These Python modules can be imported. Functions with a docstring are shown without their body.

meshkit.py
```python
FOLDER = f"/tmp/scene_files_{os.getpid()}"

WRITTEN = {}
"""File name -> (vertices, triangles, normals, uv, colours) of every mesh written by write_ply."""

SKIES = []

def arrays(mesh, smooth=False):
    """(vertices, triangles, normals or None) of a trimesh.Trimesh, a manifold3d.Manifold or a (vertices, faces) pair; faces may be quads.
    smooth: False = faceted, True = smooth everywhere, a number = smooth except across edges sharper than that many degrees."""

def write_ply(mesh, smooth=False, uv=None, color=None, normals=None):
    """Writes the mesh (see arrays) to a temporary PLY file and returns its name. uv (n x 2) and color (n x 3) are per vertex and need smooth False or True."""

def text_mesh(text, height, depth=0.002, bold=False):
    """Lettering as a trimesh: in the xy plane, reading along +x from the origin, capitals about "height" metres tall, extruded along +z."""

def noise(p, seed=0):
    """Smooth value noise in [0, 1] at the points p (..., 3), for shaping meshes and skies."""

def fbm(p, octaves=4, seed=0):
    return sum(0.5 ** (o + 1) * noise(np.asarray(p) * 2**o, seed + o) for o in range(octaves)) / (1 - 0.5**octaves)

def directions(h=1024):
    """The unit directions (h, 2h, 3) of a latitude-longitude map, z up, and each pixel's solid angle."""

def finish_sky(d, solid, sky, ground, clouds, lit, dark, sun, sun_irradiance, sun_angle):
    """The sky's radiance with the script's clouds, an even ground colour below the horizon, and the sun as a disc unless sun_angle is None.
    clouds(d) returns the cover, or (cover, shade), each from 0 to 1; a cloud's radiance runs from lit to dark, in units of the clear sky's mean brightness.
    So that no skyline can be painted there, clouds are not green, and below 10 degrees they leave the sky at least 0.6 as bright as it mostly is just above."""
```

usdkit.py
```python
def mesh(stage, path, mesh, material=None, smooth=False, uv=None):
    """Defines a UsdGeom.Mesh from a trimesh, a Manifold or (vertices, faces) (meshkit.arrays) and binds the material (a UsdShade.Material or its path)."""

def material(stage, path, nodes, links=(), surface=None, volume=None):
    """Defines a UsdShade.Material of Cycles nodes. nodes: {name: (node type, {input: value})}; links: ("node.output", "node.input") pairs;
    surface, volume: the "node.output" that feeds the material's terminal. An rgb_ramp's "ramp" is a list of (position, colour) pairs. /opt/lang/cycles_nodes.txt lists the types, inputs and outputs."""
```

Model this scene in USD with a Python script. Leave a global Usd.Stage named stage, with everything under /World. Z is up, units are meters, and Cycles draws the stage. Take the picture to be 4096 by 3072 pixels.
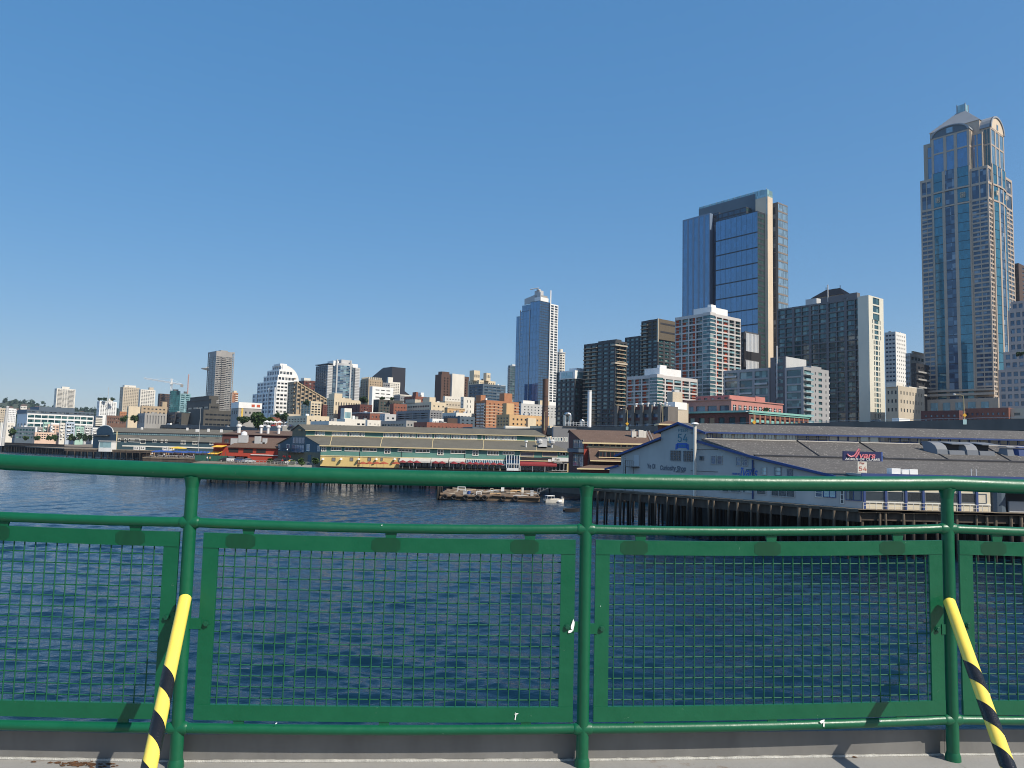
import math, random
import numpy as np
import trimesh, usdkit, meshkit
from pxr import Usd, UsdGeom, UsdLux, UsdShade, Gf, Vt, Sdf

stage = Usd.Stage.CreateInMemory()
UsdGeom.SetStageUpAxis(stage, 'Z')
UsdGeom.Xform.Define(stage, '/World')
UsdGeom.Scope.Define(stage, '/World/Looks')
rng = random.Random(7)
nrg = np.random.default_rng(7)

# ---------------------------------------------------------------- camera, sky, sun, exposure
F = 3050.0                       # focal length in photograph pixels (4096 wide)
PITCH, ROLL = math.atan2(259, F), math.radians(1.40)
EYE = np.array([0.0, 0.0, 13.0])  # metres above the water
_f = np.array([0, math.cos(PITCH), math.sin(PITCH)])
_u0 = np.array([0, -math.sin(PITCH), math.cos(PITCH)])
_r0 = np.array([1.0, 0, 0])
# the picture is turned clockwise: the camera is rolled anticlockwise
CR = _r0 * math.cos(ROLL) + _u0 * math.sin(ROLL)
CU = -_r0 * math.sin(ROLL) + _u0 * math.cos(ROLL)
cam = UsdGeom.Camera.Define(stage, '/World/camera')
cam.CreateHorizontalApertureAttr(36.0)
cam.CreateVerticalApertureAttr(27.0)
cam.CreateFocalLengthAttr(36.0 * F / 4096)
cam.CreateClippingRangeAttr(Gf.Vec2f(0.05, 60000))
cam.CreateFStopAttr(0.0)
cam.CreateExposureAttr(0.32)
_m = Gf.Matrix4d(1)
_m.SetRow(0, Gf.Vec4d(*CR, 0)); _m.SetRow(1, Gf.Vec4d(*CU, 0)); _m.SetRow(2, Gf.Vec4d(*(-_f), 0)); _m.SetRow(3, Gf.Vec4d(*EYE, 1))
cam.AddTransformOp().Set(_m)

SUN_AZ, SUN_EL = math.radians(130), math.radians(44)
SKY = usdkit.material(stage, '/World/Looks/sky_light', {
    'sky': ('sky_texture', {'sky_type': 'single_scattering', 'sun_disc': False, 'sun_elevation': SUN_EL, 'sun_rotation': SUN_AZ,
                            'altitude': 0.0, 'air_density': 1.0, 'aerosol_density': 1.0, 'ozone_density': 6.0}),
    'gm': ('gamma', {'gamma': 0.378}), 'hs': ('hsv', {'saturation': 2.08}), 'wb': ('mix_color', {'blend_type': 'multiply', 'fac': 1.0, 'b': (2.10, 2.15, 2.33), 'use_clamp': False}),
    'bg': ('background_shader', {'strength': 0.12})}, [('sky.color', 'gm.color'), ('gm.color', 'hs.color'), ('hs.color', 'wb.a'), ('wb.result', 'bg.color')], surface='bg.background')
dome = UsdLux.DomeLight.Define(stage, '/World/sky')
dome.GetPrim().SetCustomDataByKey('kind', 'structure')
UsdShade.MaterialBindingAPI.Apply(dome.GetPrim()).Bind(SKY)
sun = UsdLux.DistantLight.Define(stage, '/World/sun')
sun.CreateNormalizeAttr(True); sun.CreateIntensityAttr(1.25); sun.CreateAngleAttr(0.53); sun.CreateColorAttr(Gf.Vec3f(1.0, 0.93, 0.82))
sd = np.array([math.sin(SUN_AZ) * math.cos(SUN_EL), math.cos(SUN_AZ) * math.cos(SUN_EL), math.sin(SUN_EL)])
_x = np.cross([0, 0, 1.0], sd); _x /= np.linalg.norm(_x); _y = np.cross(sd, _x)
_m = Gf.Matrix4d(1)
_m.SetRow(0, Gf.Vec4d(*_x, 0)); _m.SetRow(1, Gf.Vec4d(*_y, 0)); _m.SetRow(2, Gf.Vec4d(*sd, 0))
sun.AddTransformOp().Set(_m)

# ---------------------------------------------------------------- measuring: pixels of the photograph <-> places
def ray(px, py):
    return _f * F + CR * (px - 2048) - CU * (py - 1536)
def at(px, py, Y):
    d = ray(px, py); return EYE + d * (Y / d[1])
def at_z(px, py, z):
    d = ray(px, py); return EYE + d * ((z - 13.0) / d[2])
def proj(p):
    q = np.asarray(p, float) - EYE; w = q @ _f
    return 2048 + F * (q @ CR) / w, 1536 - F * (q @ CU) / w
def along(p, d, px):
    """How far from p along d a point shows at column px."""
    n = ray(px, 0); m = ray(px, 3000); n = np.cross(n, m)
    return -((np.asarray(p) - EYE) @ n) / (np.asarray(d) @ n)
def zpx(xy, py):
    """Height of the point above plan position xy that shows at row py (near its column)."""
    p = np.array([xy[0], xy[1], 13.0]); a, b = 0.0, 400.0
    lo = -30.0; hi = 400.0
    for _ in range(50):
        mid = (lo + hi) / 2
        if proj([xy[0], xy[1], mid])[1] > py: lo = mid
        else: hi = mid
    return (lo + hi) / 2

# ---------------------------------------------------------------- materials
LK = {}
def _mat(key, nodes, links, surface):
    LK[key] = usdkit.material(stage, '/World/Looks/' + key, nodes, links, surface=surface)
    return key
def M(key, rgb, rough=0.75, var=0.12, sc=0.6, metal=0.0, bump=0.0, spec=0.5, streak=0.0):
    """Painted or mineral surface: colour with a little uneven weathering."""
    if key.split('_')[0] not in ('green', 'bolt', 'yellow', 'black', 'bare'): rgb = tuple(c * .86 for c in rgb)
    a = tuple(max(0, c * (1 - var)) for c in rgb); b = tuple(min(1, c * (1 + var)) for c in rgb)
    nodes = {'g': ('geometry', {}), 'mp': ('mapping', {'scale': (1, 1, 0.35)}), 'n': ('noise_texture', {'scale': sc, 'detail': 5.0, 'roughness': 0.65}),
             'c': ('mix_color', {'a': a, 'b': b}), 'r': ('map_range', {'from_min': 0.3, 'from_max': 0.7, 'to_min': 0.0, 'to_max': 1.0, 'clamp': True}),
             'p': ('principled_bsdf', {'roughness': rough, 'metallic': metal, 'specular_ior_level': spec})}
    links = [('g.position', 'mp.vector'), ('mp.vector', 'n.vector'), ('n.fac', 'r.value'), ('r.result', 'c.fac'), ('c.result', 'p.base_color')]
    if bump:
        nodes['bn'] = ('noise_texture', {'scale': sc * 12, 'detail': 3.0}); nodes['b'] = ('bump', {'strength': bump, 'distance': 0.02})
        links += [('g.position', 'bn.vector'), ('bn.fac', 'b.height'), ('b.normal', 'p.normal')]
    return _mat(key, nodes, links, 'p.BSDF')
def WIN(key, stops, rough=0.07, ior=1.75):
    """Window panes: dark glass, some with blinds or curtains behind, each pane a little different."""
    return _mat(key, {'o': ('object_info', {}), 'g': ('geometry', {}), 'wn': ('white_noise_texture', {'dimensions': '3D'}), 'sn': ('vector_math', {'math_type': 'snap', 'vector2': (3.1, 3.1, 3.3)}),
                      'ad': ('math', {'math_type': 'add'}), 'fr': ('math', {'math_type': 'fraction'}),
                      'ra': ('rgb_ramp', {'ramp': stops}), 'n': ('noise_texture', {'scale': 0.35, 'detail': 1.0}), 'b': ('bump', {'strength': 0.06, 'distance': 0.3}),
                      'p': ('principled_bsdf', {'roughness': rough, 'ior': ior})},
                [('g.position', 'sn.vector1'), ('sn.vector', 'wn.vector'), ('wn.value', 'ad.value1'), ('o.random', 'ad.value2'), ('ad.value', 'fr.value1'),
                 ('fr.value', 'ra.fac'), ('ra.color', 'p.base_color'), ('g.position', 'n.vector'), ('n.fac', 'b.height'), ('b.normal', 'p.normal')], 'p.BSDF')
def GLS(key, rgb, ior=2.4, rough=0.04, wob=0.05, sc=0.12, tint=(1, 1, 1)):
    """Reflective curtain-wall glass."""
    return _mat(key, {'g': ('geometry', {}), 'n': ('noise_texture', {'scale': sc, 'detail': 2.0}), 'b': ('bump', {'strength': wob, 'distance': 0.5}),
                      'w': ('white_noise_texture', {'dimensions': '3D'}), 'sn': ('vector_math', {'math_type': 'snap', 'vector2': (1.7, 1.7, 3.9)}),
                      'c': ('mix_color', {'a': tuple(x * .7 for x in rgb), 'b': tuple(x * 1.3 for x in rgb)}),
                      'p': ('principled_bsdf', {'roughness': rough, 'ior': ior, 'specular_tint': tint})},
                [('g.position', 'n.vector'), ('n.fac', 'b.height'), ('b.normal', 'p.normal'), ('g.position', 'sn.vector1'), ('sn.vector', 'w.vector'), ('w.value', 'c.fac'), ('c.result', 'p.base_color')], 'p.BSDF')

# ---------------------------------------------------------------- things, parts and mesh building
_names = {}
def _free(parent, name):
    k = _names.get((parent, name), -1) + 1; _names[(parent, name)] = k
    return f'{parent}/{name}' if k == 0 else f'{parent}/{name}_{k:03d}'
def _data(prim, label=None, cat=None, group=None, kind=None):
    for k, v in (('label', label), ('category', cat), ('group', group), ('kind', kind)):
        if v: prim.SetCustomDataByKey(k, v)
def thing(name, label=None, cat=None, loc=(0, 0, 0), rz=0.0, group=None, kind=None):
    path = _free('/World', name); x = UsdGeom.Xform.Define(stage, path)
    x.AddTranslateOp().Set(Gf.Vec3d(*map(float, loc)))
    if rz: x.AddRotateZOp().Set(float(rz))
    _data(x.GetPrim(), label, cat, group, kind)
    return path
def copy_of(src, loc, rz=0.0, label=None, group=None):
    """Another individual of a thing, with its parts."""
    name = src.rsplit('/', 1)[1]
    while len(name) > 4 and name[-4] == '_' and name[-3:].isdigit(): name = name[:-4]
    old = stage.GetPrimAtPath(src).GetCustomData()
    path = thing(name, label or old.get('label'), old.get('category'), loc, rz, group or old.get('group'))
    p = stage.GetPrimAtPath(path); p.GetReferences().AddInternalReference(src); p.SetInstanceable(True)
    return path
def put(parent, name, mesh, mat, smooth=False, label=None, cat=None, group=None, kind=None):
    """One mesh prim under parent ('/World' for a thing of one mesh)."""
    if isinstance(mesh, MB): mesh = mesh.out()
    path = _free(parent, name)
    if isinstance(mesh, tuple) and not smooth:
        v, f = mesh
        m = UsdGeom.Mesh.Define(stage, path)
        m.CreatePointsAttr(Vt.Vec3fArray.FromNumpy(np.ascontiguousarray(v, np.float32)))
        m.CreateFaceVertexCountsAttr(Vt.IntArray.FromNumpy(np.full(len(f), f.shape[1], np.int32)))
        m.CreateFaceVertexIndicesAttr(Vt.IntArray.FromNumpy(np.ascontiguousarray(f, np.int32).ravel()))
        m.CreateSubdivisionSchemeAttr('none')
        UsdShade.MaterialBindingAPI.Apply(m.GetPrim()).Bind(LK[mat])
    else:
        m = usdkit.mesh(stage, path, mesh, LK[mat], smooth=smooth)
    _data(m.GetPrim(), label, cat, group, kind)
    return path

class MB:
    """Collects quads, boxes and tubes into one mesh (quads)."""
    def __init__(s): s.v, s.f, s.n = [], [], 0
    def add(s, v, f):
        v = np.asarray(v, float).reshape(-1, 3); f = np.asarray(f, int)
        if f.shape[1] == 3: f = np.hstack([f, f[:, 2:]])
        s.v.append(v); s.f.append(f + s.n); s.n += len(v); return s
    def quad(s, a, b, c, d): return s.add([a, b, c, d], [[0, 1, 2, 3]])
    def quads(s, q):
        q = np.asarray(q, float).reshape(-1, 4, 3)
        return s.add(q.reshape(-1, 3), np.arange(len(q) * 4).reshape(-1, 4))
    def box(s, x0, x1, y0, y1, z0, z1):
        v = [(x, y, z) for z in (z0, z1) for x, y in ((x0, y0), (x1, y0), (x1, y1), (x0, y1))]
        return s.add(v, [[3, 2, 1, 0], [4, 5, 6, 7], [0, 1, 5, 4], [1, 2, 6, 5], [2, 3, 7, 6], [3, 0, 4, 7]])
    def hexa(s, b, t):
        """Closed solid between two quads b (bottom, anticlockwise) and t."""
        return s.add(list(b) + list(t), [[3, 2, 1, 0], [4, 5, 6, 7], [0, 1, 5, 4], [1, 2, 6, 5], [2, 3, 7, 6], [3, 0, 4, 7]])
    def prism(s, pts, z0, z1):
        """Upright prism over a polygon in plan (anticlockwise); caps as a fan."""
        n = len(pts); b = [(p[0], p[1], z0) for p in pts]; t = [(p[0], p[1], z1) for p in pts]
        f = [[i, (i + 1) % n, n + (i + 1) % n, n + i] for i in range(n)]
        f += [[0, i, i + 1, i + 1] for i in []]
        s.add(b + t, f)
        s.add(t, [[0, i, i + 1, i + 1] for i in range(1, n - 1)])
        return s.add(b, [[0, i + 1, i, i] for i in range(1, n - 1)])
    def tube(s, pts, r, n=8, caps=True):
        p = np.asarray(pts, float); r = np.broadcast_to(np.asarray(r, float), (len(p),))
        t = np.gradient(p, axis=0); t /= np.linalg.norm(t, axis=1, keepdims=True) + 1e-12
        a = np.cross(t, np.where(np.abs(t[:, 2:]) < .95, [0, 0, 1.0], [1.0, 0, 0])); a /= np.linalg.norm(a, axis=1, keepdims=True) + 1e-12
        b = np.cross(t, a); w = np.arange(n) * 2 * np.pi / n
        v = p[:, None] + r[:, None, None] * (np.cos(w)[None, :, None] * a[:, None] + np.sin(w)[None, :, None] * b[:, None])
        i, j = np.meshgrid(np.arange(len(p) - 1), np.arange(n), indexing='ij')
        q = np.stack([i * n + j, (i + 1) * n + j, (i + 1) * n + (j + 1) % n, i * n + (j + 1) % n], -1).reshape(-1, 4)
        v = v.reshape(-1, 3); s.add(v, q[:, ::-1])
        if caps:
            s.add(v[:n], [[0, k, k + 1, k + 1] for k in range(1, n - 1)]); e = v[-n:]
            s.add(e, [[0, k + 1, k, k] for k in range(1, n - 1)])
        return s
    def lathe(s, prof, n=12, c=(0, 0, 0)):
        """prof: (radius, height) from bottom to top."""
        w = np.arange(n) * 2 * np.pi / n; m = len(prof)
        v = np.array([[c[0] + r * math.cos(k), c[1] + r * math.sin(k), c[2] + z] for r, z in prof for k in w])
        f = [[i * n + j, i * n + (j + 1) % n, (i + 1) * n + (j + 1) % n, (i + 1) * n + j] for i in range(m - 1) for j in range(n)]
        s.add(v, f); s.add(v[-n:], [[0, k, k + 1, k + 1] for k in range(1, n - 1)])
        return s.add(v[:n], [[0, k + 1, k, k] for k in range(1, n - 1)])
    def xform(s, m):
        m = np.asarray(m, float)
        s.v = [v @ m[:3, :3].T + m[:3, 3] for v in s.v]; return s
    def out(s):
        v = np.vstack(s.v); f = np.vstack(s.f)
        if (f[:, 2] == f[:, 3]).any():
            tri = f[:, 2] == f[:, 3]
            f = np.vstack([f[tri][:, :3], f[~tri][:, [0, 1, 2]], f[~tri][:, [0, 2, 3]]])
        return v, f
def rotz(deg, loc=(0, 0, 0)):
    c, s = math.cos(math.radians(deg)), math.sin(math.radians(deg))
    return np.array([[c, -s, 0, loc[0]], [s, c, 0, loc[1]], [0, 0, 1, loc[2]], [0, 0, 0, 1.0]])

# ---------------------------------------------------------------- water
_mat('water', {'g': ('geometry', {}), 'mp': ('mapping', {'scale': (.45, 1.25, 1)}), 'n': ('noise_texture', {'scale': 2.0, 'detail': 4.0, 'roughness': 0.58}),
               'mp2': ('mapping', {'scale': (.35, 1.0, 1)}), 'n2': ('noise_texture', {'scale': .5, 'detail': 3.0}),
               'b2': ('bump', {'strength': 0.3, 'distance': 0.35}),
               'b': ('bump', {'strength': 0.55, 'distance': 0.16}), 'p': ('principled_bsdf', {'base_color': (0.003, 0.017, 0.033), 'roughness': 0.06, 'ior': 1.333})},
     [('g.position', 'mp.vector'), ('mp.vector', 'n.vector'), ('g.position', 'mp2.vector'), ('mp2.vector', 'n2.vector'), ('n2.fac', 'b2.height'), ('b2.normal', 'b.normal'), ('n.fac', 'b.height'), ('b.normal', 'p.normal')], 'p.BSDF')
def waves(x, y, gap):
    """Wind ripple: many small waves, those shorter than the mesh can carry left to the relief in the material."""
    z = np.zeros_like(x); g = np.random.default_rng(11)
    for k in range(110):
        lam = 0.45 * (3.6 / 0.45) ** (g.random() ** 1.2); th = math.radians(84 + g.normal() * 27)
        amp = 0.0056 * lam ** 0.95 * (0.5 + g.random()); ph = g.random() * 6.283; kx, ky = 2 * np.pi / lam * math.cos(th), 2 * np.pi / lam * math.sin(th)
        fade = np.clip((lam / gap - 2.5) / 2.5, 0, 1)
        z += amp * fade * np.sin(kx * x + ky * y + ph)
    calm = meshkit.noise(np.stack([x * .035, y * .02, 0 * x], -1), 3)
    z *= 0.55 + 0.9 * calm
    # the spreading wake of a boat
    for lam, off, a in ((5.5, 0, .06), (4.2, 1.0, .04)):
        d = (x + 12) * 0.50 + (y - 50) * 0.86
        z += a * np.sin(2 * np.pi * d / lam + off) * np.exp(-(d / 9) ** 2) * np.clip((lam / gap - 2.5) / 2.5, 0, 1)
    return z
def water_mesh():
    th = np.radians(np.concatenate([np.arange(-41, 41, .155), np.arange(41, 319, 6.0)]))
    r = np.concatenate([[.4, 6, 12], 19 * (130 / 19) ** np.linspace(0, 1, 460, endpoint=False), 130 * (420 / 130) ** np.linspace(0, 1, 330, endpoint=False), 420 * (1000 / 420) ** np.linspace(0, 1, 60), [1500, 2500, 5000, 12000, 30000]])
    R, T = np.meshgrid(r, th, indexing='ij')
    x, y = R * np.sin(T), R * np.cos(T); dr = np.gradient(r)[:, None] + 0 * T
    z = np.where((R > 18) & (R < 1000), waves(x, y, np.minimum(dr, 1e9)), 0.0)
    n, m = R.shape; i, j = np.meshgrid(np.arange(n - 1), np.arange(m), indexing='ij'); k = (j + 1) % m
    f = np.stack([i * m + j, i * m + k, (i + 1) * m + k, (i + 1) * m + j], -1).reshape(-1, 4)[:, ::-1]
    return np.stack([x, y, z], -1).reshape(-1, 3), f
put('/World', 'water', water_mesh(), 'water', smooth=True, kind='structure')

# ---------------------------------------------------------------- land: the shore line, then the hill behind it
UD, VD = np.array([.777, .629]), np.array([-.629, .777])
_s0 = np.array([17.5, 235.0])
SHORE = [_s0 - VD * 700, _s0 - VD * 350, _s0, _s0 + VD * 330]
for d, n in (((-.78, .62), 330), ((-.75, .66), 600), ((-.62, .78), 900), ((-.55, .83), 1600)): SHORE.append(SHORE[-1] + np.array(d) * n)
_sl = np.concatenate([[0], np.cumsum([np.linalg.norm(b - a) for a, b in zip(SHORE, SHORE[1:])])])
_st = np.linspace(0, _sl[-1], 130); SH = np.stack([np.interp(_st, _sl, [p[k] for p in SHORE]) for k in (0, 1)], 1)
GS = [-1, 0, 60, 75, 130, 200, 330, 500, 800, 1300, 2200, 4000]
GZ = [4.8, 4.8, 5.0, 7.0, 15.0, 22.0, 34.0, 44.0, 52.0, 55.0, 58.0, 60.0]
def ground(x, y):
    d = ((SH[:, 0] - x) * VD[0] * -1 - (SH[:, 1] - y) * VD[1] * -1)   # rough: take the shore point straight downhill
    q = (np.array([x, y]) - SH); s = q @ UD; t = np.abs(q @ VD); k = int(np.argmin(t))
    return float(np.interp(s[k], GS, GZ))
M('city_ground', (.16, .155, .14), .9, .3, .02)
_S, _T = np.meshgrid(np.concatenate([np.arange(-1, 400, 25), [500, 650, 800, 1000, 1300, 1700, 2200, 3000, 4000]]), np.arange(len(SH)))
_P = SH[_T] + _S[..., None] * UD
_Z = np.interp(_S, GS, GZ) + (meshkit.fbm(np.stack([_P[..., 0] * .01, _P[..., 1] * .01, 0 * _S], -1)) - .5) * np.clip(_S / 200, 0, 1) * 5
n_, m_ = _S.shape; i_, j_ = np.meshgrid(np.arange(n_ - 1), np.arange(m_ - 1), indexing='ij')
_F = np.stack([i_ * m_ + j_, i_ * m_ + j_ + 1, (i_ + 1) * m_ + j_ + 1, (i_ + 1) * m_ + j_], -1).reshape(-1, 4)
put('/World', 'ground', (np.dstack([_P, _Z]).reshape(-1, 3), _F), 'city_ground', kind='structure')
M('seawall_concrete', (.25, .24, .22), .9, .25, .3)
_mb = MB()
for a, b in zip(SH[:-1], SH[1:]):
    o = UD * .6
    _mb.hexa([(*(a - o), -6), (*b - o, -6) if False else (*(b - o), -6), (*b, -6), (*a, -6)][::-1], [(*(a - o), 5.0), (*(b - o), 5.0), (*b, 5.0), (*a, 5.0)][::-1])
put('/World', 'seawall', _mb, 'seawall_concrete', label='grey concrete seawall along the shore under the piers', cat='wall')

# ---------------------------------------------------------------- the ferry's railing
_mat('green_paint', {'g': ('geometry', {}), 'n': ('noise_texture', {'scale': 9.0, 'detail': 6.0, 'roughness': 0.7}), 'c': ('mix_color', {'a': (.0025, .070, .030), 'b': (.0035, .102, .045)}),
      'bn': ('noise_texture', {'scale': 160.0, 'detail': 3.0}), 'b': ('bump', {'strength': 0.16, 'distance': 0.002}),
      'bn2': ('noise_texture', {'scale': 26.0, 'detail': 2.0}), 'b2': ('bump', {'strength': 0.12, 'distance': 0.01}),
      'ch': ('noise_texture', {'scale': 55.0, 'detail': 4.0, 'roughness': .75}), 'cr': ('map_range', {'from_min': .71, 'from_max': .73, 'to_min': 0.0, 'to_max': 1.0, 'clamp': True}),
      'cm': ('mix_color', {'b': (.25, .33, .26)}),
      'rn': ('map_range', {'from_min': .3, 'from_max': .7, 'to_min': .30, 'to_max': .46}), 'p': ('principled_bsdf', {'specular_ior_level': .42})},
     [('g.position', 'n.vector'), ('n.fac', 'c.fac'), ('c.result', 'cm.a'), ('g.position', 'ch.vector'), ('ch.fac', 'cr.value'), ('cr.result', 'cm.fac'), ('cm.result', 'p.base_color'), ('g.position', 'bn.vector'), ('bn.fac', 'b.height'),
      ('g.position', 'bn2.vector'), ('bn2.fac', 'b2.height'), ('b2.normal', 'b.normal'), ('b.normal', 'p.normal'), ('n.fac', 'rn.value'), ('rn.result', 'p.roughness')], 'p.BSDF')
M('green_wire', (.004, .082, .036), .62, .12, 30, spec=.35)
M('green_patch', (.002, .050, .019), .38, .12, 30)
M('bolt_green', (.004, .07, .035), .4, .3, 60)
M('yellow_paint', (.82, .62, .10), .25, .07, 12)
M('black_tape', (.012, .012, .014), .22, .3, 14, bump=.25)
M('bare_paint_chip', (.75, .75, .72), .6, .2, 20)
S_ = 0.947
def post_at(pt, pb):
    lo, hi = 1.0, 6.0
    for _ in range(60):
        Y = (lo + hi) / 2
        if at(*pt, Y)[2] - at(*pb, Y)[2] < S_: lo = Y
        else: hi = Y
    return at(*pt, Y), at(*pb, Y)
_pp = [post_at((770, 1884), (714, 2911)), post_at((2345, 1922), (2332, 2914)), post_at((3786, 1933), (3809, 2878))]
XY = [((a[0] + b[0]) / 2, (a[1] + b[1]) / 2) for a, b in _pp]
ZT = [a[2] for a, b in _pp]; ZB = [b[2] for a, b in _pp]
# posts further along each way
XY = [(XY[0][0] - 1.40, XY[0][1] - .02)] + XY + [(XY[2][0] + 1.45, XY[2][1] + .10)]
def _zat(px, py, xy): return zpx(xy, py)
ZT = [ZT[0] + .045] + ZT + [ZT[2] - .012]
ZB = [ZB[0] + .012] + ZB + [ZB[2] + .005]
DECK = ZB[3] - 0.158
ZM = [zpx(XY[1], 2089), zpx(XY[2], 2117), zpx(XY[3], 2114)]; ZM = [ZM[0] + .03] + ZM + [ZM[2] - .004]
rail = thing('railing', 'green painted steel pipe railing with wire mesh panels along the ferry deck', 'railing', (XY[2][0], XY[2][1], DECK))
RO = np.array([XY[2][0], XY[2][1], DECK])
def _curve(Z, sag, n=12):
    out = []
    for k in range(len(XY) - 1):
        a = np.array([*XY[k], Z[k]]); b = np.array([*XY[k + 1], Z[k + 1]])
        for t in np.linspace(0, 1, n, endpoint=(k == len(XY) - 2)):
            p = a + (b - a) * t; p[2] -= sag * 4 * t * (1 - t); out.append(p - RO)
    return np.array(out)
put(rail, 'top_rail', MB().tube(_curve(ZT, .006), .0300, 28).out(), 'green_paint', smooth=35)
for Z, sag in ((ZM, .010), (ZB, .007)):
    for k in range(4):
        q = _curve(Z, sag)[k * 12:(k + 1) * 12 + 1]
        d = (q[-1] - q[0]) / np.linalg.norm(q[-1] - q[0]); q[0] += d * .015; q[-1] -= d * .015
        put(rail, 'middle_rail' if Z is ZM else 'bottom_rail', MB().tube(q, .0185, 20).out(), 'green_paint', smooth=35)
        for e, sg in ((q[0], 1), (q[-1], -1)):   # weld collars at the posts
            pass
for k in range(5):
    x, y = np.array(XY[k]) - RO[:2]
    lean = np.array([0, 0, 0])
    if 1 <= k <= 3: lean = (_pp[k - 1][0] - _pp[k - 1][1])
    top = np.array([x, y, ZT[k] - RO[2]]); base = np.array([x, y, 0.0])
    post = put(rail, 'post', MB().tube([base, base + [0, 0, .4], top - [0, 0, .01]], .0235, 24).out(), 'green_paint', smooth=35)
    put(post, 'weld_collar', MB().lathe([(.030, 0), (.0285, .018), (.0238, .032)], 20, base).out(), 'green_paint', smooth=35)
    for Zk in (ZM[k], ZB[k]):
        d = np.array(XY[min(k + 1, 4)]) - np.array(XY[max(k - 1, 0)]); d /= np.linalg.norm(d); c = np.array([x, y, Zk - RO[2]]); d = np.array([*d, 0])
        put(post, 'weld_collar', MB().tube([c - d * .036, c - d * .026, c + d * .026, c + d * .036], [.0188, .0235, .0235, .0188], 20).out(), 'green_paint', smooth=35)
    put(post, 'weld_collar', MB().lathe([(.0238, -.062), (.027, -.040), (.033, -.022)], 20, top).out(), 'green_paint', smooth=35)
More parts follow.
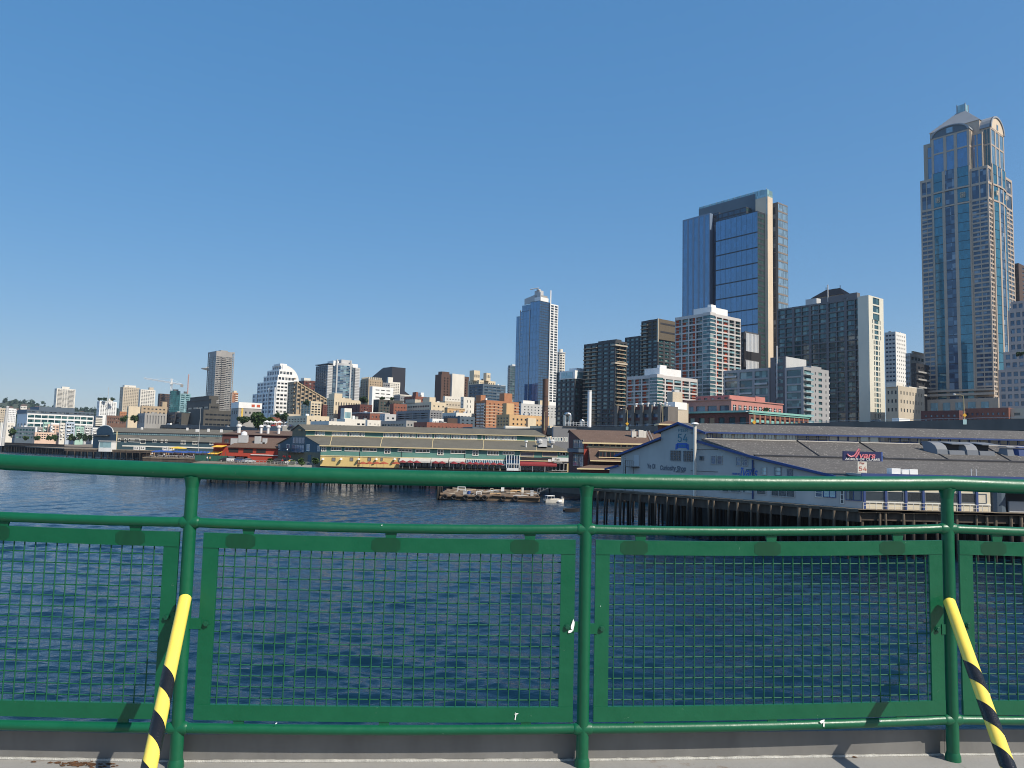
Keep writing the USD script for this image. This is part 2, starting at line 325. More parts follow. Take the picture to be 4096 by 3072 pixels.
# panels: a flat frame with welded wire inside
PT = [zpx(XY[1], 2127), zpx(XY[2], 2158), zpx(XY[3], 2160)]; PT = [PT[0] + .03] + PT + [PT[2]]
PB = [zpx(XY[1], 2876), zpx(XY[2], 2886), zpx(XY[3], 2856)]; PB = [PB[0] + .012] + PB + [PB[2] + .004]
FW = .056
for k in range(4):
    a, b = np.array(XY[k]), np.array(XY[k + 1]); Ls = np.linalg.norm(b - a); d = (b - a) / Ls; nn = np.array([d[1], -d[0]])  # nn towards the camera
    g0, g1 = (.058 if k != 3 else .045), Ls - (.036 if k == 0 else .040 if k == 1 else .030)
    if k == 1: g0 = .055
    if k == 2: g0 = .040
    def Pt(s, z, o=0.0): 
        q = a + d * s + nn * o; return np.array([q[0], q[1], z]) - RO
    zt = lambda s: PT[k] + (PT[k + 1] - PT[k]) * s / Ls - .007 * 4 * (s / Ls) * (1 - s / Ls)
    zb = lambda s: PB[k] + (PB[k + 1] - PB[k]) * s / Ls - .005 * 4 * (s / Ls) * (1 - s / Ls)
    panel = UsdGeom.Xform.Define(stage, _free(rail, 'mesh_panel')).GetPath().pathString
    def bar(s0, s1, f0, f1, th=.006, o=.0, n=8):
        mb = MB()
        for i in range(n):
            p, q = s0 + (s1 - s0) * i / n, s0 + (s1 - s0) * (i + 1) / n
            mb.hexa([Pt(p, f0(p), o + th), Pt(q, f0(q), o + th), Pt(q, f0(q), o - th), Pt(p, f0(p), o - th)], [Pt(p, f1(p), o + th), Pt(q, f1(q), o + th), Pt(q, f1(q), o - th), Pt(p, f1(p), o - th)])
        return mb
    put(panel, 'frame_bar', bar(g0, g1, lambda s: zt(s) - FW, zt, .007), 'green_paint')
    put(panel, 'frame_bar', bar(g0, g1, zb, lambda s: zb(s) + FW, .007), 'green_paint')
    put(panel, 'frame_bar', bar(g0, g0 + FW, lambda s: zb(s) + FW, lambda s: zt(s) - FW, .005, n=1), 'green_paint')
    put(panel, 'frame_bar', bar(g1 - FW, g1, lambda s: zb(s) + FW, lambda s: zt(s) - FW, .005, n=1), 'green_paint')
    s = g0 + FW + .022
    while s < g1 - FW - .004:
        put(panel, 'upright_wire', MB().tube([Pt(s, zb(s) + FW - .01, -.004), Pt(s + nrg.normal() * .0006, zt(s) - FW + .01, -.004)], .0025, 6, False), 'green_wire'); s += .0405
    z = .022
    while z < zt(.7) - zb(.7) - 2 * FW - .006:
        q = [Pt(s, zb(s) + FW + z, -.0085) for s in np.linspace(g0 + FW - .01, g1 - FW + .01, 6)]
        put(panel, 'cross_wire', MB().tube(q, .0023, 6, False), 'green_wire'); z += .0402
    for t in (.145, .5, .855):                                 # tabs that hold the panel to the rails
        s = Ls * t; w = .019
        ztab = ZM[k] + (ZM[k + 1] - ZM[k]) * t - .010 * 4 * t * (1 - t) - .017
        put(panel, 'tab', MB().hexa([Pt(s - w, zt(s) - .002, .004), Pt(s + w, zt(s) - .002, .004), Pt(s + w, zt(s) - .002, -.004), Pt(s - w, zt(s) - .002, -.004)],
                                    [Pt(s - w * 1.25, ztab + .008, .006), Pt(s + w * 1.25, ztab + .008, .006), Pt(s + w * 1.25, ztab + .008, -.006), Pt(s - w * 1.25, ztab + .008, -.006)]), 'green_paint')
        put(panel, 'tab', bar(s - w, s + w, lambda q: ZB[k] + (ZB[k + 1] - ZB[k]) * q / Ls + .008, lambda q: zb(q) + .002, .004, n=1), 'green_paint')
        if k in (0, 1, 2, 3):
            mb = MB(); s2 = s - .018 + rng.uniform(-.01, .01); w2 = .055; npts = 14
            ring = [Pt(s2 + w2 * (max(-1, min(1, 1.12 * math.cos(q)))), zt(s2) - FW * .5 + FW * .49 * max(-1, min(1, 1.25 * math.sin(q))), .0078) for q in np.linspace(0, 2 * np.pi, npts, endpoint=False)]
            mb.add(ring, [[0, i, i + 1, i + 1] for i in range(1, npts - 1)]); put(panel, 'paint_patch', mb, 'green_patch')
    zm = (PT[k] + PB[k]) / 2 + .005
    for s, e in ((g0 + FW * .5, 0.0), (g1 - FW * .5, Ls)):       # side lugs with bolts
        s0, s1 = (e + .018, g0 + .01) if e == 0 else (g1 - .01, e - .018)
        put(panel, 'lug', bar(min(s0, s1), max(s0, s1), lambda q: zm - .02, lambda q: zm + .02, .004, .004, n=1), 'green_paint')
        c = Pt(s, zm, .007); n3 = np.array([*nn, 0])
        put(panel, 'bolt', MB().tube([c, c + n3 * .003, c + n3 * .0031, c + n3 * .0085], [.0125, .0125, .0095, .0085], 6), 'bolt_green')
# chipped paint with pale primer showing
def chip(px, py, k, w, h, o=.0092):
    a, b = np.array(XY[k]), np.array(XY[k + 1]); d = (b - a) / np.linalg.norm(b - a); nn = np.array([d[1], -d[0], 0])
    n3 = nn; r = ray(px, py); t = ((np.array([*a, 0]) - EYE + n3 * o) @ n3) / (r @ n3); c = EYE + r * t - RO
    d3 = np.array([*d, 0]); n = 9
    ring = [c + d3 * w * math.cos(q) * (.6 + .5 * rng.random()) + np.array([0, 0, 1]) * h * (math.sin(q) + .5 * math.cos(q)) * (.6 + .5 * rng.random()) for q in np.linspace(0, 2 * np.pi, n, endpoint=False)]
    put(rail, 'paint_chip', MB().add(ring, [[0, i, i + 1, i + 1] for i in range(1, n - 1)]), 'bare_paint_chip')
chip(2292, 2502, 1, .008, .022); chip(2281, 2525, 1, .011, .007); chip(2062, 2866, 1, .003, .016); chip(2066, 2856, 1, .008, .003); chip(3290, 2886, 2, .013, .007, .020); chip(3296, 2898, 2, .004, .012, .020); chip(3523, 2884, 2, .008, .003, .020); chip(2402, 2425, 2, .002, .002); chip(1527, 2101, 1, .003, .002, .020); chip(1105, 2893, 1, .004, .003, .020)

# ---------------------------------------------------------------- braces wound with black tape
def brace(pt, Yt, pb, Yb, label):
    a = at(*pt, Yt); b = at(*pb, Yb); d = (b - a) / np.linalg.norm(b - a)
    foot = a + d * ((DECK - a[2]) / d[2]); L = np.linalg.norm(foot - a)
    t = thing('brace', label, 'brace', foot, group=None)
    r = .0225; a = a - foot
    ax = np.cross(d, [0, 0, 1.0]); ax /= np.linalg.norm(ax); ay = np.cross(d, ax)
    put(t, 'pole', MB().tube([a - d * .002, a + d * .004, a + d * L * .3, a + d * L * .6, a + d * (L - .004), a + d * L], [r * .8, r, r, r, r, r], 24).out(), 'yellow_paint', smooth=35)
    put(t, 'foot_plate', MB().lathe([(.05, 0), (.05, .008), (.032, .009), (.030, .03)], 16).out(), 'yellow_paint', smooth=35)
    per, w, mb, n = .182, .090, MB(), 40
    s = np.linspace(.30, L - .02, int((L - .3) / per * n))
    ring = []
    for q in s:
        th = -2 * np.pi * (q - .30) / per + 2.2; c = a + d * q; row = []
        ro = r + .0012
        for e in (-.5, -.48, 0, .48, .5):
            rr = ro if abs(e) < .49 else r - .0005
            row.append(c + d * (w * e) + (ax * math.cos(th) + ay * math.sin(th)) * rr)
        ring.append(row)
    m = 5; i, j = np.meshgrid(np.arange(len(ring) - 1), np.arange(m - 1), indexing='ij')
    mb.add(np.array(ring).reshape(-1, 3), np.stack([i * m + j, (i + 1) * m + j, (i + 1) * m + j + 1, i * m + j + 1], -1).reshape(-1, 4))
    put(t, 'black_tape', mb.out(), 'black_tape', smooth=40)
    return t
brace((741, 2392), XY[1][1] - .02, (600, 3055), XY[1][1] - .60, 'yellow and black striped brace leaning left from the left railing post')
brace((3797, 2406), XY[3][1] - .03, (4030, 3062), XY[3][1] - .66, 'yellow and black striped brace leaning right from the right railing post')

# ---------------------------------------------------------------- the deck edge under the railing
_mat('deck_grey', {'g': ('geometry', {}), 'n': ('noise_texture', {'scale': 3.0, 'detail': 6.0, 'roughness': .7}), 'c': ('mix_color', {'a': (.20, .195, .18), 'b': (.30, .29, .27)}),
      'v': ('noise_texture', {'scale': 2.2, 'detail': 7.0, 'roughness': .75}), 'vr': ('map_range', {'from_min': .60, 'from_max': .70, 'to_min': 0.0, 'to_max': .9, 'clamp': True}),
      'r': ('mix_color', {'b': (.13, .07, .032)}), 'bn': ('noise_texture', {'scale': 60.0, 'detail': 4.0}), 'b': ('bump', {'strength': .3, 'distance': .004}), 'p': ('principled_bsdf', {'roughness': .6})},
     [('g.position', 'n.vector'), ('n.fac', 'c.fac'), ('g.position', 'v.vector'), ('v.fac', 'vr.value'), ('c.result', 'r.a'), ('vr.result', 'r.fac'), ('r.result', 'p.base_color'), ('g.position', 'bn.vector'), ('bn.fac', 'b.height'), ('b.normal', 'p.normal')], 'p.BSDF')
M('rust', (.12, .055, .022), .95, .45, 40, bump=.6)
M('weld_pale', (.48, .47, .43), .6, .25, 30, bump=.5)
_mb, _cm, _wl = MB(), MB(), MB()
OFF = .052
for k in range(4):
    a, b = np.array(XY[k]), np.array(XY[k + 1]); d = (b - a) / np.linalg.norm(b - a); nn = np.array([d[1], -d[0]])
    if k == 0: a = a - d * 1.5
    if k == 3: b = b + d * 1.5
    f0, f1 = a - nn * OFF, b - nn * OFF; h = .100; g0, g1 = a - nn * (OFF + .012), b - nn * (OFF + .012)
    _cm.hexa([(*(f0 - RO[:2]), -.3), (*(f1 - RO[:2]), -.3), (*(g1 - RO[:2]), -.3), (*(g0 - RO[:2]), -.3)], [(*(f0 - RO[:2]), h), (*(f1 - RO[:2]), h), (*(g1 - RO[:2]), h), (*(g0 - RO[:2]), h)])
    p0, p1 = f0 + nn * .0005, f1 + nn * .0005; b0, b1 = a + nn * 3.2, b + nn * 3.2
    _mb.hexa([(*(b0 - RO[:2]), -.012), (*(b1 - RO[:2]), -.012), (*(p1 - RO[:2]), -.012), (*(p0 - RO[:2]), -.012)], [(*(b0 - RO[:2]), 0), (*(b1 - RO[:2]), 0), (*(p1 - RO[:2]), 0), (*(p0 - RO[:2]), 0)])
    n = 60; q = [f0 + (f1 - f0) * t + nn * (.004) for t in np.linspace(0, 1, n)]
    _wl.tube([(*(p - RO[:2]), .002) for p in q], [.005 + .003 * rng.random() for _ in q], 6)
deck = thing('deck', 'grey steel ferry deck with rust stains and a raised edge plate', 'deck', RO, kind='structure')
put(deck, 'deck_plate', _mb, 'deck_grey'); M('edge_grey', (.17, .165, .155), .6, .18, 6); put(deck, 'edge_plate', _cm, 'edge_grey'); put(deck, 'weld_seam', _wl, 'weld_pale')
def stain(px, py, z, w, h, n=26, seed=1, up=False):
    g = random.Random(seed); c = at_z(px, py, DECK + z) - RO; mb = MB()
    for _ in range(n):
        x, y = g.gauss(0, w * .5), g.gauss(0, h * .5); r = g.uniform(.004, .016); m = 6
        ring = [c + [x + r * math.cos(q) * g.uniform(.6, 1.3), y + .5 * r * math.sin(q) * g.uniform(.6, 1.3), .0012 + g.random() * .002] for q in np.linspace(0, 2 * np.pi, m, endpoint=False)]
        mb.add(ring + [c + [x, y, .003 + r * .25]], [[i, (i + 1) % m, m, m] for i in range(m)])
    put(deck, 'rust_flakes', mb, 'rust', kind='stuff')
stain(330, 3058, 0, .12, .02, 70, 3); stain(3370, 3022, 0, .05, .012, 40, 4); stain(3470, 3020, 0, .07, .008, 30, 5)
c_ = at(3362, 2998, XY[3][1] + OFF - .035) - RO; _mb = MB(); g_ = random.Random(9)
for _ in range(60):
    x, z, r = g_.gauss(0, .010), g_.gauss(0, .012), g_.uniform(.002, .006)
    ring = [c_ + [x + r * math.cos(q), -.002, z + r * math.sin(q)] for q in np.linspace(0, 2 * np.pi, 6, endpoint=False)]
    _mb.add(ring + [c_ + [x, -.005, z]], [[i, (i + 1) % 6, 6, 6] for i in range(6)])
put(deck, 'rust_lump', _mb, 'rust', kind='stuff')

# ---------------------------------------------------------------- building kit
def grid(nc, nr, fw=.6, fh=.55, ml=0.0, mr=0.0, mb=0.0, mt=0.0):
    """Rows and columns of openings: fw, fh = share of a bay that is opening; margins in metres."""
    def make(w, h):
        bw, bh = (w - ml - mr) / nc, (h - mb - mt) / nr
        return [(ml + i * bw + bw * (1 - fw) / 2, ml + (i + 1) * bw - bw * (1 - fw) / 2, mb + j * bh + bh * (1 - fh) * .45, mb + (j + 1) * bh - bh * (1 - fh) * .55) for j in range(nr) for i in range(nc)]
    return make
def face(mb, o, d, n, w, h, holes, rec=.35):
    """A wall with real openings; returns the panes set back in them."""
    o, d, n = (np.asarray(q, float) for q in (o, d, n)); u = np.array([0, 0, 1.0])
    holes = [(max(.02, a), min(w - .02, b), max(.02, c), min(h - .02, e)) for a, b, c, e in holes]
    S = np.unique(np.round([0, w] + [q for k in holes for q in k[:2]], 4)); T = np.unique(np.round([0, h] + [q for k in holes for q in k[2:]], 4))
    full = np.ones((len(T) - 1, len(S) - 1), bool)
    for a, b, c, e in holes:
        i0, i1 = np.searchsorted(S, [a - 1e-3, b - 1e-3]); j0, j1 = np.searchsorted(T, [c - 1e-3, e - 1e-3]); full[j0:j1, i0:i1] = False
    P = lambda s, t, r=0.0: o + d * s + u * t - n * r
    q, done = [], set()
    runs = []
    for j in range(full.shape[0]):
        i = 0; row = []
        while i < full.shape[1]:
            if full[j, i]:
                k = i
                while k < full.shape[1] and full[j, k]: k += 1
                row.append((i, k)); i = k
            else: i += 1
        runs.append(row)
    j = 0
    while j < len(runs):                      # rows with the same openings join
        k = j + 1
        while k < len(runs) and runs[k] == runs[j]: k += 1
        for a, b in runs[j]: q.append([P(S[a], T[j]), P(S[b], T[j]), P(S[b], T[k]), P(S[a], T[k])])
        j = k
    panes = []
    for a, b, c, e in holes:
        f0, f1, f2, f3 = P(a, c), P(b, c), P(b, e), P(a, e); r0, r1, r2, r3 = P(a, c, rec), P(b, c, rec), P(b, e, rec), P(a, e, rec)
        q += [[f0, f1, r1, r0], [f1, f2, r2, r1], [f2, f3, r3, r2], [f3, f0, r0, r3]]
        panes.append([r0, r1, r2, r3])
    mb.quads(q); return panes

class B:
    """A building on a street corner: local x runs back along its right face, local y back along its left face."""
    def __init__(s, name, label, xc, yt, Y, xl, xr, wall, rz=39.0, cat='building', group=None, base=None):
        top = at(xc, yt, Y); s.ang = rz; c, sn = math.cos(math.radians(rz)), math.sin(math.radians(rz))
        s.u, s.v = np.array([c, sn, 0]), np.array([-sn, c, 0])
        s.R = along(top, s.u, xr); s.L = along(top, s.v, xl)
        g = (ground(top[0], top[1]) - 1.5) if base is None else base
        s.o = np.array([top[0], top[1], g]); s.H = top[2] - g; s.top = top
        s.wall = wall; s.path = thing(name, label, cat, s.o, rz, group); s.walls = {}; s.panes = []; s.nfar = {}
    def Z(s, px, py=None):
        """Local height of row py at the near corner's column (or of a point given as (x, y) in local plan)."""
        return None
    def zc(s, py, x=0.0, y=0.0):
        p = s.o + s.u * x + s.v * y; return zpx(p[:2], py) - s.o[2]
    def yx(s, px, x=0.0):  # local y on the plane x=const that shows at column px
        return along(s.o + s.u * x + np.array([0, 0, s.H]), s.v, px)
    def xx(s, px, y=0.0):
        return along(s.o + s.v * y + np.array([0, 0, s.H]), s.u, px)
    def mb(s, mat, name='wall'): return s.walls.setdefault((name, mat), MB())
    def block(s, x0, x1, y0, y1, z0, z1, wall=None, L=None, R=None, gl='win_dark', glR=None, rec=.35, name='wall', roof='roof_grey', parapet=.7, pane='window', split=None):
        wall = wall or s.wall; m = s.mb(wall, name)
        pl = face(m, (x0, y1, z0), (0, -1, 0), (-1, 0, 0), y1 - y0, z1 - z0, L(y1 - y0, z1 - z0) if callable(L) else (L or []), rec)
        pr = face(m, (x0, y0, z0), (1, 0, 0), (0, -1, 0), x1 - x0, z1 - z0, R(x1 - x0, z1 - z0) if callable(R) else (R or []), rec)
        m.quad((x1, y0, z0), (x1, y1, z0), (x1, y1, z1), (x1, y0, z1)); m.quad((x1, y1, z0), (x0, y1, z0), (x0, y1, z1), (x1, y1, z1))
        if parapet:
            t = .35; zi = z1 - parapet
            for a, b, c, d in ((x0, y0, x1, y0 + t), (x0, y1 - t, x1, y1), (x0, y0 + t, x0 + t, y1 - t), (x1 - t, y0 + t, x1, y1 - t)):
                m.quad((a, b, z1), (c, b, z1), (c, d, z1), (a, d, z1))
            i0, i1, k0, k1 = x0 + t, x1 - t, y0 + t, y1 - t
            m.quad((i0, k0, zi), (i0, k0, z1), (i1, k0, z1), (i1, k0, zi)); m.quad((i0, k1, zi), (i1, k1, zi), (i1, k1, z1), (i0, k1, z1))
            m.quad((i0, k0, zi), (i0, k1, zi), (i0, k1, z1), (i0, k0, z1)); m.quad((i1, k0, zi), (i1, k0, z1), (i1, k1, z1), (i1, k1, zi))
            s.mb(roof, 'roof').quad((i0, k0, zi), (i1, k0, zi), (i1, k1, zi), (i0, k1, zi))
        else:
            s.mb(roof, 'roof').quad((x0, y0, z1), (x1, y0, z1), (x1, y1, z1), (x0, y1, z1))
        s.panes += [(q, gl, pane) for q in pl] + [(q, glR or gl, pane) for q in pr]
        return s
    def box(s, name, mat, x0, x1, y0, y1, z0, z1): put(s.path, name, MB().box(x0, x1, y0, y1, z0, z1), mat); return s
    def done(s, limit=300):
        for (name, mat), m in s.walls.items(): put(s.path, name, m, mat)
        p = sorted(s.panes, key=lambda t: -np.linalg.norm(np.cross(np.subtract(t[0][1], t[0][0]), np.subtract(t[0][3], t[0][0]))))
        for q, gl, nm in p[:limit]: put(s.path, nm, (np.array(q), np.array([[0, 1, 2, 3]])), gl)
        rest = {}
        for q, gl, nm in p[limit:]: rest.setdefault((gl, nm), MB()).quads([q])
        for (gl, nm), m in rest.items(): put(s.path, 'far_' + nm + 's', m, gl, kind='stuff')
        return s
def simple(name, label, xc, yt, Y, xl, xr, wall, L=None, R=None, yb=None, gl='win_dark', glR=None, rz=39.0, caps=(), roof='roof_grey', group=None, cat='building', parapet=.7, rec=.35, balc=None):
    """A plain block; L, R = (columns, rows, width share, height share); the rows fill the height from the roof down to row yb."""
    b = B(name, label, xc, yt, Y, xl, xr, wall, rz, cat, group)
    z0 = max(0.5, b.zc(yb)) if yb else b.H * .2
    def g(a):
        if not a: return None
        nc, nr, fw, fh = a[:4]; m = a[4] if len(a) > 4 else .05
        return lambda w, h: [(p, q, r, t) for p, q, r, t in grid(nc, nr, fw, fh, w * m, w * m, z0, 1.2)(w, h)]
    b.block(0, b.R, 0, b.L, 0, b.H, L=g(L), R=g(R), gl=gl, glR=glR, roof=roof, parapet=parapet, rec=rec)
    for cp in caps:   # rooftop boxes: x0, x1, y0, y1 as shares, height in metres, material
        x0, x1, y0, y1, h, mt = cp[:6]; nm = cp[6] if len(cp) > 6 else 'rooftop_room'
        b.box(nm, mt, b.R * x0, b.R * x1, b.L * y0, b.L * y1, b.H - parapet, b.H - parapet + h)
    if b.R > 11 and b.L > 9 and parapet:      # fans, ducts and hatches on the flat roof
        q = random.Random(int(xc * 13 + yt))
        for _ in range(q.choice((2, 3, 4))):
            sx_, sy_, sz_ = q.uniform(.8, 2.2), q.uniform(.8, 2.0), q.uniform(1.0, 2.4); ux, uy = q.uniform(.1, .85) * b.R, q.uniform(.1, .8) * b.L
            b.box('rooftop_unit', q.choice(('pale_grey', 'white_paint', 'concrete_grey', 'mid_grey')), ux, ux + sx_, uy, uy + sy_, b.H - parapet, b.H - parapet + sz_)
    if balc:          # balcony slabs: side, rows, s0, s1 shares, depth, material
        for side, rows, f0, f1, dep, mt in balc:
            for k in range(rows):
                z = z0 + (b.H - 1.2 - z0) * k / rows
                if side == 'L': q = (-dep, 0, b.L * f0, b.L * f1)
                else: q = (b.R * f0, b.R * f1, -dep, 0)
                mb = MB().box(*q, z - .15, z + .05)
                if side == 'L': mb.box(-dep, -dep + .08, q[2], q[3], z + .05, z + 1.0)
                else: mb.box(q[0], q[1], -dep, -dep + .08, z + .05, z + 1.0)
                put(b.path, 'balcony', mb, mt)
    b.done(); return b

# ---------------------------------------------------------------- colours of the town
M('roof_grey', (.30, .30, .29), .9, .2, .3)
M('white_paint', (.74, .73, .70), .6, .06, .2)
M('warm_white', (.66, .62, .54), .7, .08, .2)
M('cream', (.60, .50, .35), .75, .08, .2)
M('beige', (.47, .40, .30), .8, .1, .2)
M('tan', (.38, .29, .19), .8, .1, .2)
M('orange_tan', (.52, .33, .16), .8, .1, .2)
M('concrete_grey', (.30, .29, .27), .85, .12, .2)
M('pale_grey', (.46, .46, .45), .8, .08, .2)
M('mid_grey', (.20, .20, .205), .8, .1, .2)
M('dark_grey', (.075, .075, .08), .7, .15, .2)
M('near_black', (.022, .022, .026), .6, .2, .2)
M('slate_blue', (.07, .10, .13), .6, .12, .2)
M('dark_brown', (.07, .042, .03), .8, .15, .2)
M('pink_granite', (.43, .345, .265), .5, .08, .2)
def BRICK(key, a, b, sc=1.0):
    _mat(key, {'g': ('geometry', {}), 'n': ('noise_texture', {'scale': .5, 'detail': 6.0, 'roughness': .7}), 'n2': ('noise_texture', {'scale': 9.0, 'detail': 2.0}), 'ad': ('mix_float', {'fac': .35}),
               'r': ('map_range', {'from_min': .35, 'from_max': .65, 'clamp': True}), 'c': ('mix_color', {'a': a, 'b': b}), 'p': ('principled_bsdf', {'roughness': .9})},
         [('g.position', 'n.vector'), ('g.position', 'n2.vector'), ('n.fac', 'ad.a'), ('n2.fac', 'ad.b'), ('ad.result', 'r.value'), ('r.result', 'c.fac'), ('c.result', 'p.base_color')], 'p.BSDF')
BRICK('red_brick', (.15, .052, .034), (.22, .085, .055))
BRICK('orange_brick', (.27, .115, .055), (.36, .165, .085))
BRICK('brown_brick', (.095, .05, .035), (.15, .085, .06))
BRICK('dark_red_brick', (.075, .026, .022), (.115, .042, .034))
M('pink_stucco', (.42, .17, .14), .8, .08, .2)
M('red_panel', (.46, .075, .028), .7, .1, .3)
M('copper_green', (.20, .42, .36), .7, .1, .3)
WIN('win_dark', [(0, (.012, .016, .02)), (.6, (.025, .034, .042)), (.8, (.06, .075, .08)), (.93, (.16, .17, .17)), (1, (.32, .31, .28))])
WIN('win_teal', [(0, (.008, .03, .036)), (.5, (.02, .06, .068)), (.8, (.05, .12, .12)), (.95, (.13, .22, .21)), (1, (.25, .3, .28))])
WIN('win_blue', [(0, (.012, .03, .06)), (.6, (.03, .065, .11)), (.9, (.09, .15, .21)), (1, (.2, .25, .3))])
WIN('win_black', [(0, (.006, .007, .008)), (.8, (.014, .015, .016)), (1, (.05, .05, .05))], .12)
GLS('glass_blue', (.012, .035, .075), 2.35, .04, .05, .10, (.75, .9, 1))
GLS('glass_deep', (.008, .02, .04), 1.9, .05, .05, .10)
GLS('glass_teal', (.02, .075, .085), 2.1, .06, .06, .12, (.7, .95, 1))
GLS('glass_sky', (.10, .17, .22), 2.6, .05, .06, .10)
GLS('glass_pale', (.18, .30, .32), 2.2, .08, .05, .1)
GLS('glass_green', (.03, .06, .055), 1.9, .06, .06, .1)

# ---------------------------------------------------------------- buildings far off on the left
M('shed_yellow_far', (.62, .42, .08), .7, .07, .5)
simple('apartment_tower', 'pale sixteen storey apartment tower with banded balconies, leftmost tower on the skyline', 228, 1553, 1500, 219, 303, 'warm_white', (2, 16, .6, .5), (7, 16, .78, .52, .04), 1632, rz=47, caps=[(.3, .7, .3, .7, 5, 'warm_white')], balc=[('R', 15, .06, .3, 1.5, 'warm_white'), ('R', 15, .66, .9, 1.5, 'warm_white')])
b = simple('apartment_tower', 'small white apartment tower with trees growing on its flat roof', 399, 1604, 1300, 389, 468, 'white_paint', (2, 10, .5, .5), (7, 10, .6, .5), 1660, rz=47, caps=[(.55, .8, .3, .7, 6, 'warm_white')])
ROOFTREES = [b]
simple('apartment_tower', 'taller of two beige slab towers, left of the white crane', 494, 1547, 1250, 481, 559, 'beige', (2, 15, .5, .45), (8, 15, .5, .42), 1640, rz=47, caps=[(.1, .8, .2, .8, 4, 'warm_white')])
simple('apartment_tower', 'lower of two beige slab towers with dark balcony openings, left of the white crane', 563, 1557, 1235, 556, 622, 'warm_white', (2, 14, .5, .45), (6, 14, .72, .5), 1640, rz=47, caps=[(.6, .9, .2, .8, 5, 'beige')])
simple('tower_under_construction', 'dark unfinished concrete block standing under the white crane', 640, 1574, 1150, 633, 684, 'dark_brown', (2, 9, .8, .6), (5, 9, .8, .55), 1640, gl='win_black', rz=47)
simple('office_tower', 'pale green glass tower with a dark stub beside the white crane', 684, 1562, 1130, 680, 722, 'glass_teal', (3, 11, .85, .6), (3, 11, .85, .6), 1660, gl='glass_green', glR='glass_teal', rz=41, caps=[(.3, .8, .2, .8, 3, 'dark_grey')])
simple('office_tower', 'wide green glass office slab behind the dark stepped building', 720, 1573, 1180, 716, 764, 'glass_pale', (2, 10, .8, .6), (2, 10, .7, .5), 1660, gl='glass_teal', rz=41, caps=[(.4, .65, .2, .8, 4, 'dark_grey')])
simple('apartment_tower', 'small orange and cream tower close behind the lattice tower', 930, 1570, 1250, 921, 953, 'orange_brick', (2, 9, .5, .45), (4, 9, .6, .5), 1640, rz=47, caps=[(.3, .8, .2, .8, 4, 'cream')], glR='win_dark', balc=[('R', 8, .5, .95, 1.2, 'warm_white')])
# long dark-roofed office by the far piers
b = B('office_building', 'long low office with a white window grid and a dark slate roof', 110, 1653, 830, 70, 375, 'white_paint', rz=47)
b.block(0, b.R, 0, b.L, 0, b.H, L=grid(3, 1, .5, .5, 1, 1, 3, 3), R=lambda w, h: grid(10, 3, .9, .64, .4, .4, h - 15, .5)(w, h), gl='win_teal')
b.block(-.6, b.R + .3, .8, b.L, b.H + .02, b.H + 4.2, 'slate_blue', name='upper_storey', R=grid(16, 1, .8, .3), parapet=0, roof='slate_blue'); b.box('penthouse', 'slate_blue', b.R * .18, b.R * .72, 5, b.L, b.H + 4.2, b.H + 8.2); b.done()
M('pastel_green', (.33, .50, .42), .7, .08, .2); M('pastel_peach', (.62, .44, .33), .7, .08, .2); M('pastel_blue', (.40, .47, .55), .7, .08, .2)
# the row of pastel waterfront apartments
_row = [(150, 172, 1708, 'concrete_grey', 'grey'), (172, 202, 1688, 'pastel_green', 'pale green'), (202, 212, 1690, 'white_paint', 'narrow white'), (190, 240, 1697, 'pastel_peach', 'peach'), (238, 262, 1691, 'warm_white', 'cream'), (262, 300, 1687, 'pastel_blue', 'light blue grey'), (300, 336, 1706, 'pastel_green', 'white and green'), (336, 372, 1704, 'pale_grey', 'grey gabled'), (368, 398, 1710, 'white_paint', 'white end')]
for i, (x0, x1, y, mt, nm) in enumerate(_row):
    simple('apartment_block', f'low {nm} apartment block in the waterfront row behind the far pier', x0 + 3, y, 790 - 1.5 * i + (i % 2) * 6, x0, x1, mt, (1, 5, .5, .5), (3, 5, .62, .5), 1755, gl='win_dark', rz=47, balc=[('R', 4, .15, .5, 1.3, 'white_paint')], group=None)
simple('apartment_block', 'low salmon and white terraces at the front of the waterfront row', 140, 1728, 775, 132, 240, 'pastel_peach', (1, 3, .5, .5), (9, 3, .6, .5), 1757, rz=47)
simple('apartment_block', 'dark teal low block at the left end of the waterfront row', 62, 1706, 800, 52, 142, 'slate_blue', (2, 4, .6, .5), (6, 3, .7, .5), 1755, rz=47, gl='win_teal')
simple('apartment_building', 'white apartment building at the left edge of the picture', 33, 1634, 880, 28, 66, 'white_paint', (1, 7, .5, .4), (5, 7, .5, .45), 1690, rz=47)
simple('apartment_building', 'beige apartment building cut by the left edge of the picture', -40, 1630, 900, -50, 30, 'beige', (1, 6, .5, .4), (8, 6, .5, .4), 1690, rz=47)
simple('house', 'low pale house with brown roof under the beige building at the left edge', 3, 1690, 820, -2, 58, 'warm_white', None, (4, 2, .4, .4), 1730, rz=47, roof='dark_brown')
simple('tower_block', 'small white and slate block of stacked balconies right of the long office', 381, 1663, 800, 376, 411, 'slate_blue', (1, 5, .5, .5), (3, 5, .7, .5), 1702, rz=47, balc=[('R', 5, .05, .95, 1.3, 'warm_white')])
simple('brick_building', 'brown brick warehouse behind the dark gabled pier shed', 428, 1661, 760, 424, 506, 'brown_brick', (2, 2, .5, .5), (9, 2, .4, .5), 1695, rz=47)
simple('building', 'small pale block with one blank cream wall below the beige towers', 515, 1625, 820, 509, 564, 'cream', (1, 2, .4, .4), [*()] or None, 1660, rz=47)
simple('building', 'tan flat-roofed building with few windows left of the green glass tower', 566, 1622, 790, 562, 670, 'tan', (2, 2, .5, .4), (6, 2, .5, .35), 1655, rz=47, caps=[(.8, .98, .1, .9, 6, 'tan')])
